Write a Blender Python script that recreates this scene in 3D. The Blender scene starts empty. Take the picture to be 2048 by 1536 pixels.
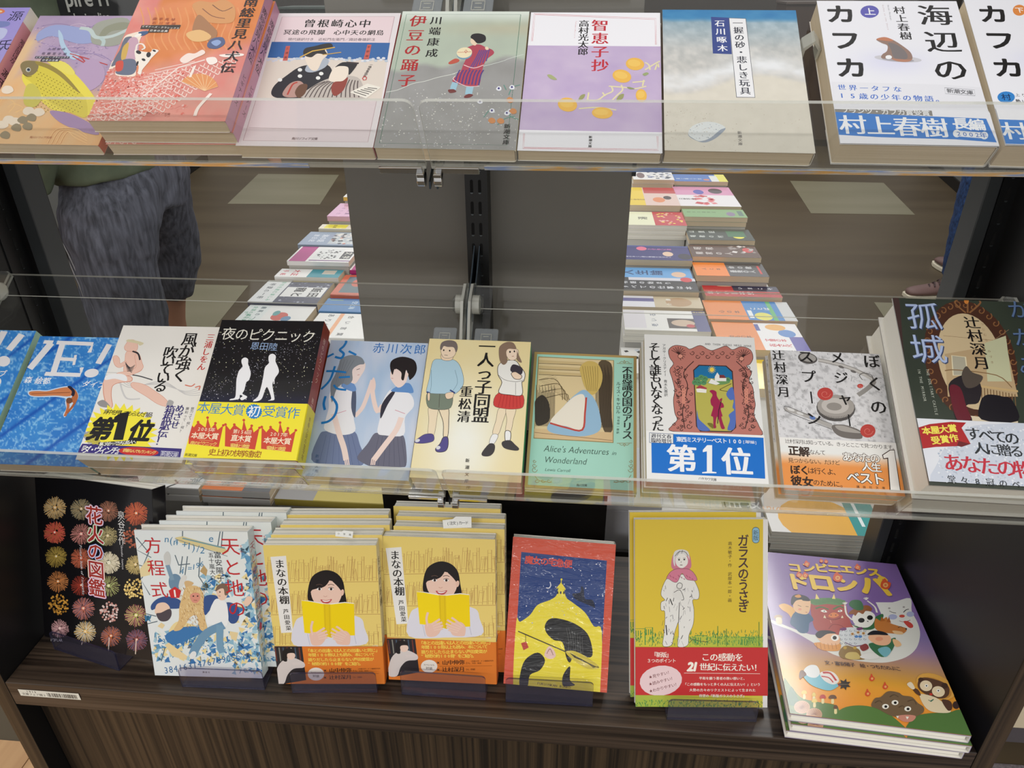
import bpy, bmesh, math, random
import numpy as np
from mathutils import Matrix, Vector
from mathutils.geometry import delaunay_2d_cdt

SC = bpy.context.scene
COL = SC.collection
PI = math.pi

# ---------------------------------------------------------------- camera
FPX = 1450.0
PITCH, YAW, ROLL = math.radians(29.29), math.radians(5.16), math.radians(-0.46)
CAM = np.array([0.0, 0.0, 1.4])


def cam_axes():
    cy, sy = math.cos(YAW), math.sin(YAW)
    fwd = np.array([-sy * math.cos(PITCH), cy * math.cos(PITCH), -math.sin(PITCH)])
    right = np.array([cy, sy, 0.0])
    up = np.cross(right, fwd)
    cr, sr = math.cos(ROLL), math.sin(ROLL)
    return cr * right + sr * up, -sr * right + cr * up, fwd


CR, CU, CF = cam_axes()
cam_data = bpy.data.cameras.new('camera')
cam_data.sensor_width = 36.0
cam_data.lens = FPX / 2048 * 36.0
cam_data.clip_start = 0.01
cam = bpy.data.objects.new('camera', cam_data)
COL.objects.link(cam)
cam.matrix_world = Matrix(((CR[0], CU[0], -CF[0], CAM[0]), (CR[1], CU[1], -CF[1], CAM[1]), (CR[2], CU[2], -CF[2], CAM[2]), (0, 0, 0, 1)))
SC.camera = cam

# ---------------------------------------------------------------- world, lamps, exposure
SC.view_settings.view_transform = 'Standard'
SC.view_settings.look = 'None'
SC.view_settings.exposure = 0.0
SC.view_settings.gamma = 1.0
SC.view_settings.use_curve_mapping = False
world = bpy.data.worlds.new('world')
SC.world = world
world.use_nodes = True
world.node_tree.nodes['Background'].inputs[0].default_value = (1.0, 0.985, 0.965, 1)
world.node_tree.nodes['Background'].inputs[1].default_value = 0.67


def tube(x, y, w, sx=1.25, sy=0.16):
    l = bpy.data.lights.new('unseen_ceiling_tube', 'AREA')
    l.shape = 'RECTANGLE'
    l.size, l.size_y = sx, sy
    l.energy = w
    l.color = (1.0, 0.985, 0.96)
    o = bpy.data.objects.new('unseen_ceiling_tube', l)
    o.location = (x, y, 2.9)
    COL.objects.link(o)


for lx, ly, lw in [(-1.4, -1.9, 38), (1.1, -1.9, 38), (-0.3, -0.15, 3), (-1.6, 2.6, 18), (-1.6, 5.6, 26), (1.4, 5.6, 26)]:  # first two unseen, placed behind the camera to brighten the lower rows
    tube(lx, ly, lw)
tube(1.06, 2.7, 18, 0.16, 1.25)

# ---------------------------------------------------------------- materials


def lin(c):
    return tuple(((v / 255) / 12.92 if v <= 10.3 else ((v / 255 + 0.055) / 1.055) ** 2.4) for v in c)


def new_mat(name):
    m = bpy.data.materials.new(name)
    m.use_nodes = True
    nt = m.node_tree
    b = nt.nodes['Principled BSDF']
    return m, nt, b


def plain(name, c, rough=0.5, metal=0.0, spec=0.5, coat=0.0):
    m, nt, b = new_mat(name)
    b.inputs['Base Color'].default_value = (*lin(c), 1)
    b.inputs['Roughness'].default_value = rough
    b.inputs['Metallic'].default_value = metal
    b.inputs['Specular IOR Level'].default_value = spec
    b.inputs['Coat Weight'].default_value = coat
    b.inputs['Coat Roughness'].default_value = 0.08
    return m


def printed(name, rough, coat, bump=0.0):
    m, nt, b = new_mat(name)
    a = nt.nodes.new('ShaderNodeVertexColor')
    a.layer_name = 'Col'
    nt.links.new(a.outputs[0], b.inputs['Base Color'])
    b.inputs['Roughness'].default_value = rough
    b.inputs['Specular IOR Level'].default_value = 0.35
    b.inputs['Coat Weight'].default_value = coat
    b.inputs['Coat Roughness'].default_value = 0.11
    if bump:
        tc = nt.nodes.new('ShaderNodeTexCoord')
        n = nt.nodes.new('ShaderNodeTexNoise')
        n.inputs['Scale'].default_value = 14
        n.inputs['Detail'].default_value = 3
        n.inputs['Distortion'].default_value = 2.5
        mp = nt.nodes.new('ShaderNodeMapping')
        mp.inputs['Scale'].default_value = (1.0, 4.0, 1.0)
        mp.inputs['Rotation'].default_value = (0, 0, 0.5)
        nt.links.new(tc.outputs['Object'], mp.inputs[0])
        nt.links.new(mp.outputs[0], n.inputs['Vector'])
        bp = nt.nodes.new('ShaderNodeBump')
        bp.inputs['Strength'].default_value = bump
        bp.inputs['Distance'].default_value = 0.01
        nt.links.new(n.outputs[0], bp.inputs['Height'])
        nt.links.new(bp.outputs[0], b.inputs['Coat Normal'])
    return m


def streaky(name, c1, c2, scale, rough=0.5, detail=6, dist=0.0, bump=0.0, coord='Object', metal=0.0, lo=0.35, hi=0.65, spec=0.5):
    m, nt, b = new_mat(name)
    tc = nt.nodes.new('ShaderNodeTexCoord')
    mp = nt.nodes.new('ShaderNodeMapping')
    mp.inputs['Scale'].default_value = scale
    n = nt.nodes.new('ShaderNodeTexNoise')
    n.inputs['Scale'].default_value = 1.0
    n.inputs['Detail'].default_value = detail
    n.inputs['Distortion'].default_value = dist
    r = nt.nodes.new('ShaderNodeValToRGB')
    r.color_ramp.elements[0].position = lo
    r.color_ramp.elements[1].position = hi
    r.color_ramp.elements[0].color = (*lin(c1), 1)
    r.color_ramp.elements[1].color = (*lin(c2), 1)
    nt.links.new(tc.outputs[coord], mp.inputs[0])
    nt.links.new(mp.outputs[0], n.inputs['Vector'])
    nt.links.new(n.outputs[0], r.inputs[0])
    nt.links.new(r.outputs[0], b.inputs['Base Color'])
    b.inputs['Roughness'].default_value = rough
    b.inputs['Metallic'].default_value = metal
    b.inputs['Specular IOR Level'].default_value = spec
    if bump:
        bp = nt.nodes.new('ShaderNodeBump')
        bp.inputs['Strength'].default_value = bump
        bp.inputs['Distance'].default_value = 0.002
        nt.links.new(n.outputs[0], bp.inputs['Height'])
        nt.links.new(bp.outputs[0], b.inputs['Normal'])
    return m


def clear(name, tint, refl, rough=0.03, body=0.0, bodycol=(230, 235, 232)):
    m = bpy.data.materials.new(name)
    m.use_nodes = True
    nt = m.node_tree
    nt.nodes.clear()
    out = nt.nodes.new('ShaderNodeOutputMaterial')
    tr = nt.nodes.new('ShaderNodeBsdfTransparent')
    tr.inputs[0].default_value = (*tint, 1)
    gl = nt.nodes.new('ShaderNodeBsdfGlossy')
    gl.inputs['Roughness'].default_value = rough
    fr = nt.nodes.new('ShaderNodeLayerWeight')
    fr.inputs[0].default_value = 0.5
    pw = nt.nodes.new('ShaderNodeMath')
    pw.operation = 'POWER'
    pw.inputs[1].default_value = 4.5
    nt.links.new(fr.outputs[1], pw.inputs[0])
    ml = nt.nodes.new('ShaderNodeMath')
    ml.operation = 'MULTIPLY_ADD'
    ml.inputs[1].default_value = 0.7
    ml.inputs[2].default_value = 0.035 * refl
    ml.use_clamp = True
    mx = nt.nodes.new('ShaderNodeMixShader')
    nt.links.new(pw.outputs[0], ml.inputs[0])
    nt.links.new(ml.outputs[0], mx.inputs[0])
    src = tr
    if body:
        df = nt.nodes.new('ShaderNodeBsdfDiffuse')
        df.inputs[0].default_value = (*lin(bodycol), 1)
        m2 = nt.nodes.new('ShaderNodeMixShader')
        m2.inputs[0].default_value = body
        nt.links.new(tr.outputs[0], m2.inputs[1])
        nt.links.new(df.outputs[0], m2.inputs[2])
        src = m2
    nt.links.new(src.outputs[0], mx.inputs[1])
    nt.links.new(gl.outputs[0], mx.inputs[2])
    nt.links.new(mx.outputs[0], out.inputs[0])
    return m


PRINT = printed('printed_paper', 0.38, 0.10)
PRINT_GLOSS = printed('laminated_print', 0.3, 0.45)
PRINT_FILM = printed('film_wrapped_print', 0.3, 1.0, 0.9)
PAGES = streaky('page_edges', (212, 194, 164), (232, 216, 188), (6, 6, 1500), 0.85, lo=0.3, hi=0.7)
PAGES_W = streaky('white_page_edges', (240, 236, 222), (250, 247, 238), (6, 6, 1500), 0.8, lo=0.3, hi=0.7)
FLAP = plain('jacket_flap', (176, 178, 172), 0.6)
WOODH = streaky('dark_wood_along', (36, 27, 21), (82, 67, 55), (1.6, 34, 150), 0.42, detail=5, dist=0.6, bump=0.15, lo=0.38, hi=0.66)
WOODTOP = streaky('dark_wood_board_top', (30, 22, 17), (80, 66, 54), (2.2, 105, 40), 0.36, detail=4, dist=1.0, bump=0.15, lo=0.38, hi=0.64)
WOODV = streaky('dark_wood_upright', (26, 18, 11), (76, 60, 42), (170, 60, 1.2), 0.5, detail=4, dist=0.5, lo=0.36, hi=0.66)
BLACK = plain('black_laminate', (17, 17, 18), 0.45)
BLACKMETAL = plain('black_metal', (14, 15, 17), 0.35)
POST = plain('charcoal_metal', (52, 55, 57), 0.45)
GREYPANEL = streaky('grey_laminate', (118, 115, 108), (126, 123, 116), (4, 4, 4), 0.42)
CHROME = plain('chrome', (200, 200, 200), 0.14, 1.0)
ACR = clear('clear_acrylic', (0.96, 0.965, 0.96), 1.0)
ACR_EDGE = clear('clear_acrylic_edge', (0.78, 0.79, 0.76), 3.0, 0.08, 0.5, (226, 226, 216))
ACR_LIP = clear('clear_acrylic_lip', (0.965, 0.97, 0.965), 1.2, 0.03, 0.03)
SMOKE = clear('smoky_acrylic', (0.88, 0.87, 0.93), 1.6, 0.05, 0.06, (120, 118, 140))
SMOKE_EDGE = clear('smoky_acrylic_edge', (0.45, 0.45, 0.55), 2.0, 0.1, 0.4, (60, 60, 90))

# ---------------------------------------------------------------- object helpers


def setp(o, label=None, cat=None, group=None, kind=None):
    if label:
        o['label'] = label
    if cat:
        o['category'] = cat
    if group:
        o['group'] = group
    if kind:
        o['kind'] = kind
    return o


def empty(name, M=None, label=None, cat=None, group=None):
    o = bpy.data.objects.new(name, None)
    o.empty_display_size = 0.02
    COL.objects.link(o)
    if M is not None:
        o.matrix_world = M
    return setp(o, label, cat, group)


class MB:
    """collects vertices and faces into ONE mesh object"""

    def __init__(s):
        s.v, s.f, s.m = [], [], []

    def add(s, vs, fs, mi=0):
        b = len(s.v)
        s.v += [tuple(v) for v in vs]
        s.f += [tuple(b + i for i in f) for f in fs]
        s.m += [mi] * len(fs) if isinstance(mi, int) else list(mi)
        return s

    def box(s, x0, x1, y0, y1, z0, z1, mi=0, T=None):
        vs = [Vector((x, y, z)) for z in (z0, z1) for y in (y0, y1) for x in (x0, x1)]
        if T is not None:
            vs = [T @ v for v in vs]
        # faces: bottom, top, front(y0), back, left, right
        return s.add(vs, [(0, 2, 3, 1), (4, 5, 7, 6), (0, 1, 5, 4), (2, 6, 7, 3), (0, 4, 6, 2), (1, 3, 7, 5)], mi)

    def prism(s, pts, a, b, axis, mi=0, T=None):
        """pts: 2D outline, extruded along axis from a to b"""
        n = len(pts)

        def mk(p, t):
            v = {'x': (t, p[0], p[1]), 'y': (p[0], t, p[1]), 'z': (p[0], p[1], t)}[axis]
            v = Vector(v)
            return T @ v if T is not None else v
        vs = [mk(p, a) for p in pts] + [mk(p, b) for p in pts]
        fs = [tuple(range(n))[::-1], tuple(range(n, 2 * n))]
        fs += [(i, (i + 1) % n, n + (i + 1) % n, n + i) for i in range(n)]
        return s.add(vs, fs, mi)

    def cyl(s, p, q, r0, r1=None, n=20, mi=0):
        p, q = Vector(p), Vector(q)
        r1 = r0 if r1 is None else r1
        d = (q - p).normalized()
        a = d.orthogonal().normalized()
        b = d.cross(a)
        vs = []
        for c, r in ((p, r0), (q, r1)):
            vs += [c + r * (math.cos(2 * PI * i / n) * a + math.sin(2 * PI * i / n) * b) for i in range(n)]
        fs = [tuple(range(n))[::-1], tuple(range(n, 2 * n))] + [(i, (i + 1) % n, n + (i + 1) % n, n + i) for i in range(n)]
        return s.add(vs, fs, mi)

    def build(s, name, mats, parent=None, bevel=0.0, M=None, smooth=False):
        me = bpy.data.meshes.new(name)
        me.from_pydata(s.v, [], s.f)
        if not isinstance(mats, (list, tuple)):
            mats = [mats]
        for m in mats:
            me.materials.append(m)
        for p, i in zip(me.polygons, s.m):
            p.material_index = i
        bm = bmesh.new()
        bm.from_mesh(me)
        bmesh.ops.recalc_face_normals(bm, faces=bm.faces)
        bm.to_mesh(me)
        bm.free()
        if smooth:
            for p in me.polygons:
                p.use_smooth = True
        o = bpy.data.objects.new(name, me)
        COL.objects.link(o)
        if parent:
            o.parent = parent
        if M is not None:
            o.matrix_world = M
        if bevel:
            bv = o.modifiers.new('bevel', 'BEVEL')
            bv.width = bevel
            bv.segments = 2
            bv.limit_method = 'ANGLE'
        return o


def copy_tree(o, parent=None):
    c = o.copy()
    COL.objects.link(c)
    c.parent = parent
    for ch in list(o.children):
        copy_tree(ch, c)
    return c


def project(p):
    d = np.array(p) - CAM
    x, y, z = d @ CR, d @ CU, d @ CF
    return (1024 + FPX * x / z, 768 - FPX * y / z)


def vnoise(x, y, seed=0):
    xi, yi = np.floor(x).astype(int), np.floor(y).astype(int)
    xf, yf = x - xi, y - yi
    xf, yf = xf * xf * (3 - 2 * xf), yf * yf * (3 - 2 * yf)

    def h(a, b):
        v = np.sin(a * 127.1 + b * 311.7 + seed * 74.7) * 43758.5453
        return v - np.floor(v)
    return (h(xi, yi) * (1 - xf) + h(xi + 1, yi) * xf) * (1 - yf) + (h(xi, yi + 1) * (1 - xf) + h(xi + 1, yi + 1) * xf) * yf


def fbm(x, y, seed=0, o=4):
    r, a, t = 0, 1.0, 0
    for i in range(o):
        r = r + a * vnoise(x * 2 ** i, y * 2 ** i, seed + i)
        t += a
        a *= 0.5
    return r / t


# ---------------------------------------------------------------- lettering
_tc = bpy.data.curves.new('lettering', 'FONT')
_to = bpy.data.objects.new('lettering', _tc)
COL.objects.link(_to)
_tc.resolution_u = 2
_glyphs = {}


def glyph(ch, wt):
    k = (ch, round(wt, 3))
    if k not in _glyphs:
        _tc.body = ch
        _tc.offset = wt
        _tc.resolution_u = 2 if len(ch) == 1 else 3
        bpy.context.view_layer.update()
        dg = bpy.context.evaluated_depsgraph_get()
        ev = _to.evaluated_get(dg)
        me = ev.to_mesh()
        v = np.array([(p.co.x, p.co.y) for p in me.vertices], float).reshape(-1, 2)
        f = [tuple(p.vertices) for p in me.polygons]
        ev.to_mesh_clear()
        _glyphs[k] = (v, f)
    return _glyphs[k]


def smooth_pts(pts, closed=True, n=5):
    P = [np.array(p, float) for p in pts]
    m = len(P)
    out = []
    rng = range(m) if closed else range(m - 1)
    for i in rng:
        if closed:
            a, b, c, d = P[(i - 1) % m], P[i], P[(i + 1) % m], P[(i + 2) % m]
        else:
            a, b, c, d = P[max(i - 1, 0)], P[i], P[i + 1], P[min(i + 2, m - 1)]
        for k in range(n):
            t = k / n
            out.append(0.5 * ((2 * b) + (c - a) * t + (2 * a - 5 * b + 4 * c - d) * t * t + (3 * b - a - 3 * c + d) * t ** 3))
    if not closed:
        out.append(P[-1])
    return out


DZ = 0.0045


class Art:
    """flat printed artwork of one cover, kept in millimetres from the cover's top left corner"""

    def __init__(s, w, h, M=None, z=None):
        s.w, s.h = w, h
        s.V, s.F, s.C = [], [], []
        s.k = 1
        s.top = 0
        s.rnd = random.Random(7)
        s.crop, s.mm = None, 1.0
        s.x0 = s.y0 = s.x1 = s.y1 = None
        s.clip = (0, 0, w, h)
        if M is not None:
            src, dst = [], []
            for x, y in ((0, 0), (w, 0), (w, h), (0, h)):
                p = M @ Vector((x / 1000, (h - y) / 1000, z / 1000))
                src.append(project(p))
                dst.append((x, y))
            A, b = [], []
            for (X, Y), (u, v) in zip(src, dst):
                A.append([X, Y, 1, 0, 0, 0, -u * X, -u * Y]); b.append(u)
                A.append([0, 0, 0, X, Y, 1, -v * X, -v * Y]); b.append(v)
            s.H = np.append(np.linalg.solve(np.array(A), np.array(b)), 1).reshape(3, 3)

    def c(s, *a):
        s.crop = a if a else None
        if a:
            cx, cy = 1024 / a[2] + a[0], 768 / a[2] + a[1]
            # millimetres per crop unit measured across the cover's middle
            mid = np.linalg.inv(s.H) @ np.array([s.w / 2, s.h / 2, 1])
            mid = mid[:2] / mid[2]
            q = [s.H @ np.array([mid[0] + d, mid[1], 1]) for d in (-5, 5)]
            q = [v[:2] / v[2] for v in q]
            s.mm = float(np.hypot(*(q[1] - q[0]))) / 10 / a[2]
        else:
            s.mm = 1.0
        return s

    def P(s, x, y):
        if s.crop is None:
            return np.array([x, y], float)
        q = s.H @ np.array([s.crop[0] + x / s.crop[2], s.crop[1] + y / s.crop[2], 1.0])
        return q[:2] / q[2]

    def raw(s, pts, faces, col, dz=None):
        b = len(s.V)
        s.cnt = getattr(s, 'cnt', 0) + 1
        z = (s.k + ((s.cnt % 5) * 0.18 if dz is None else dz)) * DZ
        s.V += [(float(p[0]), float(p[1]), z) for p in pts]
        s.F += [tuple(b + i for i in f) for f in faces]
        if isinstance(col, list) or isinstance(col, np.ndarray):
            s.C += [lin(q) for q in col]
        else:
            s.C += [lin(col)] * len(pts)

    def _clip(s, pts):
        x0, y0, x1, y1 = s.clip
        for ax, lim, sg in ((0, x0, 1), (0, x1, -1), (1, y0, 1), (1, y1, -1)):
            out = []
            n = len(pts)
            for i in range(n):
                a, b = pts[i], pts[(i + 1) % n]
                ia, ib = sg * (a[ax] - lim) >= 0, sg * (b[ax] - lim) >= 0
                if ia:
                    out.append(a)
                if ia != ib:
                    t = (lim - a[ax]) / (b[ax] - a[ax])
                    out.append(a + t * (b - a))
            pts = out
            if len(pts) < 3:
                return []
        return pts

    def _fill(s, pts, col):
        pts = s._clip(pts)
        if len(pts) < 3:
            return
        if len(pts) == 3:
            s.raw(pts, [(0, 1, 2)], col)
            return
        n = len(pts)
        v, _, f = delaunay_2d_cdt([Vector((p[0], p[1])) for p in pts], [(i, (i + 1) % n) for i in range(n)], [], 1, 1e-5)[:3]
        if f:
            s.raw([(q.x, q.y) for q in v], [tuple(t) for t in f], col)

    def p(s, pts, col):
        s._fill([s.P(*q) for q in pts], col); s.k += 1
        return s

    def b(s, pts, col, n=4):
        s._fill([s.P(*q) for q in smooth_pts(pts, True, n)], col); s.k += 1
        return s

    def e(s, x, y, rx, ry, col, rot=0, n=20):
        a = math.radians(rot)
        pts = []
        for i in range(n):
            t = 2 * PI * i / n
            u, v = rx * math.cos(t), ry * math.sin(t)
            pts.append((x + u * math.cos(a) - v * math.sin(a), y + u * math.sin(a) + v * math.cos(a)))
        return s.p(pts, col)

    def r(s, x0, y0, x1, y1, col):
        """axis-aligned rectangle on the cover through two image corners"""
        a, b = s.P(x0, y0), s.P(x1, y1)
        s._fill([np.array(q) for q in ((a[0], a[1]), (b[0], a[1]), (b[0], b[1]), (a[0], b[1]))], col); s.k += 1
        return s

    def l(s, pts, w, col, closed=False, sm=False):
        if sm:
            pts = smooth_pts(pts, closed, 4)
        Q = [s.P(*q) for q in pts]
        w = w * s.mm / 2
        n = len(Q)
        L, R_ = [], []
        for i in range(n):
            if closed:
                d = Q[(i + 1) % n] - Q[i - 1]
            else:
                d = Q[min(i + 1, n - 1)] - Q[max(i - 1, 0)]
            m = np.hypot(*d) or 1
            nn = np.array([-d[1], d[0]]) / m
            if 0 < i < n - 1 or closed:
                d1 = Q[i] - Q[i - 1]
                c = abs(nn @ np.array([-d1[1], d1[0]]) / (np.hypot(*d1) or 1))
                nn = nn / max(c, 0.6)
            L.append(Q[i] + nn * w); R_.append(Q[i] - nn * w)
        fs = []
        V = L + R_
        cl = s.clip
        for i in range(n if closed else n - 1):
            j = (i + 1) % n
            m = (Q[i] + Q[j]) / 2
            if cl[0] <= m[0] <= cl[2] and cl[1] <= m[1] <= cl[3]:
                fs.append((i, j, n + j, n + i))
        V = [np.array([min(max(v[0], cl[0]), cl[2]), min(max(v[1], cl[1]), cl[3])]) for v in V]
        if fs:
            s.raw(V, fs, col)
        s.k += 1
        return s

    def g(s, fn, x0=0, y0=0, x1=1, y1=1, nx=40, ny=56):
        """gradient or texture sheet; fn(U, V) -> rgb array, U,V in 0..1 of the cover"""
        U, Vv = np.meshgrid(np.linspace(x0, x1, nx), np.linspace(y0, y1, ny))
        c = np.clip(np.stack([np.broadcast_to(q, U.shape) for q in fn(U, Vv)], -1), 0, 255)
        pts = np.stack([np.clip(U.ravel() * s.w, s.clip[0], s.clip[2]), np.clip(Vv.ravel() * s.h, s.clip[1], s.clip[3])], 1)
        fs = [(j * nx + i, j * nx + i + 1, (j + 1) * nx + i + 1, (j + 1) * nx + i) for j in range(ny - 1) for i in range(nx - 1)]
        s.raw(pts, fs, c.reshape(-1, 3)); s.k += 1
        return s

    def sp(s, n, x0, y0, x1, y1, size, cols, seed=1, asp=1.0, rot=None):
        """n small print specks inside an image rectangle"""
        R = random.Random(seed)
        for i in range(n):
            x, y = R.uniform(x0, x1), R.uniform(y0, y1)
            q = s.P(x, y)
            if not (s.clip[0] < q[0] < s.clip[2] and s.clip[1] < q[1] < s.clip[3]):
                continue
            r = size * s.mm * R.uniform(0.5, 1.3)
            a = R.uniform(0, PI) if rot is None else rot
            u = np.array([math.cos(a), math.sin(a)]) * r
            v = np.array([-math.sin(a), math.cos(a)]) * r / asp
            c = R.choice(cols)
            s.raw([q - u, q - v, q + u, q + v], [(0, 1, 2, 3)], c)
        s.k += 1
        return s

    def _glyph(s, ch, pos, em, col, wt, m, rot=0, sx=1.0, sh=0.0, center=False):
        if ch in ' 　':
            return
        g, f = glyph(ch, 0)
        if not len(g):
            return
        v = g - np.array([0.5, 0.3575])
        if center:
            v = g - np.array([(g[:, 0].min() + g[:, 0].max()) / 2, 0.3575])
        ca, sa = math.cos(rot), math.sin(rot)
        sh_ = [(-0.022, 0), (0, 0), (0.022, 0)] if m else [(0, 0)]
        if wt > 0.018:
            r = wt - 0.004
            sh_ = [(dx + r * math.cos(q), r * math.sin(q)) for q in np.arange(0, 6.2, PI / 4) for dx in ((-0.015, 0.015) if m else (0,))] + [(0, 0)]
        elif wt > 0.003 and not m:
            sh_ = [(-wt, 0), (wt, 0), (0, wt), (0, -wt)]
        for i_, (dx, dy) in enumerate(sh_):
            x = (v[:, 0] + dx) * sx + sh * v[:, 1]
            y = v[:, 1] + dy
            X = (x * ca - y * sa) * em
            Y = (x * sa + y * ca) * em
            s.raw(np.stack([pos[0] + X, pos[1] - Y], 1), f, col, i_ * 0.16 if len(sh_) > 1 else None)
        s.top = max(getattr(s, 'top', 0), len(sh_) * 0.16)

    def vt(s, t, x0, y0, x1, y1, size, col, wt=0.0, m=False, sx=1.0, sh=0.0):
        """vertical line of characters, first and last centre given"""
        n = len(t)
        a, b = s.P(x0, y0), s.P(x1, y1)
        for i, ch in enumerate(t):
            q = a + (b - a) * (i / max(n - 1, 1))
            rot = 0
            if ch in 'ー…―（）「」〜':
                rot = -PI / 2
            if ch in '、。' :
                q = q + np.array([0.6, -0.6]) * size * s.mm
            s._glyph(ch, q, size * s.mm * 1.12, col, wt, m, rot, sx if not rot else 1, sh)
        s.k += 1 + s.top
        s.top = 0
        return s

    def ht(s, t, x0, y0, x1, y1, size, col, wt=0.0, m=False, sx=1.0, sh=0.0, rot=None):
        n = len(t)
        a, b = s.P(x0, y0), s.P(x1, y1)
        for i, ch in enumerate(t):
            q = a + (b - a) * (i / max(n - 1, 1))
            s._glyph(ch, q, size * s.mm * 1.07, col, wt, m, rot or 0, sx, sh, center=ch.isascii())
        s.k += 1 + s.top
        s.top = 0
        return s

    def one(s, x, y, h, col, w=1.0, foot=False):
        """heavy numeral one with flag and foot; x, y = centre"""
        w *= h
        P_ = [(-.06, -.5), (.10, -.5), (.10, .44), (.24, .46), (.24, .5), (-.22, .5), (-.22, .46), (-.07, .44), (-.07, -.28), (-.20, -.25), (-.20, -.33)]
        if not foot:
            P_ = [(-.05, -.5), (.12, -.5), (.12, .5), (-.08, .5), (-.08, -.24), (-.24, -.20), (-.24, -.33)]
        return s.p([(x + a * w, y + b * h) for a, b in P_], col)

    def lt(s, t, x0, y0, x1, y1, col, wt=0.0, sh=0.0, k=1.0, m=False):
        """latin line, baseline start and end given; k = height factor"""
        g, f = glyph(t, wt)
        if not len(g):
            return s
        a, b = s.P(x0, y0), s.P(x1, y1)
        wd = g[:, 0].max() - g[:, 0].min()
        d = (b - a) / wd
        sc = np.hypot(*d)
        up = np.array([d[1], -d[0]]) * k
        x = g[:, 0] - g[:, 0].min() + sh * g[:, 1]
        for dx in ((-0.02, 0.02) if m else (0,)):
            s.raw(a + (x + dx)[:, None] * d + g[:, 1][:, None] * up, f, col)
        s.k += 1
        return s


def art_into(V, F, C, art, fn):
    b = len(V)
    V += [fn(*v) for v in art.V]
    F += [tuple(b + i for i in f) for f in art.F]
    C += art.C


def colour_mesh(name, V, F, C, mat, parent=None):
    me = bpy.data.meshes.new(name)
    me.from_pydata(V, [], F)
    at = me.color_attributes.new('Col', 'FLOAT_COLOR', 'POINT')
    arr = np.ones((len(V), 4), np.float32)
    arr[:, :3] = np.array(C, np.float32)
    at.data.foreach_set('color', arr.ravel())
    me.materials.append(mat)
    o = bpy.data.objects.new(name, me)
    COL.objects.link(o)
    if parent:
        o.parent = parent
    return o


def wrap_mesh(w, h, t, th, r, cols, y0, y1, x0=0.0, off=0.0, back=True):
    """bent sheet: front face, rounded spine on the right, back face (all in mm)"""
    cf, cs, cb = [lin(c) for c in cols]
    out, inn = [], []
    o = off
    out.append((x0, t + o, cf))
    out.append((w + o - r, t + o, cf))
    for i in range(1, 6):
        a = PI / 2 * (1 - i / 5)
        out.append((w + o - r + r * math.cos(a), t + o - r + r * math.sin(a), cs if i > 2 else cf))
    for i in range(0, 6):
        a = -PI / 2 * i / 5
        out.append((w + o - r + r * math.cos(a), -o + r + r * math.sin(a), cs))
    out.append((x0, -o, cb))
    ri = max(r - th, 0.05)
    inn.append((x0, t + o - th, lin((235, 232, 225))))
    inn.append((w + o - r, t + o - th, lin((235, 232, 225))))
    for q in out[2:-1]:
        cx, cz = w + o - r, (t + o - r if q[1] > t / 2 else -o + r)
        dx, dz = q[0] - cx, q[1] - cz
        m = math.hypot(dx, dz) or 1
        inn.append((cx + dx / m * ri, cz + dz / m * ri, lin((235, 232, 225))))
    inn.append((x0, -o + th, lin((235, 232, 225))))
    V, F, C = [], [], []
    n = len(out)
    for y in (y0, y1):
        for p in out:
            V.append((p[0] / 1000, y / 1000, p[1] / 1000)); C.append(p[2])
        for p in inn:
            V.append((p[0] / 1000, y / 1000, p[1] / 1000)); C.append(p[2])
    N = 2 * n
    for i in range(n - 1):
        F.append((i, i + 1, N + i + 1, N + i)[::-1])
        F.append((n + i, n + i + 1, N + n + i + 1, N + n + i))
        F.append((i, i + 1, n + i + 1, n + i))
        F.append((N + i, N + i + 1, N + n + i + 1, N + n + i)[::-1])
    F.append((0, n, N + n, N)); F.append((n - 1, 2 * n - 1, N + 2 * n - 1, N + n - 1))
    return V, F, C


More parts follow.
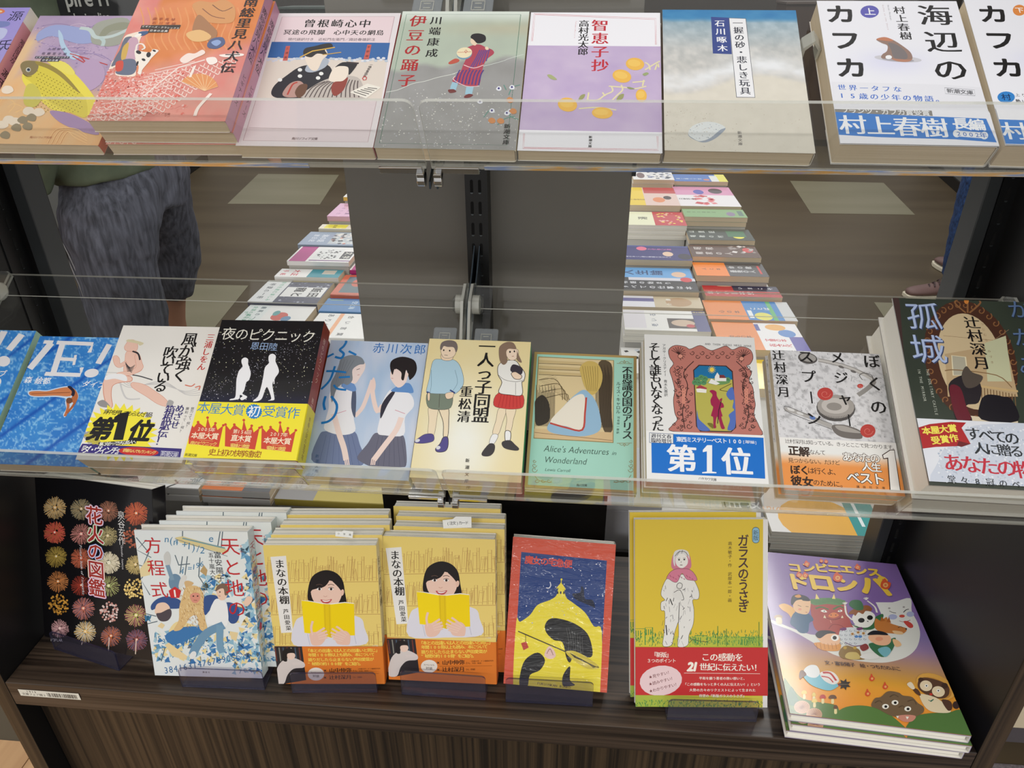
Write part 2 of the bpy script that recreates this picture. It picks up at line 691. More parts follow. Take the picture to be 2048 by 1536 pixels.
def make_book(name, M, w, h, t, cols, label, cat='book', group=None, art=None, spine=None, band=None, mat=None, hard=False, white=False, curl=0):
    """cols: front, spine, back. art(Art) paints the front; band = (top mm, colours, art, spine art)"""
    mat = mat or PRINT
    root = empty(name, M, label, cat, group)
    th = 2.0 if hard else 0.35
    ins = 3.0 if hard else 0.6
    b = MB()
    b.box((ins) / 1000, (w - (3 if hard else 0.9)) / 1000, ins / 1000, (h - ins) / 1000, (th + 0.05) / 1000, (t - th - 0.05) / 1000)
    if white and not hard:
        for q in (0.24, 0.3, 0.76):
            b.box(0.5 / 1000, (w - 1.2) / 1000, 0.5 / 1000, (h - 0.25) / 1000, (t * q - 0.12) / 1000, (t * q + 0.12) / 1000, 1)
    b.build('page_block', [PAGES_W if white else PAGES, FLAP], root)
    V, F, C = wrap_mesh(w, h, t, th, min(2.2 if not hard else 1.2, t / 2.2), cols, 0, h)
    if art:
        a = Art(w, h, M, t)
        a.c()
        art(a)
        art_into(V, F, C, a, lambda x, y, z: (x / 1000, (h - y) / 1000, (t + 0.02 + z) / 1000))
    if spine:
        a = Art(t, h)
        a.c()
        spine(a)
        art_into(V, F, C, a, lambda x, y, z: ((w + 0.02 + z) / 1000, (h - y) / 1000, (t - x) / 1000))
    colour_mesh('cover', V, F, C, mat, root)
    if band:
        bt, bc, bart, bsp = band[:4]
        lo = band[4] if len(band) > 4 else 0
        zt = 0.85
        V, F, C = wrap_mesh(w, h, t, 0.15, min(2.2, t / 2.2), bc, lo, bt, off=zt)
        if bart:
            a = Art(w, h, M, t + zt)
            a.clip = (0, h - bt, w, h - lo)
            a.c()
            bart(a)
            art_into(V, F, C, a, lambda x, y, z: (x / 1000, (h - y) / 1000, (t + zt + 0.02 + z) / 1000))
        if bsp:
            a = Art(t, h)
            a.clip = (0, h - bt, t, h)
            a.c()
            bsp(a)
            art_into(V, F, C, a, lambda x, y, z: ((w + zt + 0.02 + z) / 1000, (h - y) / 1000, (t - x) / 1000))
        colour_mesh('paper_band', V, F, C, mat, root)
    return root

# ================================================================ the room
def struct(name, mb, mats, **k):
    o = mb.build(name, mats, **k)
    o['kind'] = 'structure'
    return o


M_FLOOR = streaky('vinyl_floor', (74, 62, 45), (92, 80, 60), (0.5, 3.2, 1), 0.42, detail=6, dist=0.4, lo=0.3, hi=0.7, spec=0.35)
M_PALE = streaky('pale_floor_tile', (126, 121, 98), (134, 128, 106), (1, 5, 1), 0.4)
M_PLANK = streaky('light_wood_floor', (176, 132, 88), (208, 166, 118), (9, 1.2, 1), 0.4, dist=0.8)
M_CARPET = streaky('grey_carpet', (92, 84, 88), (124, 116, 120), (160, 160, 1), 0.9)
M_WALL = streaky('grey_wall_paint', (98, 99, 97), (106, 107, 105), (2, 2, 2), 0.55)
M_CREAM = plain('cream_laminate', (232, 216, 184), 0.5)

struct('floor', MB().box(-6, 6, -3, 14, -0.05, 0.0), M_FLOOR)
mb = MB()
for i, x in enumerate(np.arange(-3.0, -0.7, 0.16)):
    mb.box(x, min(x + 0.158, -0.7), -1.5, 0.87, 0.0005, 0.004)
struct('trim_1', mb, M_PLANK)
struct('trim_2', MB().box(0.7, 3.0, -1.5, 0.985, 0.0005, 0.005), M_CARPET)
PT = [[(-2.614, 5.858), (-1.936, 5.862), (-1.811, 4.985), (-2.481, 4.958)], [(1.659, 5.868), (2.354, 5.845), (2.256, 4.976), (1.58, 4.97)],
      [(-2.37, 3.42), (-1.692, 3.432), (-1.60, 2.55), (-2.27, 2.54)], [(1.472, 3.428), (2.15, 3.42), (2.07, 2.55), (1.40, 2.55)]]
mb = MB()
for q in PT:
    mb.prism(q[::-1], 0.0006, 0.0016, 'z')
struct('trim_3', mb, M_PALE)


def wallbox(name, p, q, th, h, mat, base):
    p, q = Vector((*p, 0)), Vector((*q, 0))
    d = (q - p).normalized()
    n = Vector((d.y, -d.x, 0)) * th
    pts = [(v.x, v.y) for v in (p, q, q + n, p + n)]
    struct(name, MB().prism(pts, 0, h, 'z'), mat)
    e = Vector((d.y, -d.x, 0)) * (-0.012)
    pts = [(v.x, v.y) for v in (p, q, q + e, p + e)]
    struct(base, MB().prism(pts, 0.002, 0.075, 'z'), BLACK)


wallbox('wall_left', (-3.26, 6.3), (-2.78, 3.0), 0.1, 2.6, M_WALL, 'baseboard_left')
wallbox('wall_right', (2.40, 3.0), (2.96, 6.7), 0.1, 2.6, M_WALL, 'baseboard_right')
struct('wall_back', MB().box(-6, 6, 13.0, 13.1, 0, 2.9), plain('far_wall_paint', (92, 86, 80), 0.7))

struct('wall_far_left', MB().box(-6.1, -6, -3, 13, 0, 2.9), M_WALL)
struct('wall_far_right', MB().box(6, 6.1, -3, 13, 0, 2.9), M_WALL)

# low cream cabinet to the right of the display
cab = empty('low_cabinet', Matrix.Translation((1.35, 1.3, 0.0)), 'plain cream low cabinet seen past the right side of the dark display unit', 'cabinet')
MB().box(-0.47, 0.45, -0.28, 0.3, 0.07, 0.9).build('body', M_CREAM, cab, 0.003)
MB().box(-0.45, 0.43, -0.26, 0.28, 0.0, 0.07).build('plinth', plain('plinth_grey', (96, 90, 94), 0.6), cab)

# distant shelf blocks behind
for nm, x0, x1, y, h, c, lb in (('book_gondola', -2.75, -1.86, 7.2, 1.16, (28, 44, 40), 'dark green low book gondola far behind the top shelf'),
                               ('book_gondola', 1.75, 2.4, 7.2, 1.18, (74, 58, 50), 'brown low book gondola far behind the pale blue beach book')):
    r = empty(nm, Matrix.Translation(((x0 + x1) / 2, y + 0.2, 0)), lb, 'bookshelf')
    hw = (x1 - x0) / 2
    MB().box(-hw, hw, -0.18, 0.18, 0.06, h).build('body', plain('gondola_' + str(c[1]), c, 0.5), r, 0.004)
    MB().box(-hw + 0.02, hw - 0.02, -0.16, 0.16, 0, 0.06).build('plinth', BLACK, r)
    MB().box(-hw - 0.01, hw + 0.01, -0.2, 0.2, h, h + 0.02).build('top_board', plain('gondola_top', (84, 96, 92) if c[0] < 50 else (96, 84, 78), 0.4), r, 0.003)

# ================================================================ the display unit
unit = empty('display_unit', Matrix.Translation((-0.105, 0.68, 0)), 'dark wood-grain open display unit with acrylic trays holding the books', 'display shelf')
UI = Matrix.Translation((0.105, -0.68, 0))


def upart(name, mb, mats, **k):
    o = mb.build(name, mats, unit, **k)
    o.data.transform(UI)
    return o


XL, XR = -0.668, 0.458
upart('side_panel', MB().box(XL - 0.022, XL, 0.533, 0.866, 0, 1.75, [1, 1, 0, 1, 1, 1]), [WOODV, BLACK], bevel=0.0008)
upart('side_panel', MB().box(XR, XR + 0.022, 0.533, 0.866, 0, 1.75, [1, 1, 0, 1, 1, 1]), [WOODV, BLACK], bevel=0.0008)
upart('bottom_board', MB().box(XL + 0.0005, XR - 0.0005, 0.533, 0.812, 0.62, 0.66, [0, 1, 0, 0, 0, 0]), [WOODH, WOODTOP], bevel=0.001)
upart('kick_panel', MB().box(XL + 0.001, XR - 0.001, 0.56, 0.578, 0.0, 0.619), WOODV)
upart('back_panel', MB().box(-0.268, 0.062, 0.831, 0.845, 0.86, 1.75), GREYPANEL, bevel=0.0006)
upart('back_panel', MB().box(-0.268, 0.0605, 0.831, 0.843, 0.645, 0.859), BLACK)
upart('upright_post', MB().box(-0.662, -0.645, 0.80, 0.835, 0, 1.75), POST, bevel=0.001)
upart('upright_post', MB().box(0.427, 0.441, 0.80, 0.835, 0, 1.75), POST, bevel=0.001)


def slots(mb, x, y, z0, z1, axis):
    z = z0
    while z < z1:
        w, h = 0.0017, 0.006
        pts = [(w * math.cos(a), (h if s > 0 else -h) + w * math.sin(a)) for s in (1, -1) for a in np.linspace(0 if s > 0 else PI, PI if s > 0 else 2 * PI, 6)]
        if axis == 'y':
            mb.prism([(x + p[0], z + p[1]) for p in pts], y - 0.0003, y + 0.0004, 'y', 1)
            mb.prism([(x + 0.0016 * math.cos(a), z - h - 0.0005 + 0.0016 * math.sin(a)) for a in np.linspace(PI, 2 * PI, 6)], y - 0.0006, y, 'y', 2)
        else:
            mb.prism([(y + p[0], z + p[1]) for p in pts], x - 0.0003, x + 0.0004, 'x', 1)
            mb.prism([(y + 0.0016 * math.cos(a), z - h + 0.0012 * math.sin(a)) for a in np.linspace(PI, 2 * PI, 6)], x - 0.0006, x + 0.0006, 'x', 2)
        z += 0.0242
    return mb


HOLE = plain('slot_hole', (2, 2, 3), 0.9)
GLINT = plain('slot_glint', (96, 102, 106), 0.3, 0.8)  # paler lower edge paints in the highlight of each slot
mb = MB().box(-0.123, -0.098, 0.80, 0.83, 0.66, 1.75)
slots(mb, -0.1155, 0.80, 0.69, 1.74, 'y')
slots(mb, -0.1065, 0.80, 0.69, 1.74, 'y')
upart('slotted_post', mb, [BLACKMETAL, HOLE, GLINT])
mb = MB().box(XL, XL + 0.0015, 0.765, 0.80, 0.66, 1.75)
slots(mb, XL + 0.0016, 0.784, 0.69, 1.74, 'x')
upart('slotted_strip', mb, [BLACKMETAL, HOLE, GLINT])
mb = MB().box(XR - 0.0165, XR, 0.80, 0.815, 0.66, 1.75)
slots(mb, XR - 0.008, 0.80, 0.69, 1.74, 'y')
upart('slotted_strip', mb, [BLACKMETAL, HOLE, GLINT])
upart('corner_clip', MB().box(0.0615, 0.066, 0.829, 0.846, 1.205, 1.245), BLACKMETAL)

# barcode sticker on the board's front edge
st = Art(78, 12)
st.r(0.2, 0.2, 77.8, 11.8, (232, 230, 218))
st.k = 6
st.ht('1913', 11.5, 3.2, 21.5, 3.2, 4.2, (30, 30, 30), 0.02)
st.ht('文庫フェア棚2', 5.5, 8.0, 32, 8.0, 4.3, (40, 40, 40))
R = random.Random(3)
x = 36.0
while x < 73:
    w_ = R.choice((0.35, 0.5, 0.9, 1.2))
    st.r(x, 3.2, x + w_, 10.2, (25, 25, 25))
    st.k -= 1
    x += w_ + R.choice((0.4, 0.6, 0.9))
V, F, C = [], [], []
art_into(V, F, C, st, lambda x, y, z: (-0.654 + x / 1000 + 0.105, 0.5322 - 0.68 - z / 1000, 0.6505 - y / 1000))
colour_mesh('shelf_sticker', V, F, C, PRINT, unit)['label'] = 'white barcode sticker'

T_TOP = Matrix.Translation((0, 0.547, 1.28)) @ Matrix.Rotation(math.radians(34.2), 4, 'X')
T_MID = Matrix.Translation((0, 0.552, 0.966)) @ Matrix.Rotation(math.radians(33.0), 4, 'X')


FILM, _nt, _b = new_mat('holographic_film')  # rainbow glints put into the base colour through a noise ramp
_tc2 = _nt.nodes.new('ShaderNodeTexCoord')
_mp = _nt.nodes.new('ShaderNodeMapping')
_mp.inputs['Scale'].default_value = (14, 1, 160)
_nz = _nt.nodes.new('ShaderNodeTexNoise')
_nz.inputs['Scale'].default_value = 1
_nz.inputs['Detail'].default_value = 5
_rp = _nt.nodes.new('ShaderNodeValToRGB')
for _i, (_p, _c) in enumerate([(0.3, (206, 204, 196)), (0.42, (150, 180, 240)), (0.5, (226, 228, 220)), (0.56, (250, 200, 120)), (0.64, (206, 204, 194)), (0.72, (190, 150, 220))]):
    _e = _rp.color_ramp.elements[_i] if _i < 2 else _rp.color_ramp.elements.new(_p)
    _e.position = _p
    _e.color = (*lin(_c), 1)
_nt.links.new(_tc2.outputs['Object'], _mp.inputs[0])
_nt.links.new(_mp.outputs[0], _nz.inputs['Vector'])
_nt.links.new(_nz.outputs[0], _rp.inputs[0])
_nt.links.new(_rp.outputs[0], _b.inputs['Base Color'])
_b.inputs['Metallic'].default_value = 0.5
_b.inputs['Roughness'].default_value = 0.22


def rounded(x0, x1, y0, y1, r, corners='1111', n=5):
    pts = []
    for cx, cy, a0, on in ((x1 - r, y1 - r, 0, corners[0]), (x0 + r, y1 - r, 90, corners[1]), (x0 + r, y0 + r, 180, corners[2]), (x1 - r, y0 + r, 270, corners[3])):
        if on == '1':
            for i in range(n + 1):
                a = math.radians(a0 + 90 * i / n)
                pts.append((cx + r * math.cos(a), cy + r * math.sin(a)))
        else:
            pts.append((cx + (r if a0 in (0, 270) else -r), cy + (r if a0 in (0, 90) else -r)))
    return pts


def make_tray(T, x0, x1, inner, label, hl, film=False):
    """inner: +1 when the centre post is on the tray's right, -1 on its left"""
    M = T @ Matrix.Translation(((x0 + x1) / 2, 0, 0))
    root = empty('acrylic_tray', M, label, 'display tray', 'angled clear acrylic trays of the display unit')
    h = (x1 - x0) / 2
    mb = MB()
    # plate with bright rims
    mb.box(-h, h, -0.0034, 0.2445, -0.0036, -0.0006, [0, 0, 1, 1, 1, 1])
    mb.box(-h, h, 0.2130, 0.2138, -0.0006, -0.0002, 1)
    mb.build('tray_plate', [ACR, ACR_EDGE], root)
    mb = MB()
    pts = rounded(-h, h, -0.0006, hl, 0.007, '1100')
    n = len(pts)
    mb.prism(pts, -0.0034, -0.0008, 'y', [0, 0] + [1] * n)
    mb.build('front_lip', [ACR_LIP, ACR_EDGE], root)
    if film:
        MB().box(-h + 0.04, h - 0.09, -0.0040, -0.0036, -0.0036, 0.0004).build('edge_film', FILM, root)
    # wing, knob and label tab beside the centre post
    for s in (1, -1):
        xe = h * s
        wing = [(0.150, -0.006), (0.2445, -0.006), (0.2445, 0.004), (0.232, 0.020), (0.205, 0.026), (0.165, 0.004)]
        MB().prism(wing, min(xe, xe - 0.003 * s), max(xe, xe - 0.003 * s), 'x', [0, 0] + [1] * 6).build('tray_wing', [ACR_LIP, ACR_EDGE], root)
        mb = MB()
        mb.cyl((xe - 0.003 * s, 0.213, 0.008), (xe - 0.0105 * s, 0.213, 0.008), 0.0105, 0.0105, 28, 0)
        mb.cyl((xe - 0.0105 * s, 0.213, 0.008), (xe - 0.0135 * s, 0.213, 0.008), 0.0105, 0.008, 28, 1)
        mb.build('knob', [ACR_EDGE, ACR_LIP], root, smooth=False)
    s = inner
    x = (h - 0.020) * s
    tab = MB()
    tab.prism(rounded(x - 0.0125, x + 0.0125, 0.160, 0.186, 0.002), 0.0, 0.0022, 'z', 0)
    for a, b, c, d in ((-0.0055, 0.0055, 0.1785, 0.1792), (-0.0055, 0.0055, 0.1670, 0.1677), (-0.0058, -0.0052, 0.1670, 0.1792), (0.0052, 0.0058, 0.1670, 0.1792), (-0.003, 0.003, 0.1755, 0.1762), (-0.003, 0.003, 0.1700, 0.1707)):
        tab.box(x + a, x + b, c, d, 0.0022, 0.0028, 1)
    tab.build('corner_tab', [clear('frosted_tab', (0.8, 0.82, 0.83), 1.5, 0.2, 0.28, (190, 196, 200)), ACR_EDGE], root)
    hk = MB()
    xe = h * s
    hk.box(min(xe - 0.003 * s, xe - 0.036 * s), max(xe - 0.003 * s, xe - 0.036 * s), -0.0058, -0.0036, -0.0068, -0.0008)
    hk.cyl((xe - 0.0015 * s, -0.006, -0.0115), (xe - 0.0075 * s, -0.006, -0.0115), 0.0058, 0.0058, 20)
    hk.box(min(xe - 0.0015 * s, xe - 0.0075 * s), max(xe - 0.0015 * s, xe - 0.0075 * s), -0.0095, 0.004, -0.0105, -0.0038)
    hk.build('chrome_hook', CHROME, root, bevel=0.0006)
    return root


make_tray(T_TOP, -0.6655, -0.1125, 1, 'upper clear acrylic tray left of the centre post holding the orange and pink paperbacks', 0.0600, True)
make_tray(T_TOP, -0.1085, 0.4555, -1, 'upper clear acrylic tray right of the centre post holding the lilac and beach paperbacks', 0.0600, True)
make_tray(T_MID, -0.6655, -0.1155, 1, 'lower clear acrylic tray left of the centre post holding the blue swimming pool books', 0.0655)
make_tray(T_MID, -0.1105, 0.4555, -1, 'lower clear acrylic tray right of the centre post holding the mint green book', 0.0655)

for nm, z, lb in (('upper', 1.28, 'upper'), ('lower', 0.966, 'lower')):
    r = empty('tray_bracket', Matrix.Translation((-0.111, 0.80, z + 0.13)), 'pair of dark metal bracket arms carrying the %s acrylic trays on the centre post' % lb, 'bracket')
    for x in (-0.0035, 0.0025):
        arm = [(-0.0005, 0.035), (-0.0005, -0.06), (-0.235, -0.155), (-0.235, -0.149), (-0.10, -0.07), (-0.07, -0.012), (-0.03, 0.012)]
        MB().prism(arm, x - 0.0008, x + 0.0008, 'x').build('arm', plain('bracket_steel', (58, 68, 76), 0.3, 0.7), r, 0.0003)

MB().box(0, 0.0011, 0.0, 0.13, 0.0, 0.033, [0, 0, 1, 1, 0, 0]).build('divider', [ACR, ACR_EDGE], None)
dv = bpy.data.objects['divider']
dv.matrix_world = T_MID @ Matrix.Translation((0.3041, 0.0, 0.0))
setp(dv, 'thin clear acrylic divider between the white spoon book and the mirror hardcover', 'divider')
hkp = [(0, 0), (0.004, 0.0), (0.004, 0.012), (0.009, 0.018), (0.0135, 0.012), (0.0135, 0.004), (0.0155, 0.004), (0.0155, 0.013), (0.009, 0.0205), (0.002, 0.014)]
hk = MB().prism(hkp, 0, 0.012, 'y', 0).build('shelf_clip', [ACR_EDGE])
hk.matrix_world = T_TOP @ Matrix.Translation((0.1672, 0.105, 0.0005))
setp(hk, 'small clear plastic clip on the upper tray beside the beach book', 'clip')

# ================================================================ printed artwork, upper tray
BLK = (28, 26, 26)


def bg_genji(a):
    a.g(lambda u, v: (176 - 16 * fbm(u * 4, v * 5, 1), 166 - 20 * fbm(u * 4, v * 5, 1), 222 - 10 * v, ))
    a.c(0, 0, 4)
    a.e(-20, 90, 60, 22, (226, 132, 92)); a.e(-40, 92, 60, 12, (240, 214, 170))
    a.vt('源氏', 125, 130, 30, 360, 110, (60, 58, 82), -0.004)
    a.b([(-60, 175), (60, 172), (80, 195), (40, 215), (-60, 220)], (132, 140, 196))
    a.b([(-60, 235), (30, 225), (60, 250), (20, 310), (-60, 330)], (198, 202, 236))
    a.l([(30, 370), (-60, 460)], 14, (92, 92, 120))


def sp_genji(a):
    a.r(0, 0, a.w, 18, (226, 220, 208))
    a.r(0, 18, a.w, a.h, (206, 140, 152))
    a.vt('紫式部ほか', a.w / 2, 34, a.w / 2, 56, 5.5, (60, 44, 52))
    a.vt('源氏物語編', a.w / 2, 72, a.w / 2, 112, 7.5, (56, 40, 46), 0.01)


def bg_fish(a):
    def f(u, v):
        n = fbm(u * 5 + 2 * v, v * 9, 3)
        m = fbm(u * 3, v * 4 + 6 * u, 9)
        k = np.clip((v - 0.42 + 0.12 * np.sin(u * 6)) * 6, 0, 1)
        k = np.maximum(k, np.clip((0.16 - u) * 9, 0, 1) * np.clip((v - .1) * 8, 0, 1))
        r = (166 + 34 * n) * (1 - k) + (236 - 10 * m) * k
        g = (146 + 30 * n) * (1 - k) + (176 + 30 * m) * k
        b = (178 + 26 * n) * (1 - k) + (118 + 50 * m) * k
        return r, g, b
    a.g(f, nx=60, ny=80)
    a.c(0, 0, 4)
    for k in range(10):
        a.l([(330 + k * 40, 210 + 30 * (k % 3)), (480 + k * 40, 190 + 40 * (k % 4)), (640 + k * 36, 230 + 36 * (k % 3)), (760 + k * 30, 300 + 30 * (k % 4))], 7, [(150, 132, 170), (206, 186, 206), (140, 124, 176)][k % 3], sm=True)
        a.l([(300 + k * 30, 330 + 12 * k), (460 + k * 36, 380 + 6 * k), (640 + k * 30, 360 + 16 * k)], 6, [(200, 176, 206), (152, 134, 178)][k % 2], sm=True)
        a.l([(0 + k * 60, 820 + 40 * (k % 4)), (40 + k * 66, 780 + 50 * (k % 3)), (120 + k * 62, 830 + 30 * (k % 4)), (70 + k * 60, 900)], 6, (246, 202, 140), sm=True)
    a.sp(300, 280, 200, 860, 760, 7, [(150, 130, 174), (204, 184, 210), (176, 156, 190)], 14)
    a.b([(310, 260), (450, 200), (700, 240), (760, 330), (620, 350), (420, 290), (300, 330)], (160, 170, 214))
    a.b([(730, 330), (740, 220), (830, 165), (1020, 150), (1060, 300), (900, 370), (780, 360)], (166, 168, 156))
    a.b([(790, 300), (840, 220), (960, 180), (1050, 190), (1050, 230), (900, 250), (830, 300)], (150, 152, 132))
    a.l([(640, 225), (720, 240), (770, 300), (900, 290), (1040, 230)], 34, (198, 212, 210), sm=True)
    a.l([(800, 300), (830, 330), (820, 370)], 30, (190, 208, 206), sm=True)
    a.b([(470, 240), (500, 280), (520, 350), (570, 420), (640, 440), (600, 480), (540, 450), (490, 380), (470, 300)], (184, 208, 230))
    for q in ([(560, 430), (700, 470), (860, 520)], [(580, 450), (690, 510), (780, 540)], [(600, 440), (660, 470), (720, 560)]):
        a.l(q, 9, (196, 76, 76), sm=True)
    a.b([(600, 600), (640, 530), (740, 470), (830, 540), (830, 640), (740, 720), (650, 720), (590, 660)], (190, 164, 196))
    a.b([(180, 600), (260, 540), (420, 520), (560, 560), (700, 700), (780, 840), (700, 930), (560, 900), (420, 880), (300, 780), (200, 680)], (238, 222, 92))
    a.b([(360, 470), (520, 500), (600, 580), (560, 600), (440, 540)], (238, 224, 110))
    a.b([(180, 560), (165, 520), (200, 490), (260, 487), (340, 500), (430, 540), (520, 610), (620, 720), (690, 800), (690, 940), (560, 900), (400, 820), (320, 740), (250, 660), (200, 620)], (222, 206, 82))
    a.b([(165, 540), (175, 505), (215, 488), (290, 492), (310, 530), (290, 580), (240, 610), (195, 600)], (142, 128, 92))
    a.b([(290, 492), (400, 520), (520, 600), (640, 740), (600, 720), (480, 610), (380, 550), (300, 520)], (160, 142, 76))
    for i in range(15):
        for j in range(12):
            x, y = 300 + i * 26 + (j % 2) * 12 - j * 2, 570 + j * 26 + i * 13
            if x < 640 + j * 5 and y < 900:
                a.e(x, y, 5, 4, (140, 128, 50), n=6); a.k -= 1
    a.k += 1
    a.e(228, 560, 20, 19, (205, 205, 190)); a.e(230, 560, 13, 12, (74, 88, 108)); a.e(228, 556, 5, 5, BLK)
    a.l([(185, 590), (220, 615), (255, 612)], 5, (100, 84, 50), sm=True)
    a.b([(220, 680), (280, 680), (330, 760), (320, 820), (270, 860), (200, 840), (190, 770)], (208, 198, 96))
    a.b([(400, 890), (560, 910), (740, 1000), (790, 1080), (640, 1050), (480, 980)], (166, 140, 182))
    for x, y in ((60, 720), (20, 1000), (70, 960), (230, 890), (310, 900), (120, 975)):
        a.b([(x - 46, y), (x - 20, y - 30), (x + 30, y - 28), (x + 50, y + 8), (x + 10, y + 32), (x - 34, y + 26)], (238, 224, 204))
    for x, y in ((180, 960), (250, 940), (130, 1020), (220, 1010), (40, 1080)):
        a.b([(x - 40, y), (x, y - 30), (x + 40, y - 10), (x + 30, y + 30), (x - 20, y + 26)], (146, 136, 112))
    for k in range(4):
        a.l([(380 + k * 34, 1150), (450 + k * 30, 1040 + k * 6), (600, 1030 + k * 24), (700, 1090 + k * 20)], 6, (248, 206, 150), sm=True)
    a.ht('上田秋成', 395, 393, 510, 396, 26, (92, 82, 110)); a.ht('佐藤至子編', 350, 430, 520, 434, 28, (86, 76, 104))
    a.r(288, 452, 552, 470, (72, 70, 82)); a.ht('ビギナーズ・クラシックス', 298, 461, 542, 461, 20, (240, 238, 240), 0.01)
    a.r(335, 472, 470, 496, (72, 70, 82)); a.ht('日本の古典', 350, 484, 455, 486, 22, (240, 238, 240), 0.01)
    a.ht('角川ソフィア文庫', 250, 1100, 405, 1103, 22, (176, 110, 80))


def bg_hakken(a):
    def f(u, v):
        n = fbm(u * 7, v * 10, 5)
        m = np.sin(14 * fbm(u * 3, v * 4, 2))
        k = np.clip((v - 0.50 + 0.30 * (u - 0.5)) * 8, 0, 1)
        k = np.maximum(k, np.clip((0.2 - u) * 20, 0, 1))
        return 226 + 12 * n * m - 0 * k, (138 + 16 * n * m) * (1 - k) + (126 + 40 * n) * k, (82 + 12 * m) * (1 - k) + (118 + 34 * n) * k
    a.g(f, nx=60, ny=80)
    a.c(0, 0, 4)
    for k in range(14):
        a.l([(1120 + 60 * k, 60), (1150 + 60 * k, 180), (1110 + 60 * k, 300), (1160 + 60 * k, 400)], 10, (236, 160, 104), sm=True)
        a.k -= 1
    a.k += 1
    # roof tiles
    for i in range(15):
        y0 = 560 + i * 30
        a.l([(1240 - i * 45, y0), (1560 - i * 30, y0 - 70 + i * 2)], 8, (246, 214, 204))
        for j in range(10):
            x, y = 1230 - i * 44 + j * 74, 590 + i * 30 - j * 14
            if x < 1880 - i * 6:
                a.l([(x, y), (x + 26, y + 12), (x + 40, y - 14)], 8, (248, 222, 212), sm=True)
                a.k -= 1
        a.k += 1
    a.l([(1150, 770), (1430, 540), (1640, 480)], 14, (248, 226, 216))
    a.sp(700, 700, 480, 1150, 960, 9, [(246, 206, 200), (240, 160, 150), (226, 116, 104)], 24)
    a.sp(260, 760, 560, 1500, 940, 10, [(244, 196, 190), (236, 150, 140), (228, 112, 100)], 4)
    a.b([(1540, 40), (1600, 10), (1700, 20), (1800, 0), (1880, 60), (1870, 170), (1780, 190), (1660, 180), (1600, 150), (1560, 90)], (220, 158, 104))
    a.l([(1700, 40), (1780, 90), (1860, 60)], 8, (130, 90, 72), sm=True); a.l([(1620, 70), (1700, 130), (1800, 150)], 8, (150, 100, 78), sm=True)
    a.b([(1560, 160), (1600, 120), (1680, 190), (1740, 260), (1700, 330), (1600, 300), (1540, 260)], (176, 128, 92))
    a.b([(1490, 270), (1600, 240), (1690, 290), (1640, 330), (1540, 330)], (236, 190, 130))
    a.b([(1660, 350), (1700, 310), (1780, 300), (1800, 350), (1740, 390), (1670, 385)], (92, 104, 142))
    a.b([(1690, 340), (1740, 320), (1770, 340), (1730, 370)], (150, 172, 216))
    # lady in a long robe
    a.b([(1050, 270), (1110, 255), (1170, 250), (1185, 265), (1130, 300), (1100, 420), (1090, 560), (1080, 610), (1000, 612), (925, 600), (930, 540), (870, 560), (860, 540), (960, 420), (985, 320), (1010, 285)], (250, 232, 214))
    a.b([(1010, 300), (1060, 300), (1030, 380), (990, 480), (930, 520), (890, 530), (930, 450), (960, 400), (985, 330)], (112, 116, 132))
    a.b([(1040, 310), (1100, 310), (1110, 400), (1080, 480), (1000, 490), (985, 420)], (206, 168, 186))
    a.b([(985, 380), (1030, 340), (1025, 400), (1000, 480), (970, 470)], (214, 176, 92))
    a.b([(985, 480), (1080, 480), (1090, 560), (1050, 600), (960, 600), (925, 580), (960, 540)], (110, 118, 138))
    a.b([(930, 500), (985, 490), (980, 560), (930, 570)], (212, 88, 74))
    a.b([(1110, 260), (1180, 250), (1185, 268), (1130, 290)], (72, 100, 140)); a.e(1105, 285, 30, 12, (250, 244, 236), -20)
    # spotted dog
    a.b([(1080, 400), (1120, 410), (1200, 420), (1225, 395), (1270, 405), (1250, 430), (1210, 470), (1190, 500), (1140, 560), (1130, 595), (1105, 590), (1110, 530), (1085, 470)], (248, 238, 226))
    for q in ((1110, 420, 22, 14), (1190, 440, 18, 22), (1150, 480, 16, 10), (1235, 408, 14, 8), (1100, 510, 8, 20)):
        a.e(*q, (52, 50, 54), 20)
    a.l([(1090, 400), (1100, 360), (1140, 355), (1160, 385), (1135, 400)], 14, (246, 236, 226), sm=True)
    # fans and scrolls
    fan = [(1530 + 160 * math.cos(t) + 60, 720 + 130 * math.sin(t)) for t in np.linspace(-2.6, -0.2, 9)]
    a.p([(1640, 730)] + fan, (232, 156, 100))
    for q in fan:
        a.l([(1640, 730), q], 4, (246, 206, 160)); a.k -= 1
    a.k += 1
    a.b([(1440, 480), (1500, 430), (1560, 430), (1620, 400), (1640, 430), (1560, 470), (1480, 510)], (250, 230, 220))
    a.l([(1560, 530), (1520, 620)], 20, (250, 236, 226)); a.l([(1690, 750), (1590, 860), (1560, 930)], 26, (250, 232, 222), sm=True)
    a.b([(1650, 470), (1720, 460), (1740, 500), (1680, 520)], (252, 240, 232))
    a.b([(1760, 440), (1930, 430), (1940, 450), (1800, 460)], (252, 240, 232))
    a.ht('曲亭馬琴', 1240, 152, 1385, 160, 34, (176, 92, 66)); a.ht('石川博編', 1235, 185, 1390, 192, 32, (176, 92, 66))
    a.r(1136, 204, 1436, 232, (70, 62, 58)); a.ht('ビギナーズ・クラシックス', 1150, 214, 1424, 230, 22, (250, 244, 236), 0.01)
    a.r(1195, 236, 1345, 262, (70, 62, 58)); a.ht('日本の古典', 1212, 247, 1330, 252, 25, (250, 244, 236), 0.01)
    a.vt('南総里見八犬伝', 2010, 20, 1825, 545, 108, (48, 40, 44), 0.0, True)
    a.ht('角川ソフィア文庫', 1180, 905, 1350, 915, 24, (150, 76, 66))


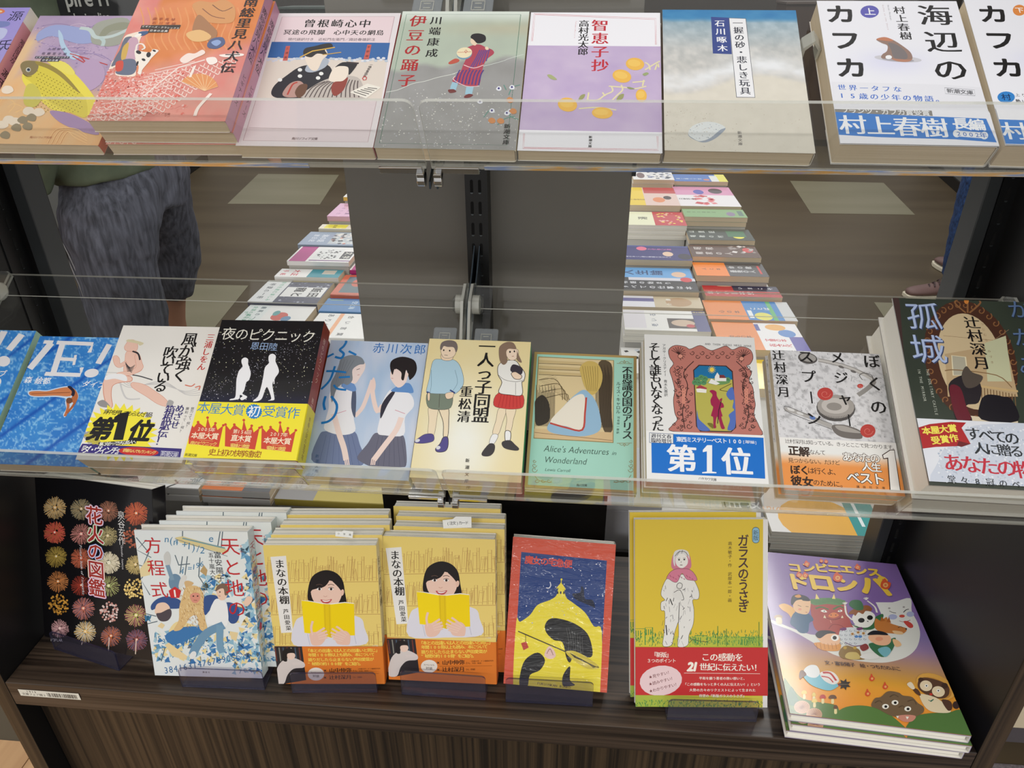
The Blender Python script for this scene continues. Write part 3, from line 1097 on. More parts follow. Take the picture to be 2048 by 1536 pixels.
def sp_hakken(a):
    a.r(0, 0, a.w, a.h, (206, 152, 176))
    a.vt('南総里見八犬伝', a.w / 2, 22, a.w / 2, 74, 7.5, (70, 44, 60), 0.01)
    a.vt('ビギナーズ', a.w / 2, 96, a.w / 2, 122, 5, (96, 60, 80))


def bg_sonezaki(a):
    a.r(0, 0, a.w, a.h, (232, 224, 226))
    a.g(lambda u, v: (236 - 4 * v, 214 + 4 * v, 218 + 3 * v), 0.045, 0.03, 0.955, 0.965, 6, 8)
    a.l([(a.w * .045, a.h * .03), (a.w * .955, a.h * .03), (a.w * .955, a.h * .965), (a.w * .045, a.h * .965)], 0.35, (190, 158, 164), True)
    a.c(450, 0, 4)
    a.ht('曾根崎心中', 678, 188, 1120, 190, 96, BLK, 0.0, True)
    a.ht('冥途の飛脚　心中天の網島', 500, 258, 1240, 262, 62, BLK, -0.004, True)
    a.ht('現代語訳付き　近松門左衛門／諏訪春雄訳注', 520, 315, 1185, 317, 34, (84, 66, 76))
    # generic picture panel: blue sky, pale snow, patterned robes
    a.p([(375, 335), (1320, 343), (1250, 803), (250, 783)], (226, 214, 202))
    a.p([(375, 335), (1320, 343), (1298, 480), (340, 462)], (60, 106, 168))
    R = random.Random(5)
    for i in range(46):
        x = 345 + i * 21
        a.e(x, 478 + R.uniform(-14, 12), 15, 10, R.choice([(226, 226, 232), (190, 202, 216), (214, 216, 226)]), n=8); a.k -= (i % 4 != 0)
    a.p([(488, 370), (522, 368), (500, 485), (462, 487)], (206, 98, 88)); a.p([(1140, 358), (1172, 358), (1150, 475), (1108, 475)], (206, 98, 88))
    a.vt('三浦屋', 500, 390, 486, 460, 24, BLK); a.vt('平野屋', 1150, 378, 1136, 450, 24, BLK)
    # robes as plain masses
    a.b([(370, 750), (400, 680), (500, 600), (590, 540), (680, 520), (820, 520), (860, 600), (800, 700), (700, 770), (560, 790), (420, 785)], (48, 46, 52))
    a.b([(640, 560), (700, 470), (760, 450), (830, 480), (800, 540), (700, 580)], (176, 184, 196))
    for q in ((600, 560), (770, 590), (745, 625), (600, 610), (440, 640)):
        a.e(*q, 18, 14, (240, 240, 236))
    a.b([(640, 440), (660, 400), (740, 370), (800, 390), (820, 440), (780, 480), (740, 560), (690, 560), (650, 500)], (240, 224, 206))
    a.b([(630, 440), (640, 390), (720, 370), (800, 350), (850, 350), (860, 380), (800, 400), (820, 440), (740, 430), (690, 460)], (52, 48, 48))
    a.l([(600, 460), (700, 410), (880, 380)], 12, (224, 178, 76)); a.l([(780, 440), (930, 420)], 9, (214, 170, 80))
    a.b([(600, 780), (660, 720), (800, 640), (930, 610), (1060, 620), (1110, 700), (1130, 785), (860, 800)], (196, 186, 178))
    for i in range(13):
        a.l([(640 + i * 36, 780), (700 + i * 30, 700), (800 + i * 22, 632 + abs(i - 7) * 3)], 9, (92, 80, 78), sm=True); a.k -= 1
    a.k += 1
    a.b([(830, 640), (860, 560), (900, 520), (980, 510), (1000, 560), (960, 640), (930, 670), (880, 660)], (242, 228, 212))
    a.b([(880, 540), (940, 500), (1020, 505), (1060, 510), (1030, 560), (990, 600), (985, 540), (920, 530)], (46, 44, 48))
    a.l([(970, 500), (1070, 508)], 16, (70, 60, 62))
    a.b([(870, 660), (940, 650), (985, 620), (950, 720), (880, 770), (850, 720)], (150, 70, 60))
    a.b([(460, 750), (520, 670), (600, 650), (640, 700), (600, 770), (500, 780)], (190, 150, 140))
    a.l([(500, 760), (540, 680), (580, 660)], 14, (188, 70, 60), sm=True); a.b([(560, 740), (600, 680), (660, 680), (640, 750), (590, 785)], (112, 78, 60))
    a.p([(1000, 740), (1140, 670), (1250, 700), (1130, 790)], (240, 234, 222))
    for i in range(5):
        a.l([(1030 + i * 28, 735 - i * 8), (1130 + i * 22, 768 - i * 14)], 7, (70, 66, 66)); a.k -= 1
    a.k += 1
    a.vt('一陽斎豊国画', 1170, 520, 1118, 610, 24, (60, 56, 60)); a.l([(1100, 628), (1115, 612), (1134, 622), (1128, 640), (1108, 642)], 6, (200, 60, 60), True)
    a.ht('角川ソフィア文庫', 548, 1110, 728, 1112, 26, (110, 84, 90))
    a.l([(190, 1022), (1180, 1045)], 2.5, (206, 186, 190))


def bg_izu(a):
    def f(u, v):
        n = fbm(u * 9, v * 11, 8)
        e = 0.39 + 0.10 * (0.5 - u) + 0.02 * np.sin(u * 20)
        k = np.clip((v - e) * 30, 0, 1)
        hz = np.exp(-((v - .14) / .05) ** 2) * np.clip(u * 1.5 - .2, 0, 1)
        top = np.clip((0.1 - v) * 12, 0, 1)
        r = (178 + 40 * top + 6 * hz + 8 * n) * (1 - k) + (148 + 18 * n) * k
        g = (188 + 36 * top - 6 * hz + 10 * n) * (1 - k) + (147 + 18 * n) * k
        b = (172 + 44 * top - 12 * hz + 8 * n) * (1 - k) + (144 + 20 * n) * k
        return r, g, b
    a.r(0, 0, a.w, a.h, (222, 230, 220))
    a.g(f, 0.0, 0.02, 1, 1, 50, 70)
    for x in (0.035,):
        a.l([(a.w * x, a.h * .025), (a.w * (1 - x - .03), a.h * .025), (a.w * (1 - x - .03), a.h * .97), (a.w * x, a.h * .97)], 0.3, (66, 112, 92), True)
    a.c(450, 0, 4)
    a.l([(1270, 740), (1380, 720), (1500, 670), (1600, 650), (1700, 620), (1840, 590)], 5, (228, 232, 222), sm=True)
    a.vt('伊豆の踊子', 1545, 170, 1455, 645, 132, (178, 40, 44), 0.0, True)
    a.vt('川端康成', 1690, 165, 1655, 425, 92, BLK, -0.002, True)
    a.sp(150, 1240, 780, 2050, 1170, 6, [(226, 224, 216), (190, 190, 196)], 9)
    a.c(900, 0, 4)
    a.sp(150, -300, 700, 560, 1190, 5.5, [(226, 224, 216), (196, 196, 196)], 11)
    a.l([(0, 600), (120, 560), (270, 530), (420, 490), (470, 470), (590, 435)], 5, (214, 222, 214), sm=True)
    # dancing girl seen from behind
    a.b([(20, 640), (60, 600), (90, 560), (105, 520), (130, 460), (120, 400), (160, 370), (230, 355), (290, 380), (340, 400), (350, 430), (300, 470), (270, 520), (250, 600), (230, 680), (140, 690), (40, 665)], (178, 72, 90))
    for i in range(8):
        x = 40 + i * 27
        a.l([(x, 668 + i * 2), (x + 18, 600), (x + 40, 560)], 11, (88, 64, 132), sm=True); a.k -= 1
    a.k += 1
    for i in range(6):
        a.l([(150 + i * 28, 560 - i * 14), (200 + i * 22, 480 - i * 14), (240 + i * 16, 400)], 9, (96, 76, 146), sm=True); a.k -= 1
    a.k += 1
    a.l([(110, 520), (190, 545), (270, 520)], 8, (236, 206, 206), sm=True); a.l([(40, 610), (30, 640), (130, 690), (235, 690)], 6, (240, 214, 214), sm=True)
    a.b([(165, 340), (170, 310), (200, 320), (215, 350), (195, 365)], (238, 214, 186)); a.b([(280, 380), (300, 375), (310, 395), (290, 400)], (238, 214, 186))
    a.b([(165, 300), (180, 275), (230, 268), (280, 285), (285, 325), (250, 345), (215, 345), (190, 320)], (44, 40, 44))
    a.e(115, 430, 62, 46, (122, 160, 184), -8); a.e(115, 422, 62, 42, (240, 226, 188), -8)
    a.l([(60, 420), (170, 415)], 4, (190, 70, 60)); a.l([(118, 412), (128, 400), (138, 412), (126, 426)], 4, (190, 70, 60), True)
    a.b([(-10, 500), (40, 470), (75, 480), (60, 500), (0, 515)], (196, 90, 74))
    a.p([(5, 690), (20, 655), (65, 668), (45, 725), (0, 715)], (158, 196, 212)); a.p([(130, 695), (190, 695), (175, 760), (120, 755)], (158, 196, 212))
    a.b([(-15, 720), (30, 715), (50, 735), (0, 745)], (120, 62, 60)); a.b([(115, 770), (150, 752), (185, 760), (160, 780), (118, 784)], (120, 62, 60))
    # roadside flowers
    for q in ([(270, 940), (300, 900), (330, 870)], [(440, 900), (500, 940), (560, 960)], [(380, 1000), (440, 950), (520, 930)], [(470, 760), (500, 700), (560, 680)], [(450, 720), (430, 680)]):
        a.l(q, 7, (98, 150, 136), sm=True)
    for x, y in ((390, 708), (495, 698), (335, 885), (455, 905), (240, 812), (480, 890)):
        a.b([(x - 22, y + 6), (x - 6, y - 16), (x + 18, y - 10), (x + 20, y + 14), (x - 4, y + 20)], (228, 230, 236)); a.e(x, y, 9, 9, (70, 62, 128), n=8)
    for x, y in ((480, 800), (335, 965), (405, 968), (505, 890)):
        a.b([(x - 30, y), (x - 6, y - 22), (x + 24, y - 10), (x + 26, y + 16), (x - 6, y + 24)], (206, 138, 84))
    a.vt('新潮文庫', 458, 1012, 448, 1140, 46, BLK, 0, True)


def bg_chieko(a):
    a.r(0, 0, a.w, a.h, (244, 243, 248))
    a.c(900, 0, 4)
    for o in (0, 9):
        a.l([(652 + o, 330), (672 + o, 108 + o), (1648 - o, 148 + o), (1652 - o, 358)], 2.4, (206, 70, 84))
        a.l([(588 + o, 1068), (582 + o, 1188 - o), (1668 - o, 1205 - o), (1664 - o, 1090)], 2.4, (206, 70, 84))
    a.g(lambda u, v: (188 + 22 * fbm(u * 6, v * 12, 4), 166 + 26 * fbm(u * 6, v * 12, 4), 206 + 12 * fbm(u * 6, v * 12, 4)), 0.0, 0.262, 1, 0.865, 50, 44)
    a.vt('智恵子抄', 1200, 205, 1200, 525, 132, (196, 44, 58), 0.012, True)
    a.vt('高村光太郎', 1072, 190, 1063, 415, 80, BLK, 0, True)
    a.ht('Takamura', 1010, 172, 1003, 235, 14, (206, 70, 90), rot=-PI / 2); a.ht('Kotaro', 1002, 245, 998, 300, 14, (206, 70, 90), rot=-PI / 2)
    for q in ([(1030, 870), (1180, 860), (1330, 880)], [(1090, 800), (1180, 800), (1240, 760), (1300, 730), (1290, 690)], [(1300, 800), (1340, 760), (1380, 720), (1370, 680)], [(1270, 690), (1400, 700), (1480, 710), (1570, 690)], [(1460, 660), (1560, 650)], [(1560, 560), (1640, 510), (1680, 490)], [(1600, 560), (1590, 520), (1560, 500)], [(1640, 560), (1660, 510), (1670, 540)], [(1100, 800), (1110, 740)], [(1240, 770), (1220, 740)], [(1540, 690), (1550, 640)]):
        a.l(q, 13, (232, 222, 178), sm=True)
    for x, y, rx, ry, r in ((1480, 513, 74, 50, 5), (1375, 610, 76, 52, 12), (1530, 765, 44, 52, -10), (940, 838, 78, 56, 8), (1218, 905, 84, 46, 3)):
        a.e(x, y, rx, ry, (240, 188, 84), r); a.e(x - rx * .1, y - ry * .15, rx * .7, ry * .55, (244, 200, 100), r)
    a.b([(1025, 805), (1045, 765), (1080, 755), (1070, 785), (1040, 805)], (158, 160, 106)); a.b([(1330, 810), (1350, 765), (1390, 752), (1380, 790)], (158, 160, 106))
    a.b([(778, 600), (810, 600), (855, 635), (830, 640), (795, 625)], (172, 178, 128)); a.b([(1540, 595), (1570, 580), (1590, 590), (1560, 608)], (158, 170, 120)); a.b([(1415, 700), (1440, 698), (1478, 712), (1440, 715)], (150, 158, 110))
    a.vt('新潮文庫', 1124, 1098, 1120, 1172, 25, BLK, 0, True)


def bg_beach(a):
    def f(u, v):
        n = fbm(u * 10, v * 26, 2)
        n2 = fbm(u * 22, v * 30, 5)
        sea = np.clip((0.09 - v + 0.02 * n) * 26, 0, 1)
        e = 0.50 + 0.20 * np.clip(0.55 - u, 0, 1) + 0.03 * np.sin(7 * u)
        sand = np.clip((v - e) * 30, 0, 1)
        foam = np.clip(np.exp(-((v - e + .06) / .06) ** 2) * (0.2 + 1.2 * n), 0, 1)
        r = 160 + 50 * n2 + 40 * v
        g = 170 + 44 * n2 + 20 * v
        b = 174 + 40 * n2 + 4 * v
        r, g, b = r + foam * (236 - r), g + foam * (238 - g), b + foam * (240 - b)
        r, g, b = r * (1 - sand) + (218 + 10 * n2) * sand, g * (1 - sand) + (212 + 10 * n2) * sand, b * (1 - sand) + (198 + 10 * n2) * sand
        d = np.clip((0.3 - v) * 3, 0, 1)
        r, g, b = r - 50 * d, g - 22 * d, b - 4 * d
        return r * (1 - sea) + (44 + 30 * n) * sea, g * (1 - sea) + (120 + 26 * n) * sea, b * (1 - sea) + (178 + 14 * n) * sea
    a.g(f, nx=70, ny=90)
    a.c(1300, 0, 4)
    a.p([(488, 135), (630, 142), (655, 434), (503, 428)], (56, 74, 142))
    a.vt('石川啄木', 558, 188, 580, 386, 78, (246, 246, 250), -0.004, True)
    a.p([(630, 142), (768, 148), (842, 782), (690, 780)], (90, 92, 100)); a.p([(634, 146), (764, 151), (838, 778), (694, 776)], (240, 240, 242))
    a.vt('一握の砂・悲しき玩具', 702, 186, 762, 728, 78, (44, 46, 60), -0.004, True)
    a.b([(305, 1080), (340, 1010), (440, 975), (540, 985), (600, 1020), (590, 1050), (520, 1110), (440, 1140), (370, 1125)], (156, 166, 180))
    a.b([(305, 1070), (340, 1008), (440, 975), (540, 985), (602, 1020), (560, 1040), (480, 1105), (400, 1130), (350, 1110)], (226, 230, 230))
    a.sp(26, 320, 990, 560, 1110, 5, [(150, 160, 172), (180, 188, 196)], 3)
    a.sp(120, 110, 860, 520, 1190, 6, [(190, 172, 150), (150, 130, 110), (206, 194, 176)], 6, asp=3)
    a.sp(60, 600, 860, 1320, 1230, 4, [(190, 176, 158), (206, 194, 176)], 8)
    a.vt('新潮文庫', 716, 1062, 724, 1152, 30, (110, 106, 104), 0, True)


def kafka_cover(circ, cc, orange=False):
    def f(a):
        a.g(lambda u, v: (238 - 14 * np.exp(-((u - .45) ** 2 / .05 + (v - .45) ** 2 / .006)) , 238 - 14 * np.exp(-((u - .45) ** 2 / .05 + (v - .45) ** 2 / .006)), 244 + 0 * v), nx=20, ny=30)
        if orange:
            a.c(1536, 0, 4)
            a.vt('カフカ', 1800, 115, 1920, 545, 225, BLK, 0.035, sx=1.05)
            a.e(2010, 82, 52, 44, (226, 140, 70)); a.ht('下', 2012, 82, 2012, 82, 70, (250, 250, 250), 0.02)
            a.e(1905, 778, 70, 46, (56, 134, 206)); a.ht('村', 1905, 778, 1905, 778, 74, (30, 50, 90), 0.01)
            a.ht('上り', 1995, 760, 2045, 762, 36, BLK); a.ht('熱い', 2000, 808, 2050, 810, 36, BLK, 0.02)
            return
        a.c(1536, 0, 4)
        a.vt('カフカ', 580, 115, 665, 545, 225, BLK, 0.035, sx=1.06)
        a.vt('海辺の', 1335, 125, 1460, 560, 250, BLK, 0.015, True, sx=1.04)
        a.e(813, 94, 74, 50, cc); a.ht(circ, 814, 94, 814, 94, 92, (246, 246, 250), 0.015)
        a.vt('村上春樹', 1050, 82, 1102, 288, 92, (36, 34, 36), 0.0, True)
        a.ht('Haruki Murakami', 962, 45, 985, 160, 20, (150, 150, 156), rot=-1.35); a.ht('Kafka on the Shore', 920, 45, 962, 235, 18, (190, 150, 156), rot=-1.35)
        a.e(1040, 470, 190, 26, (206, 204, 210), 4); a.e(1040, 478, 130, 16, (170, 166, 174), 4)
        a.b([(865, 315), (930, 297), (1000, 320), (1080, 370), (1140, 420), (1155, 470), (1120, 495), (1040, 492), (985, 470), (975, 440), (940, 470), (905, 462), (915, 435), (950, 410), (955, 365), (910, 345)], (152, 124, 112))
        a.b([(960, 345), (1010, 350), (1070, 385), (1110, 430), (1110, 470), (1040, 478), (1000, 450), (985, 400)], (126, 118, 118))
        a.b([(865, 315), (930, 297), (1000, 320), (980, 330), (920, 325)], (196, 128, 96)); a.b([(990, 470), (1120, 478), (1155, 470), (1120, 495), (1040, 492)], (186, 132, 108))
        a.e(965, 458, 26, 16, (244, 244, 246))
        a.p([(510, 655), (1365, 677), (1700, 700), (1760, 860), (530, 860)], (232, 232, 238)); a.k += 0
        a.ht('世界一タフな', 590, 700, 1035, 716, 64, (74, 116, 200), 0.006, True)
        a.ht('15歳の少年の物語。', 590, 765, 1375, 795, 68, (74, 116, 200), 0.006, True)
        a.l([(1412, 702), (1652, 720), (1656, 768), (1418, 750)], 2.5, (120, 120, 130), True)
        a.ht('新潮文庫', 1455, 728, 1615, 742, 50, (60, 60, 66), 0.01)
    return f


def kafka_band(orange=False):
    def f(a):
        a.c(1536, 0, 4)
        if orange:
            a.r(1800, 880, 2800, 1150, (244, 244, 248))
            a.p([(1840, 955), (2500, 975), (2500, 1165), (1892, 1150)], (64, 132, 212))
            a.ht('村上', 1975, 1050, 2180, 1060, 190, (244, 246, 250), 0.012, True)
            return
        a.p([(500, 860), (1800, 900), (1860, 1200), (560, 1160)], (242, 242, 248))
        a.p([(520, 872), (1310, 885), (1318, 928), (528, 905)], (140, 136, 130))
        a.ht('フランツ・カフカ賞受賞', 612, 886, 1262, 905, 62, (240, 240, 240), 0.02)
        a.p([(525, 895), (900, 915), (1400, 935), (1745, 950), (1830, 1140), (1500, 1115), (900, 1098), (560, 1078)], (58, 128, 210))
        a.ht('村上春樹', 680, 1000, 1330, 1025, 205, (244, 246, 250), 0.012, True)
        a.ht('長編', 1540, 990, 1670, 1000, 120, (244, 246, 250), 0.035)
        a.l([(1510, 1068), (1730, 1085)], 62, (244, 246, 250)); a.e(1510, 1068, 31, 31, (244, 246, 250)); a.e(1730, 1085, 31, 31, (244, 246, 250))
        a.ht('2002年', 1525, 1070, 1722, 1084, 56, (58, 110, 190), 0.006)
    return f

# ================================================================ printed artwork, lower tray
SKIN = (238, 204, 180)


def pool(u, v, s=0):
    n = fbm(u * 9, v * 13, s + 3)
    w = np.abs(fbm(u * 24 + n * 3, v * 34, s + 5, 2) - 0.5) * 2
    k = np.clip(1 - w * 6, 0, 1)
    r = 42 + 26 * n + 90 * k
    g = 112 + 36 * n + 66 * k
    b = 196 + 20 * n + 30 * k
    for o in (0.32, 1.02, 1.62):
        m = np.clip(1 - np.abs((v * 1.25 + u * 0.95 - o)) * 22, 0, 1)
        r, g, b = r * (1 - m) + 26 * m, g * (1 - m) + 84 * m, b * (1 - m) + 176 * m
    return r, g, b


def bg_dive(a):
    a.g(pool, nx=90, ny=120)
    a.c(0, 600, 4)
    W = (232, 230, 232)
    a.l([(410, 345), (235, 550)], 62, W); a.l([(150, 345), (235, 550)], 50, W); a.l([(350, 335), (425, 338)], 32, W)
    a.l([(500, 350), (425, 590)], 50, W); a.l([(360, 590), (640, 600), (655, 540)], 34, W); a.l([(455, 340), (740, 352), (715, 420)], 34, W); a.l([(470, 470), (610, 478)], 30, W); a.l([(605, 440), (590, 520)], 22, W)
    a.l([(875, 355), (785, 510)], 50, W); a.e(733, 585, 58, 34, W, -10)
    a.ht('森', 228, 640, 228, 640, 60, (244, 244, 248), 0.012); a.ht('絵都', 312, 645, 375, 648, 60, (244, 244, 248), 0.012)
    a.ht('ダイブ', 690, 672, 810, 682, 52, (244, 244, 248), 0.02, sh=0.2)
    a.b([(228, 730), (300, 720), (380, 722), (470, 700), (545, 690), (600, 715), (630, 770), (600, 830), (575, 880), (540, 900), (520, 940), (505, 915), (530, 870), (520, 820), (525, 790), (440, 775), (300, 778), (235, 765)], (200, 220, 240))
    a.b([(238, 735), (300, 728), (380, 730), (470, 708), (545, 698), (595, 722), (560, 770), (440, 765), (300, 770), (240, 760)], (206, 128, 82))
    a.l([(250, 752), (400, 745), (560, 740)], 4, (110, 60, 40), sm=True)
    a.b([(560, 700), (600, 716), (626, 770), (600, 828), (566, 800), (580, 760)], (186, 108, 66)); a.b([(540, 695), (566, 690), (600, 730), (590, 770), (570, 760), (575, 730)], (38, 36, 54))
    a.l([(540, 800), (545, 860), (520, 930)], 22, (196, 116, 74), sm=True); a.l([(600, 820), (575, 860), (535, 905)], 20, (176, 100, 62), sm=True); a.e(555, 805, 26, 24, (120, 76, 52))


def bg_dive_far(a):
    a.g(pool, nx=60, ny=80)
    a.c(0, 600, 4)
    W = (232, 230, 232)
    a.l([(175, 275), (70, 400)], 60, W); a.l([(35, 250), (-60, 420)], 60, W); a.e(30, 490, 52, 42, W, -10); a.e(-80, 490, 40, 34, W)
    a.ht('ブ', 20, 590, 20, 590, 60, W, 0.02); a.e(-5, 650, 16, 24, W)


def sp_dive(a):
    a.r(0, 0, a.w, a.h, (158, 196, 178))
    a.vt('森絵都', a.w / 2, 28, a.w / 2, 44, 6, (40, 50, 50), 0.01)
    a.e(a.w / 2, 62, 2.4, 2.4, (50, 120, 170))
    a.vt('ＤＩＶＥ!!下', a.w / 2, 70, a.w / 2, 106, 6, (40, 50, 50), 0.01)


def bg_kaze(a):
    a.g(lambda u, v: (232 + 6 * fbm(u * 4, v * 5), 229 + 6 * fbm(u * 4, v * 5), 222 + 6 * fbm(u * 4, v * 5)), nx=12, ny=16)
    a.c(0, 600, 4)
    FL, LN = (236, 196, 178), (214, 138, 112)
    for k in range(4):
        a.l([(830 + k * 10, 580 + k * 20), (960, 590 + k * 26), (1060, 670 + k * 10), (1300, 680 - k * 10), (1480, 730 + k * 8), (1600, 700 + k * 20)], 5, (200, 198, 196), sm=True); a.k -= 1
    a.k += 1
    a.l([(960, 650), (980, 730), (1020, 790), (1120, 790)], 12, (206, 204, 202), sm=True)
    def part(p):
        a.l(p, 5, LN, True, True); a.k -= 1; a.b(p, FL)
    part([(1060, 660), (1160, 680), (1240, 730), (1310, 780), (1350, 830), (1330, 850), (1260, 830), (1170, 770), (1060, 700)])
    part([(830, 640), (900, 600), (1040, 610), (1050, 650), (960, 660), (900, 690), (890, 770), (900, 850), (860, 860), (830, 760), (826, 690)])
    part([(1010, 420), (1060, 405), (1110, 430), (1140, 540), (1100, 580), (1010, 600), (990, 560), (1000, 490)])
    part([(905, 460), (930, 445), (955, 470), (960, 510), (1000, 490), (1010, 510), (960, 540), (920, 520)])
    part([(1110, 430), (1135, 500), (1140, 550), (1050, 600), (960, 600), (940, 585), (1050, 560), (1090, 530), (1080, 450)])
    part([(1010, 350), (1035, 320), (1080, 325), (1100, 360), (1095, 400), (1060, 410), (1010, 405), (996, 378)])
    a.b([(1010, 330), (1030, 315), (1090, 325), (1150, 345), (1120, 365), (1100, 350), (1050, 340)], (216, 206, 170))
    a.b([(840, 640), (860, 600), (960, 590), (1010, 610), (1010, 650), (920, 630)], (238, 238, 238))
    a.l([(1060, 410), (1105, 430), (1120, 480)], 13, (50, 50, 54), sm=True)
    for k in range(6):
        a.l([(1002 + k * 3, 500 + k * 14), (1040, 540 + k * 6), (1080 - k * 5, 520 + k * 12)], 5, (60, 60, 64), sm=True); a.k -= 1
    a.k += 1
    a.l([(1060, 600), (1120, 610), (1220, 640)], 9, (70, 70, 74), sm=True)
    a.b([(780, 820), (830, 800), (880, 850), (850, 860), (800, 850)], (150, 148, 148)); a.b([(1330, 850), (1350, 800), (1390, 815), (1370, 850)], (170, 168, 166))
    for q in ([(1480, 680), (1530, 690), (1560, 670)], [(1560, 700), (1600, 690), (1590, 720)]):
        a.l(q, 9, (214, 120, 96), sm=True)
    a.vt('風が強く', 1520, 315, 1440, 605, 118, BLK, 0.0, True); a.vt('吹いている', 1365, 420, 1285, 690, 108, BLK, 0.0, True)
    a.vt('三浦しをん', 1685, 300, 1612, 535, 62, (196, 50, 44), -0.002, True)
    # band-like printed star at the foot
    cx, cy = 960, 1060
    ray = []
    for i in range(56):
        t = 2 * PI * i / 56
        r = 1.0 if i % 2 else 0.80
        ray.append((cx + 305 * r * math.cos(t), cy + 235 * r * math.sin(t)))
    a.p(ray, (246, 232, 66))
    for i in range(16):
        a.l([(640 + i * 6, 1060 + i * 8), (760 + i * 4, 1040 + i * 8)], 4, (60, 50, 90)); a.k -= 1
    a.k += 1
    a.ht('背中を押してもらえた作品', 850, 895, 1200, 920, 42, BLK, 0.012, sh=0.2)
    a.ht('第', 815, 1035, 815, 1035, 185, BLK, 0.045, sh=0.15); a.p([(965, 905), (1035, 895), (985, 1120), (905, 1120), (945, 960), (905, 975), (918, 935)], BLK); a.ht('位', 1130, 1050, 1130, 1050, 175, BLK, 0.045, sh=0.15)
    a.vt('箱根駅伝！', 1360, 880, 1285, 1130, 74, (58, 48, 118), 0.012, True); a.vt('めざせ', 1440, 870, 1400, 1000, 66, (50, 44, 110), 0.012, True)
    a.vt('努力って、何？', 1540, 870, 1500, 1010, 24, (50, 46, 60)); a.vt('勝利って…何？', 1500, 870, 1450, 1050, 24, (50, 46, 60))
    a.p([(660, 1150), (1455, 1190), (1440, 1266), (610, 1230)], (58, 46, 122))
    a.p([(790, 1140), (1095, 1120), (1090, 1150), (785, 1172)], (30, 28, 30)); a.ht('夢に向かってがんばる人へ', 810, 1156, 1075, 1136, 32, (248, 248, 240), 0.02)
    a.ht('『ダ・ヴィンチ』', 650, 1196, 960, 1206, 58, (244, 244, 240), 0.02, sh=.1)
    a.e(1110, 1214, 160, 36, (200, 50, 46), 3); a.ht('読者なんでもランキング', 1000, 1203, 1235, 1222, 28, (244, 224, 130), 0.012)
    a.l([(1290, 1210), (1430, 1218), (1425, 1262), (1282, 1255)], 3, (230, 230, 240), True); a.ht('新潮文庫', 1308, 1232, 1405, 1240, 36, (230, 230, 240))


def bg_night(a):
    a.g(lambda u, v: (16 + 10 * np.clip((v - .5) * 5, 0, 1), 16 + 14 * np.clip((v - .5) * 5, 0, 1), 20 + 60 * np.clip((v - .52) * 6, 0, 1)), nx=4, ny=24)
    a.c(360, 620, 4)
    a.sp(330, 200, 150, 1100, 720, 3.4, [(220, 220, 230), (150, 150, 170), (240, 240, 200)], 4)
    R = random.Random(8)
    for i in range(240):
        t = R.random()
        x, y = 1080 - 900 * t + R.gauss(0, 40), 220 + 470 * t + R.gauss(0, 40)
        a.e(x, y, 2.2, 2.2, (196, 196, 214), n=4); a.k -= 1
    a.k += 1
    W = (240, 240, 242)
    a.b([(492, 420), (495, 395), (520, 380), (545, 395), (545, 430), (555, 460), (566, 510), (552, 560), (530, 580), (515, 640), (500, 670), (535, 690), (530, 706), (495, 722), (480, 706), (500, 690), (480, 680), (470, 712), (400, 722), (405, 712), (440, 700), (448, 640), (452, 560), (470, 490), (500, 455)], W)
    a.b([(708, 400), (712, 365), (740, 350), (766, 368), (764, 410), (785, 460), (790, 500), (760, 545), (740, 590), (745, 640), (755, 700), (752, 720), (720, 725), (705, 725), (730, 705), (700, 620), (680, 640), (650, 715), (590, 732), (590, 720), (625, 690), (650, 610), (665, 540), (680, 460), (712, 425)], W)
    a.l([(752, 545), (752, 592)], 8, W)
    a.lt('', 0, 0, 1, 1, W)
    a.ht('夜のピクニック', 390, 190, 1030, 215, 118, (236, 234, 222), -0.008, sx=.95)
    a.ht('恩田陸', 600, 288, 745, 296, 72, (150, 176, 214), 0.0)


def crown(a, x, y, w):
    h = w * 0.78
    R_ = (206, 72, 52)
    pts = [(0, .22), (.14, .42), (.27, .20), (.50, .40), (.56, .0), (.66, .42), (.80, .20), (.86, .46), (1.04, .26)]
    top = [(x + (p - .5) * w, y + q * h + (p - .5) * 18) for p, q in pts]
    a.p(top + [(x + .40 * w, y + h * 1.12 + 8), (x - .52 * w, y + h * 1.06 - 6)], R_)
    for p in (top[0], top[2], top[4], top[6], top[8]):
        a.e(p[0], p[1], 11, 10, R_); a.k -= 1
    a.k += 1


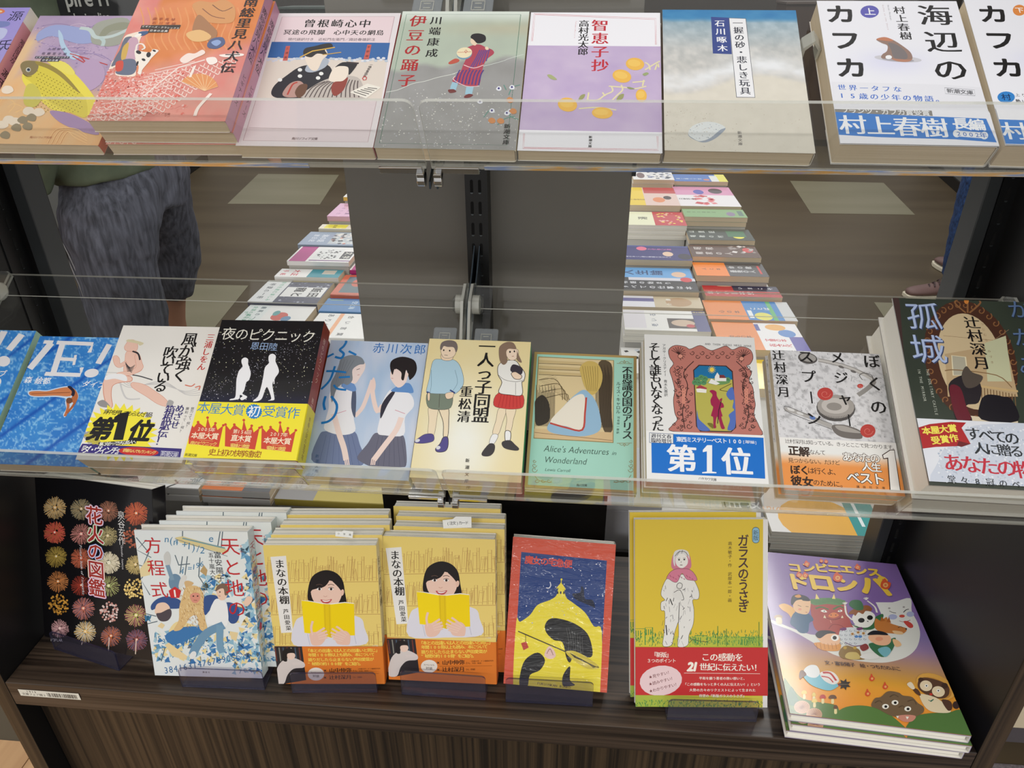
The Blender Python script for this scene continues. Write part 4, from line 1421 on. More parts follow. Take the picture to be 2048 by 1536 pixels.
def band_night(a):
    a.c(360, 620, 4)
    a.g(lambda u, v: (244 + 0 * u, 232 - 4 * v, 54 + 0 * u), 0, 0.56, 1, 1, 3, 3)
    B_ = (44, 128, 196)
    a.ht('本屋大賞', 188, 782, 470, 802, 96, B_, 0.0)
    bl = [(592 + (60 if i % 2 else 68) * math.cos(2 * PI * i / 40), 812 + (54 if i % 2 else 62) * math.sin(2 * PI * i / 40)) for i in range(40)]
    a.p(bl, B_); a.ht('初', 592, 812, 592, 812, 96, (250, 250, 246), 0.012); a.ht('受賞作', 712, 812, 908, 826, 98, B_, 0.0)
    for x, y, t1, t2, t3 in ((205, 860, '2005年', '本屋大賞', '夜のピクニック'), (495, 880, '第156回', '直木賞', '蜜蜂と遠雷'), (785, 900, '2017年', '本屋大賞', '蜜蜂と遠雷')):
        crown(a, x, y, 262)
        a.ht(t1, x - 52, y + 92, x + 58, y + 100, 36, (246, 232, 200), 0.006)
        n = len(t2)
        a.ht(t2, x - 27 * (n - 1) - 6, y + 144, x + 27 * (n - 1) - 6, y + 152, 54, (250, 236, 206), 0.012)
        a.l([(x - 50, y + 180), (x + 60, y + 188)], 2, (244, 214, 130))
        n = len(t3)
        a.ht(t3, x - 15 * (n - 1) - 16, y + 204, x + 15 * (n - 1) - 16, y + 214, 34, (246, 224, 120), 0.006)
    a.ht('史上初の快挙達成！', 258, 1138, 660, 1158, 56, (150, 60, 34), 0.004)
    a.ht('新潮文庫', 52, 1158, 124, 1164, 25, (60, 60, 40))


def sp_night(a):
    a.g(lambda u, v: (140 + 30 * fbm(u * 2, v * 20), 52 + 16 * fbm(u * 2, v * 20), 38 + 0 * u), nx=3, ny=40)
    a.vt('夜のピクニック', a.w / 2, 18, a.w / 2, 62, 6.5, (232, 196, 170)); a.vt('恩田陸', a.w / 2, 84, a.w / 2, 98, 5.5, (232, 196, 170))


def sp_bandnight(a):
    a.r(0, 0, a.w, a.h, (234, 222, 50)); a.vt('青春小説の金字塔', a.w / 2, 104, a.w / 2, 142, 5, (130, 90, 20))


def bg_futari(a):
    def f(u, v):
        n = fbm(u * 6, v * 3, 4)
        m = fbm(u * 14, v * 5, 8)
        return 150 + 60 * n + 16 * m, 184 + 34 * n + 8 * m, 220 + 16 * n
    a.g(f, nx=50, ny=60)
    a.c(360, 620, 4)
    B_ = (26, 124, 196)
    # two girls in school uniform, palm to palm
    for k in (0, 1):
        pass
    a.b([(1110, 1010), (1160, 970), (1300, 985), (1400, 975), (1440, 1080), (1470, 1160), (1460, 1240), (1320, 1250), (1180, 1245), (1050, 1195)], (110, 124, 160))
    a.b([(1560, 985), (1640, 1000), (1740, 1000), (1790, 1010), (1810, 1120), (1810, 1240), (1760, 1258), (1560, 1260), (1440, 1210), (1420, 1170), (1500, 1070)], (104, 104, 122))
    for i in range(7):
        a.l([(1590 + i * 30, 1010), (1540 + i * 44, 1250)], 3, (80, 80, 98)); a.l([(1170 + i * 34, 1000), (1110 + i * 54, 1240)], 3, (88, 100, 138)); a.k -= 2
    a.k += 2
    a.b([(1215, 640), (1300, 600), (1370, 640), (1400, 740), (1390, 860), (1400, 970), (1290, 1000), (1160, 960), (1165, 880), (1190, 780), (1190, 700)], (236, 236, 240))
    a.b([(1680, 640), (1760, 640), (1850, 680), (1870, 770), (1800, 860), (1790, 1000), (1640, 1003), (1580, 980), (1600, 860), (1610, 760)], (236, 236, 240))
    a.l([(1540, 560), (1500, 680), (1460, 780), (1400, 850)], 34, (236, 214, 206), sm=True); a.l([(1535, 600), (1550, 720), (1580, 810), (1620, 760)], 36, (238, 214, 204), sm=True)
    a.b([(1520, 620), (1535, 560), (1552, 540), (1566, 590), (1560, 640), (1540, 660)], (238, 212, 202))
    a.l([(1230, 830), (1270, 980), (1310, 1100), (1330, 1200)], 44, (238, 216, 208), sm=True); a.l([(1770, 860), (1730, 960), (1640, 1080), (1550, 1200)], 44, (240, 216, 206), sm=True)
    for i in range(3):
        a.l([(1318 + i * 14, 1190), (1325 + i * 14, 1240)], 9, (238, 214, 206)); a.l([(1535 + i * 14, 1190), (1528 + i * 14, 1240)], 9, (240, 214, 204)); a.k -= 2
    a.k += 2
    a.l([(1250, 830), (1330, 805)], 4, (206, 120, 140)); a.l([(1720, 800), (1800, 830)], 4, (206, 120, 140))
    a.b([(1380, 640), (1400, 620), (1410, 700), (1400, 860), (1370, 780)], (82, 92, 116)); a.b([(1700, 650), (1720, 660), (1660, 760), (1605, 870), (1610, 770), (1650, 700)], (48, 46, 60))
    a.b([(1330, 570), (1390, 590), (1410, 640), (1370, 650), (1290, 610)], (112, 152, 206)); a.b([(1720, 620), (1780, 590), (1840, 590), (1868, 660), (1800, 660), (1690, 650)], (100, 146, 204))
    a.b([(1365, 480), (1470, 420), (1480, 470), (1440, 540), (1400, 590), (1350, 560)], (240, 222, 216)); a.b([(1690, 480), (1720, 440), (1800, 460), (1820, 540), (1790, 600), (1740, 620), (1690, 560), (1682, 520)], (242, 220, 212))
    a.b([(1270, 440), (1290, 390), (1370, 360), (1450, 380), (1476, 430), (1430, 440), (1380, 480), (1380, 560), (1340, 600), (1300, 590), (1250, 640), (1215, 740), (1205, 600), (1240, 520)], (130, 138, 146))
    for i in range(5):
        a.l([(1290 + i * 26, 400), (1270 + i * 16, 500), (1240 + i * 12, 620)], 3, (104, 112, 122), sm=True); a.k -= 1
    a.k += 1
    a.b([(1680, 450), (1700, 400), (1780, 374), (1870, 400), (1895, 460), (1880, 520), (1840, 560), (1830, 540), (1810, 480), (1790, 560), (1770, 550), (1770, 500), (1720, 470), (1700, 520)], (34, 28, 30))
    a.l([(1412, 478), (1440, 470)], 5, (90, 80, 84)); a.l([(1700, 468), (1728, 474)], 5, (60, 50, 52)); a.l([(1420, 522), (1436, 518)], 4, (200, 120, 116)); a.l([(1690, 545), (1706, 548)], 4, (200, 120, 116)); a.e(1815, 520, 12, 18, (242, 218, 208), 10)
    a.l([(1300, 225), (1330, 250), (1310, 290), (1280, 320), (1310, 350), (1290, 385), (1240, 375)], 20, B_, sm=True); a.l([(1170, 380), (1200, 365), (1230, 350)], 18, B_, sm=True); a.l([(1350, 330), (1410, 360)], 18, B_, sm=True)
    a.l([(1170, 490), (1240, 490), (1330, 500)], 18, B_, sm=True); a.l([(1240, 450), (1200, 560), (1130, 635)], 18, B_, sm=True); a.l([(1270, 540), (1360, 535)], 18, B_); a.l([(1230, 600), (1260, 630), (1330, 640)], 18, B_, sm=True)
    a.l([(1165, 690), (1150, 750), (1160, 800)], 20, B_, sm=True); a.l([(1210, 690), (1255, 760), (1240, 840), (1190, 890), (1130, 905)], 20, B_, sm=True)
    a.ht('赤川次郎', 1590, 305, 1920, 318, 96, (48, 116, 190), -0.004)
    a.vt('新潮文庫', 1098, 1170, 1095, 1290, 27, (60, 90, 130))


def shoe(a, x, y, w, h, c, r=0):
    a.e(x, y, w, h, c, r)


def bg_hitori(a):
    def f(u, v):
        n = fbm(u * 5, v * 7, 6)
        k = np.exp(-((u - .45) ** 2 / .12 + (v - .75) ** 2 / .16))
        return 236 + 8 * k + 0 * n, 216 + 24 * k + 6 * n, 158 + 66 * k + 14 * n
    a.g(f, nx=30, ny=40)
    a.c(800, 640, 4)
    L = (70, 60, 56)

    def blob(p, c, w=3):
        a.l(p, w + 2, L, True, True); a.k -= 1; a.b(p, c); a.k += 1
    blob([(230, 700), (300, 700), (295, 780), (270, 920), (225, 915), (232, 800)], (240, 222, 190))
    blob([(310, 700), (385, 705), (390, 800), (382, 930), (348, 940), (346, 820)], (240, 222, 190))
    blob([(118, 970), (150, 945), (200, 915), (262, 915), (268, 965), (200, 985), (130, 984)], (84, 76, 140)); a.e(140, 965, 20, 12, (220, 220, 226), -20)
    blob([(284, 1030), (320, 990), (345, 940), (382, 940), (384, 1010), (360, 1050), (300, 1056)], (84, 76, 140)); a.e(306, 1022, 18, 14, (220, 220, 226), -20)
    blob([(222, 580), (330, 570), (415, 585), (405, 700), (300, 716), (222, 690)], (122, 134, 118))
    a.l([(318, 590), (312, 700)], 3, L)
    blob([(265, 330), (330, 315), (430, 320), (480, 370), (508, 470), (495, 540), (440, 590), (430, 560), (465, 480), (440, 580), (330, 590), (240, 585), (212, 570), (235, 470)], (176, 208, 224))
    a.l([(250, 400), (250, 520), (240, 580)], 3, (110, 140, 160), sm=True); a.l([(440, 400), (460, 500), (420, 570)], 3, (110, 140, 160), sm=True)
    a.l([(214, 575), (240, 585)], 12, (50, 66, 130)); a.l([(400, 560), (440, 585)], 12, (50, 66, 130))
    blob([(222, 590), (238, 588), (236, 640), (224, 640)], (240, 214, 184)); blob([(365, 590), (425, 580), (420, 620), (375, 630)], (240, 214, 184))
    blob([(335, 270), (420, 270), (412, 320), (340, 318)], (240, 214, 184))
    blob([(324, 220), (345, 200), (430, 205), (450, 240), (430, 290), (380, 306), (340, 290)], (242, 218, 190))
    a.b([(320, 225), (335, 180), (390, 162), (445, 175), (462, 220), (448, 260), (430, 220), (380, 216), (350, 210), (332, 240)], (120, 108, 104))
    a.e(350, 242, 6, 7, BLK); a.e(398, 246, 6, 7, BLK); a.l([(355, 280), (382, 284)], 4, L)
    # girl
    blob([(790, 712), (850, 712), (820, 820), (785, 915), (742, 905), (770, 800)], (240, 222, 190)); blob([(850, 712), (925, 708), (905, 800), (885, 890), (846, 885), (856, 800)], (240, 222, 190))
    blob([(740, 918), (784, 925), (750, 990), (715, 985)], (240, 240, 238)); blob([(842, 892), (884, 896), (880, 965), (845, 975)], (240, 240, 238))
    blob([(655, 1070), (680, 1030), (720, 990), (755, 1000), (752, 1050), (720, 1085), (670, 1088)], (62, 58, 60)); blob([(822, 975), (880, 965), (920, 1000), (950, 1030), (930, 1044), (850, 1030), (820, 1005)], (62, 58, 60))
    blob([(790, 585), (970, 590), (985, 690), (920, 712), (830, 708), (750, 680)], (206, 66, 62))
    for i in range(7):
        a.l([(812 + i * 24, 595), (785 + i * 30, 700)], 3, (160, 36, 40)); a.k -= 1
    a.k += 1
    blob([(785, 370), (830, 330), (920, 325), (960, 370), (1000, 430), (990, 490), (975, 500), (975, 600), (880, 600), (790, 580), (815, 500), (785, 440)], (238, 236, 230))
    a.l([(785, 440), (840, 480), (930, 495), (990, 480)], 3, L, sm=True); a.l([(925, 500), (925, 600)], 2.5, L)
    a.b([(905, 356), (978, 385), (965, 440), (885, 410)], (62, 56, 66))
    blob([(890, 430), (920, 415), (950, 430), (975, 450), (960, 475), (915, 470)], (242, 216, 190))
    blob([(850, 235), (935, 235), (945, 280), (920, 318), (880, 320), (855, 290)], (244, 220, 196))
    a.b([(790, 260), (800, 210), (850, 178), (900, 180), (925, 210), (925, 235), (870, 232), (850, 260), (860, 330), (830, 360), (800, 330)], (140, 116, 98)); a.b([(925, 215), (940, 260), (975, 340), (935, 320), (935, 260)], (140, 116, 98))
    a.e(880, 256, 7, 8, BLK); a.e(915, 252, 6, 8, BLK); a.l([(895, 292), (912, 290)], 4, (150, 70, 60))
    a.vt('一人っ子同盟', 697, 215, 645, 765, 128, BLK, 0.012, True); a.vt('重松清', 530, 575, 510, 775, 96, BLK, 0.006, True)
    a.vt('新潮文庫', 540, 1125, 533, 1290, 30, (60, 56, 50), 0, True)


def bg_mint(a):
    a.r(0, 0, a.w, a.h, (176, 148, 92))
    a.g(lambda u, v: (160 + 8 * fbm(u * 3, v * 3), 212 + 4 * fbm(u * 3, v * 3), 194 + 4 * fbm(u * 3, v * 3)), 0.028, 0.018, 0.972, 0.985, 6, 8)
    a.c(800, 640, 4)
    G = (150, 128, 78)
    # plain sepia attic picture
    a.p([(1106, 292), (1712, 322), (1708, 984), (1068, 948)], G)
    a.p([(1112, 298), (1706, 326), (1702, 978), (1074, 942)], (222, 200, 154))
    for i, y in enumerate((330, 375, 420)):
        a.l([(1110, y), (1480, y + 20)], 26, (206, 182, 132)); a.l([(1110, y + 16), (1480, y + 32)], 5, (96, 80, 56))
    for i in range(4):
        a.l([(1110 + i * 10, 480 + i * 50), (1230 + i * 30, 470 + i * 40), (1290 + i * 20, 540 + i * 30), (1300 + i * 20, 640)], 6, (104, 88, 60), sm=True)
    a.b([(1085, 640), (1140, 600), (1190, 660), (1200, 760), (1180, 820), (1090, 840), (1078, 700)], (70, 62, 52))
    a.b([(1590, 340), (1690, 350), (1700, 520), (1690, 720), (1700, 880), (1640, 900), (1600, 760), (1590, 560)], (92, 78, 58))
    for i in range(26):
        a.l([(1560 + i * 5, 360 + (i % 5) * 20), (1570 + i * 5, 860)], 2.5, (60, 50, 40)); a.l([(1110 + i * 12, 480 + i * 9), (1240 + i * 8, 440 + i * 14)], 2, (120, 100, 70)); a.l([(1090 + i * 6, 520 + (i % 4) * 20), (1084 + i * 6, 850)], 2.5, (40, 36, 32)); a.k -= 2
    a.k += 2
    a.p([(1074, 870), (1702, 900), (1702, 978), (1074, 942)], (216, 186, 140)); a.l([(1076, 900), (1700, 965)], 4, (130, 100, 70))
    # a plain draped cloth in the same colours instead of the known figure
    a.b([(1190, 830), (1300, 700), (1400, 600), (1480, 560), (1560, 640), (1600, 760), (1600, 880), (1480, 930), (1300, 920), (1190, 890)], (150, 186, 212))
    a.b([(1200, 820), (1310, 690), (1400, 610), (1470, 600), (1480, 700), (1460, 880), (1330, 850)], (236, 228, 212))
    a.l([(1200, 825), (1330, 862), (1458, 880), (1480, 740), (1490, 620)], 15, (190, 74, 64), sm=True)
    a.b([(1440, 380), (1500, 330), (1580, 350), (1620, 440), (1600, 540), (1540, 600), (1480, 540), (1450, 450)], (206, 178, 100))
    for i in range(7):
        a.l([(1460 + i * 20, 370), (1480 + i * 17, 480), (1500 + i * 12, 570)], 3, (130, 106, 52), sm=True); a.k -= 1
    a.k += 1
    T_ = (52, 74, 62)
    a.lt("Alice's Adventures", 1148, 1052, 1665, 1080, T_, -0.012, 0.25, 1.15); a.lt('in', 1695, 1080, 1725, 1082, T_, -0.01, 0.3)
    a.lt('Wonderland', 1150, 1140, 1485, 1158, T_, -0.012, 0.25, 1.15); a.lt('Lewis Carroll', 1160, 1208, 1358, 1218, T_, -0.012, 0.25)
    a.vt('不思議の国のアリス', 1818, 408, 1818, 920, 78, (36, 40, 36), 0.004, True)
    a.vt('ルイス・キャロル', 1748, 510, 1745, 735, 34, (44, 52, 46)); a.vt('河合祥一郎訳', 1748, 782, 1742, 902, 20, (44, 52, 46))

    def scroll(pts, w=3.5):
        a.l(pts, w, G, sm=True)
    for x, y, s in ((1795, 340, 1), (1795, 995, -1)):
        scroll([(x - 60, y + 8 * s), (x + 60, y + 10 * s)]); scroll([(x - 40, y + 4 * s), (x - 20, y - 8 * s), (x, y + 4 * s), (x + 20, y - 8 * s), (x + 40, y + 5 * s)])
        scroll([(x - 8, y), (x, y - 16 * s), (x + 8, y)])
    for x, s in ((1075, 1), (1848, -1)):
        for k in range(3):
            cy = 1130 + k * 34
            scroll([(x + (14 + 5 * k) * math.cos(t) * s * (1 - t / 9), cy + (14 + 5 * k) * math.sin(t) * (1 - t / 9)) for t in np.linspace(0, 6.5, 9)])
        for k in range(3):
            cx = x + (20 + k * 48) * s
            scroll([(cx + 20 * math.cos(t) * s * (1 - t / 8), 1288 + 16 * math.sin(t) * (1 - t / 8)) for t in np.linspace(0, 6, 9)])
        scroll([(x, 1240), (x + 40 * s, 1286), (x + 140 * s, 1300)])
    a.ht('角川文庫', 1422, 1322, 1486, 1324, 21, (60, 66, 60))


def bg_frame(a):
    a.g(lambda u, v: (232 + 0 * u, 231 + 0 * u, 228 + 0 * u), nx=2, ny=2)
    a.c(1200, 640, 4)
    RD, DK = (190, 120, 108), (60, 34, 32)
    out = [(560, 300), (552, 240), (600, 205), (680, 215), (720, 235), (800, 205), (860, 235), (900, 245), (960, 225), (1010, 210), (1060, 240), (1130, 215), (1200, 240), (1222, 300), (1200, 350), (1170, 370), (1210, 420), (1190, 480), (1220, 540), (1230, 620), (1240, 680), (1230, 760), (1270, 850), (1275, 925), (930, 908), (580, 888), (575, 850), (620, 800), (600, 740), (590, 640), (600, 560), (580, 470), (560, 400), (590, 350)]
    a.l(out, 9, DK, True, True); a.k -= 1; a.b(out, RD); a.k += 1
    for cx, cy, s in ((625, 270, 1), (1150, 290, -1)):
        for t in np.linspace(-2.6, 1.2, 12):
            a.l([(cx, cy), (cx + 62 * math.cos(t if s > 0 else PI - t), cy + 56 * math.sin(t if s > 0 else PI - t))], 5, DK); a.k -= 1
        a.k += 1
        a.e(cx + 18 * s, cy + 20, 20, 18, (220, 150, 130)); a.l([(cx + 18 * s + 20 * math.cos(t), cy + 20 + 18 * math.sin(t)) for t in np.linspace(0, 6, 10)], 4, DK)
    R = random.Random(12)

    def curl(x, y, r, s):
        a.l([(x + r * math.cos(t) * (1 - t / 8) * s, y + r * math.sin(t) * (1 - t / 8)) for t in np.linspace(0, 6, 9)], 5, DK, sm=True); a.k -= 1
    for (xl, xr) in ((610, 700), (1120, 1190)):
        for i in range(34):
            curl(R.uniform(xl - 20, xr + 20) + (i % 10) * (3 if xl < 900 else 5), 380 + i * 15, R.uniform(8, 16), 1 if i % 2 else -1)
        for i in range(10):
            curl(R.uniform(xl, xr) + i * (3 if xl < 900 else 6), 380 + i * 52, R.uniform(18, 30), 1 if i % 2 else -1)
            curl(R.uniform(xl, xr) + i * (3 if xl < 900 else 6), 400 + i * 50, R.uniform(10, 18), -1 if i % 2 else 1)
    for i in range(9):
        curl(740 + i * 40, 262 + (i % 2) * 30, 20, 1 if i % 2 else -1)
    a.k += 1
    for x0, s in ((640, 1), (1200, -1)):
        a.l([(x0 + 110 * s, 330), (x0 + 30 * s, 420), (x0 + 60 * s, 520), (x0 + 40 * s, 640), (x0 + 20 * s + (10 if s < 0 else 0), 740), (x0 + 40 * s, 870)], 7, DK, sm=True)
        for i in range(5):
            for t in range(5):
                a.e(x0 + (30 + 10 * math.cos(t * 1.26)) * s, 560 + i * 24 + 10 * math.sin(t * 1.26), 8, 7, (214, 140, 120), n=8); a.k -= 1
        a.k += 1
    ins = [(790, 358), (1010, 365), (1062, 410), (1090, 860), (1050, 898), (800, 892), (768, 850), (745, 400)]
    a.p(ins, DK); q = [(795, 366), (1005, 372), (1054, 416), (1082, 856), (1046, 890), (804, 884), (776, 846), (753, 404)]
    a.p(q, (186, 178, 84))
    a.p([(795, 366), (1005, 372), (1054, 416), (1058, 478), (930, 470), (756, 462), (753, 404)], (20, 112, 164))
    a.e(895, 398, 18, 18, (240, 208, 80))
    for t in range(12):
        a.l([(895 + 20 * math.cos(t * .52), 398 + 20 * math.sin(t * .52)), (895 + 32 * math.cos(t * .52), 398 + 30 * math.sin(t * .52))], 4, (240, 208, 80)); a.k -= 1
    a.k += 1
    for x, y in ((780, 478), (810, 460), (840, 470), (830, 500), (790, 505), (1020, 480), (760, 500)):
        a.e(x, y, 24, 22, (86, 144, 96)); a.l([(x - 12, y + 4), (x, y - 8), (x + 12, y + 4)], 3, DK)
    a.b([(860, 505), (900, 480), (960, 478), (1040, 500), (960, 520)], (110, 150, 90))
    a.p([(918, 455), (938, 420), (960, 452), (960, 490), (918, 490)], (234, 232, 226)); a.p([(955, 440), (990, 440), (1010, 465), (955, 465)], (120, 50, 56)); a.p([(958, 465), (1010, 465), (1010, 490), (958, 490)], (234, 232, 226))
    a.p([(866, 505), (890, 470), (960, 508), (930, 520)], (236, 234, 228)); a.p([(765, 545), (800, 520), (856, 545), (850, 556), (800, 548)], (170, 60, 74)); a.p([(768, 552), (800, 548), (852, 556), (850, 584), (775, 578)], (236, 232, 222))
    a.l([(1050, 510), (990, 540), (960, 560), (1040, 575)], 4, DK, sm=True)
    a.b([(1062, 540), (1010, 590), (1040, 640), (1070, 640), (1060, 700), (1075, 720), (1030, 760), (1040, 800), (1020, 880), (1080, 860), (1082, 700)], (84, 112, 186)); a.b([(776, 720), (790, 790), (840, 840), (880, 884), (804, 884), (776, 846)], (84, 112, 186))
    # robed figure seen from behind
    F_ = (158, 30, 74)
    a.b([(884, 640), (900, 600), (876, 570), (900, 560), (930, 575), (935, 610), (960, 650), (985, 670), (990, 700), (965, 710), (980, 770), (970, 775), (985, 830), (998, 868), (970, 868), (950, 800), (935, 775), (925, 830), (930, 860), (908, 862), (905, 780), (888, 765), (905, 700), (890, 680)], F_)
    a.l([(975, 630), (950, 720), (940, 830)], 6, (40, 20, 30)); a.b([(955, 640), (975, 625), (970, 650)], F_)
    a.b([(860, 825), (900, 830), (905, 870), (870, 845)], (120, 112, 40))
    a.ht('AND THEN THERE WERE NONE', 846, 192, 1206, 210, 25, (100, 100, 104), 0, sx=.8)
    a.vt('そして誰もいなくなった', 435, 220, 462, 850, 92, BLK, -0.002, True)
    a.vt('アガサ・クリスティー　青木久惠訳', 512, 205, 528, 600, 28, (90, 92, 94))


def band_first(a):
    a.c(1200, 640, 4)
    a.r(300, 850, 1400, 1400, (240, 239, 236))
    a.p([(410, 905), (1308, 942), (1322, 1270), (414, 1222)], (12, 112, 204))
    a.p([(394, 900), (588, 910), (588, 990), (394, 982)], (96, 110, 140)); a.p([(398, 904), (584, 914), (584, 986), (398, 978)], (238, 238, 236))
    a.ht('週刊文春', 428, 926, 552, 934, 38, (30, 36, 60), 0.006, True); a.ht('臨時増刊', 428, 962, 552, 970, 38, (30, 36, 60), 0.006, True)
    a.ht('東西ミステリーベスト100', 632, 955, 1118, 972, 44, (246, 246, 248), 0.02, sx=.96); a.ht('[海外編]', 1150, 974, 1245, 980, 28, (240, 240, 244), 0.006)
    W = (246, 246, 248)
    a.ht('第', 655, 1110, 655, 1110, 225, W, 0.02, True); a.one(872, 1114, 225, W, 1.1, True); a.ht('位', 1095, 1135, 1095, 1135, 225, W, 0.02, True)
    a.ht('ハヤカワ文庫', 800, 1268, 920, 1278, 24, (60, 60, 66), 0.006)


def bg_spoon(a):
    def f(u, v):
        n = fbm(u * 40, v * 60, 3, 2)
        m = fbm(u * 5, v * 7, 8)
        d = 226 - 40 * np.clip((n - .52) * 4, 0, 1) - 8 * m
        return d, d - 1, d + 1
    a.g(f, nx=90, ny=110)
    a.c(1200, 640, 4)
    a.sp(420, 1370, 230, 2300, 950, 7, [(120, 118, 116), (90, 88, 88), (168, 166, 166)], 3, asp=4, rot=1.5)
    a.c(1536, 580, 3.281)
    K, K2 = (88, 84, 82), (176, 172, 168)
    a.l([(330, 460), (430, 480), (560, 520), (690, 590), (660, 640), (590, 690)], 30, (150, 146, 142), sm=True); a.l([(330, 460), (430, 480), (560, 520), (690, 590)], 18, (198, 194, 190), sm=True)
    a.e(260, 448, 64, 36, K, 10); a.e(262, 444, 54, 26, (166, 162, 158), 10)
    for x, y in ((480, 505), (560, 535)):
        a.e(x, y, 20, 8, (110, 106, 104), 20)
    a.l([(620, 590), (600, 560), (630, 545), (680, 560), (690, 600)], 5, K, sm=True)
    a.e(445, 775, 128, 88, K, 4); a.e(445, 765, 122, 78, (166, 160, 154), 4); a.e(440, 760, 90, 52, (196, 190, 184), 4); a.e(434, 765, 50, 26, (150, 144, 138), 4)
    for i in range(18):
        a.l([(350 + i * 11, 812 + 18 * math.sin(i / 5.7)), (356 + i * 11, 850 + 8 * math.sin(i / 5.7))], 2.5, (70, 66, 64)); a.k -= 1
    a.k += 1
    a.l([(110, 780), (240, 820), (400, 890), (440, 900)], 30, K2, sm=True); a.l([(104, 770), (130, 765), (250, 815), (420, 880)], 4, K, sm=True); a.l([(104, 775), (130, 800), (250, 850), (420, 915)], 4, K, sm=True)
    a.b([(420, 890), (500, 885), (600, 920), (620, 960), (600, 978), (500, 970), (440, 940)], (116, 110, 106)); a.b([(440, 892), (500, 892), (590, 925), (600, 940), (480, 925)], (170, 164, 158))
    a.e(150, 785, 26, 9, (220, 218, 216), 20); a.e(210, 810, 24, 9, (220, 218, 216), 20); a.e(292, 838, 20, 12, (94, 122, 184), 20)
    for x, y, rx, ry in ((375, 682, 52, 42), (605, 630, 20, 14), (655, 925, 50, 44)):
        a.e(x, y, rx, ry, (192, 70, 64)); a.l([(x + rx * .7 * math.cos(t) * (1 - t / 9), y + ry * .7 * math.sin(t) * (1 - t / 9)) for t in np.linspace(0, 7, 10)], 3, (222, 130, 118))
    a.l([(550, 570), (545, 600)], 2, K)
    a.vt('ぼくの', 680, 470, 725, 770, 104, BLK, -0.006, True); a.vt('メジャー', 455, 445, 530, 855, 92, BLK, -0.006, True); a.vt('スプーン', 248, 438, 300, 845, 96, BLK, -0.006, True)
    a.vt('辻村深月', 68, 430, 102, 670, 78, BLK, -0.008, True)


def band_spoon(a):
    a.c(1536, 580, 3.281)
    a.r(-200, 920, 1000, 1500, (240, 238, 234))
    a.g(lambda u, v: (240 + 2 * u * 0 - 2, 238 - 86 * np.clip((v - .745) * 12, 0, 1), 234 - 156 * np.clip((v - .745) * 12, 0, 1)), 0, .70, 1, 1, 4, 30)
    a.ht('辻村深月は知っている。きっとここで見つかります。', 128, 992, 832, 1034, 32, (54, 44, 40), 0.002)
    O = (56, 36, 24)
    a.ht('正解', 168, 1055, 238, 1062, 68, O, 0.04); a.ht('なんて', 290, 1064, 360, 1068, 36, O); a.ht('見つからない。だけど', 150, 1118, 455, 1134, 35, O)
    a.ht('ぼく', 178, 1180, 240, 1184, 62, O, 0.04); a.ht('は行くよ、', 282, 1186, 450, 1196, 44, O, 0.006); a.ht('彼女', 186, 1252, 262, 1260, 68, O, 0.04); a.ht('のために。', 318, 1264, 495, 1278, 42, O, 0.004)
    for c, w in (((70, 44, 30), 0.075), ((248, 246, 240), 0.025)):
        a.ht('あなたの', 520, 1096, 702, 1106, 64, c, w); a.ht('人生', 648, 1160, 710, 1166, 62, c, w); a.ht('ベスト', 560, 1232, 724, 1242, 80, c, w)
    a.p([(748, 1082), (800, 1048), (830, 1048), (872, 1322), (798, 1316), (782, 1108), (756, 1110)], (60, 36, 24)); a.p([(754, 1085), (802, 1053), (827, 1053), (866, 1316), (804, 1311), (788, 1100), (760, 1105)], (248, 246, 240))
    a.ht('講談社文庫', 590, 1292, 758, 1300, 18, O)


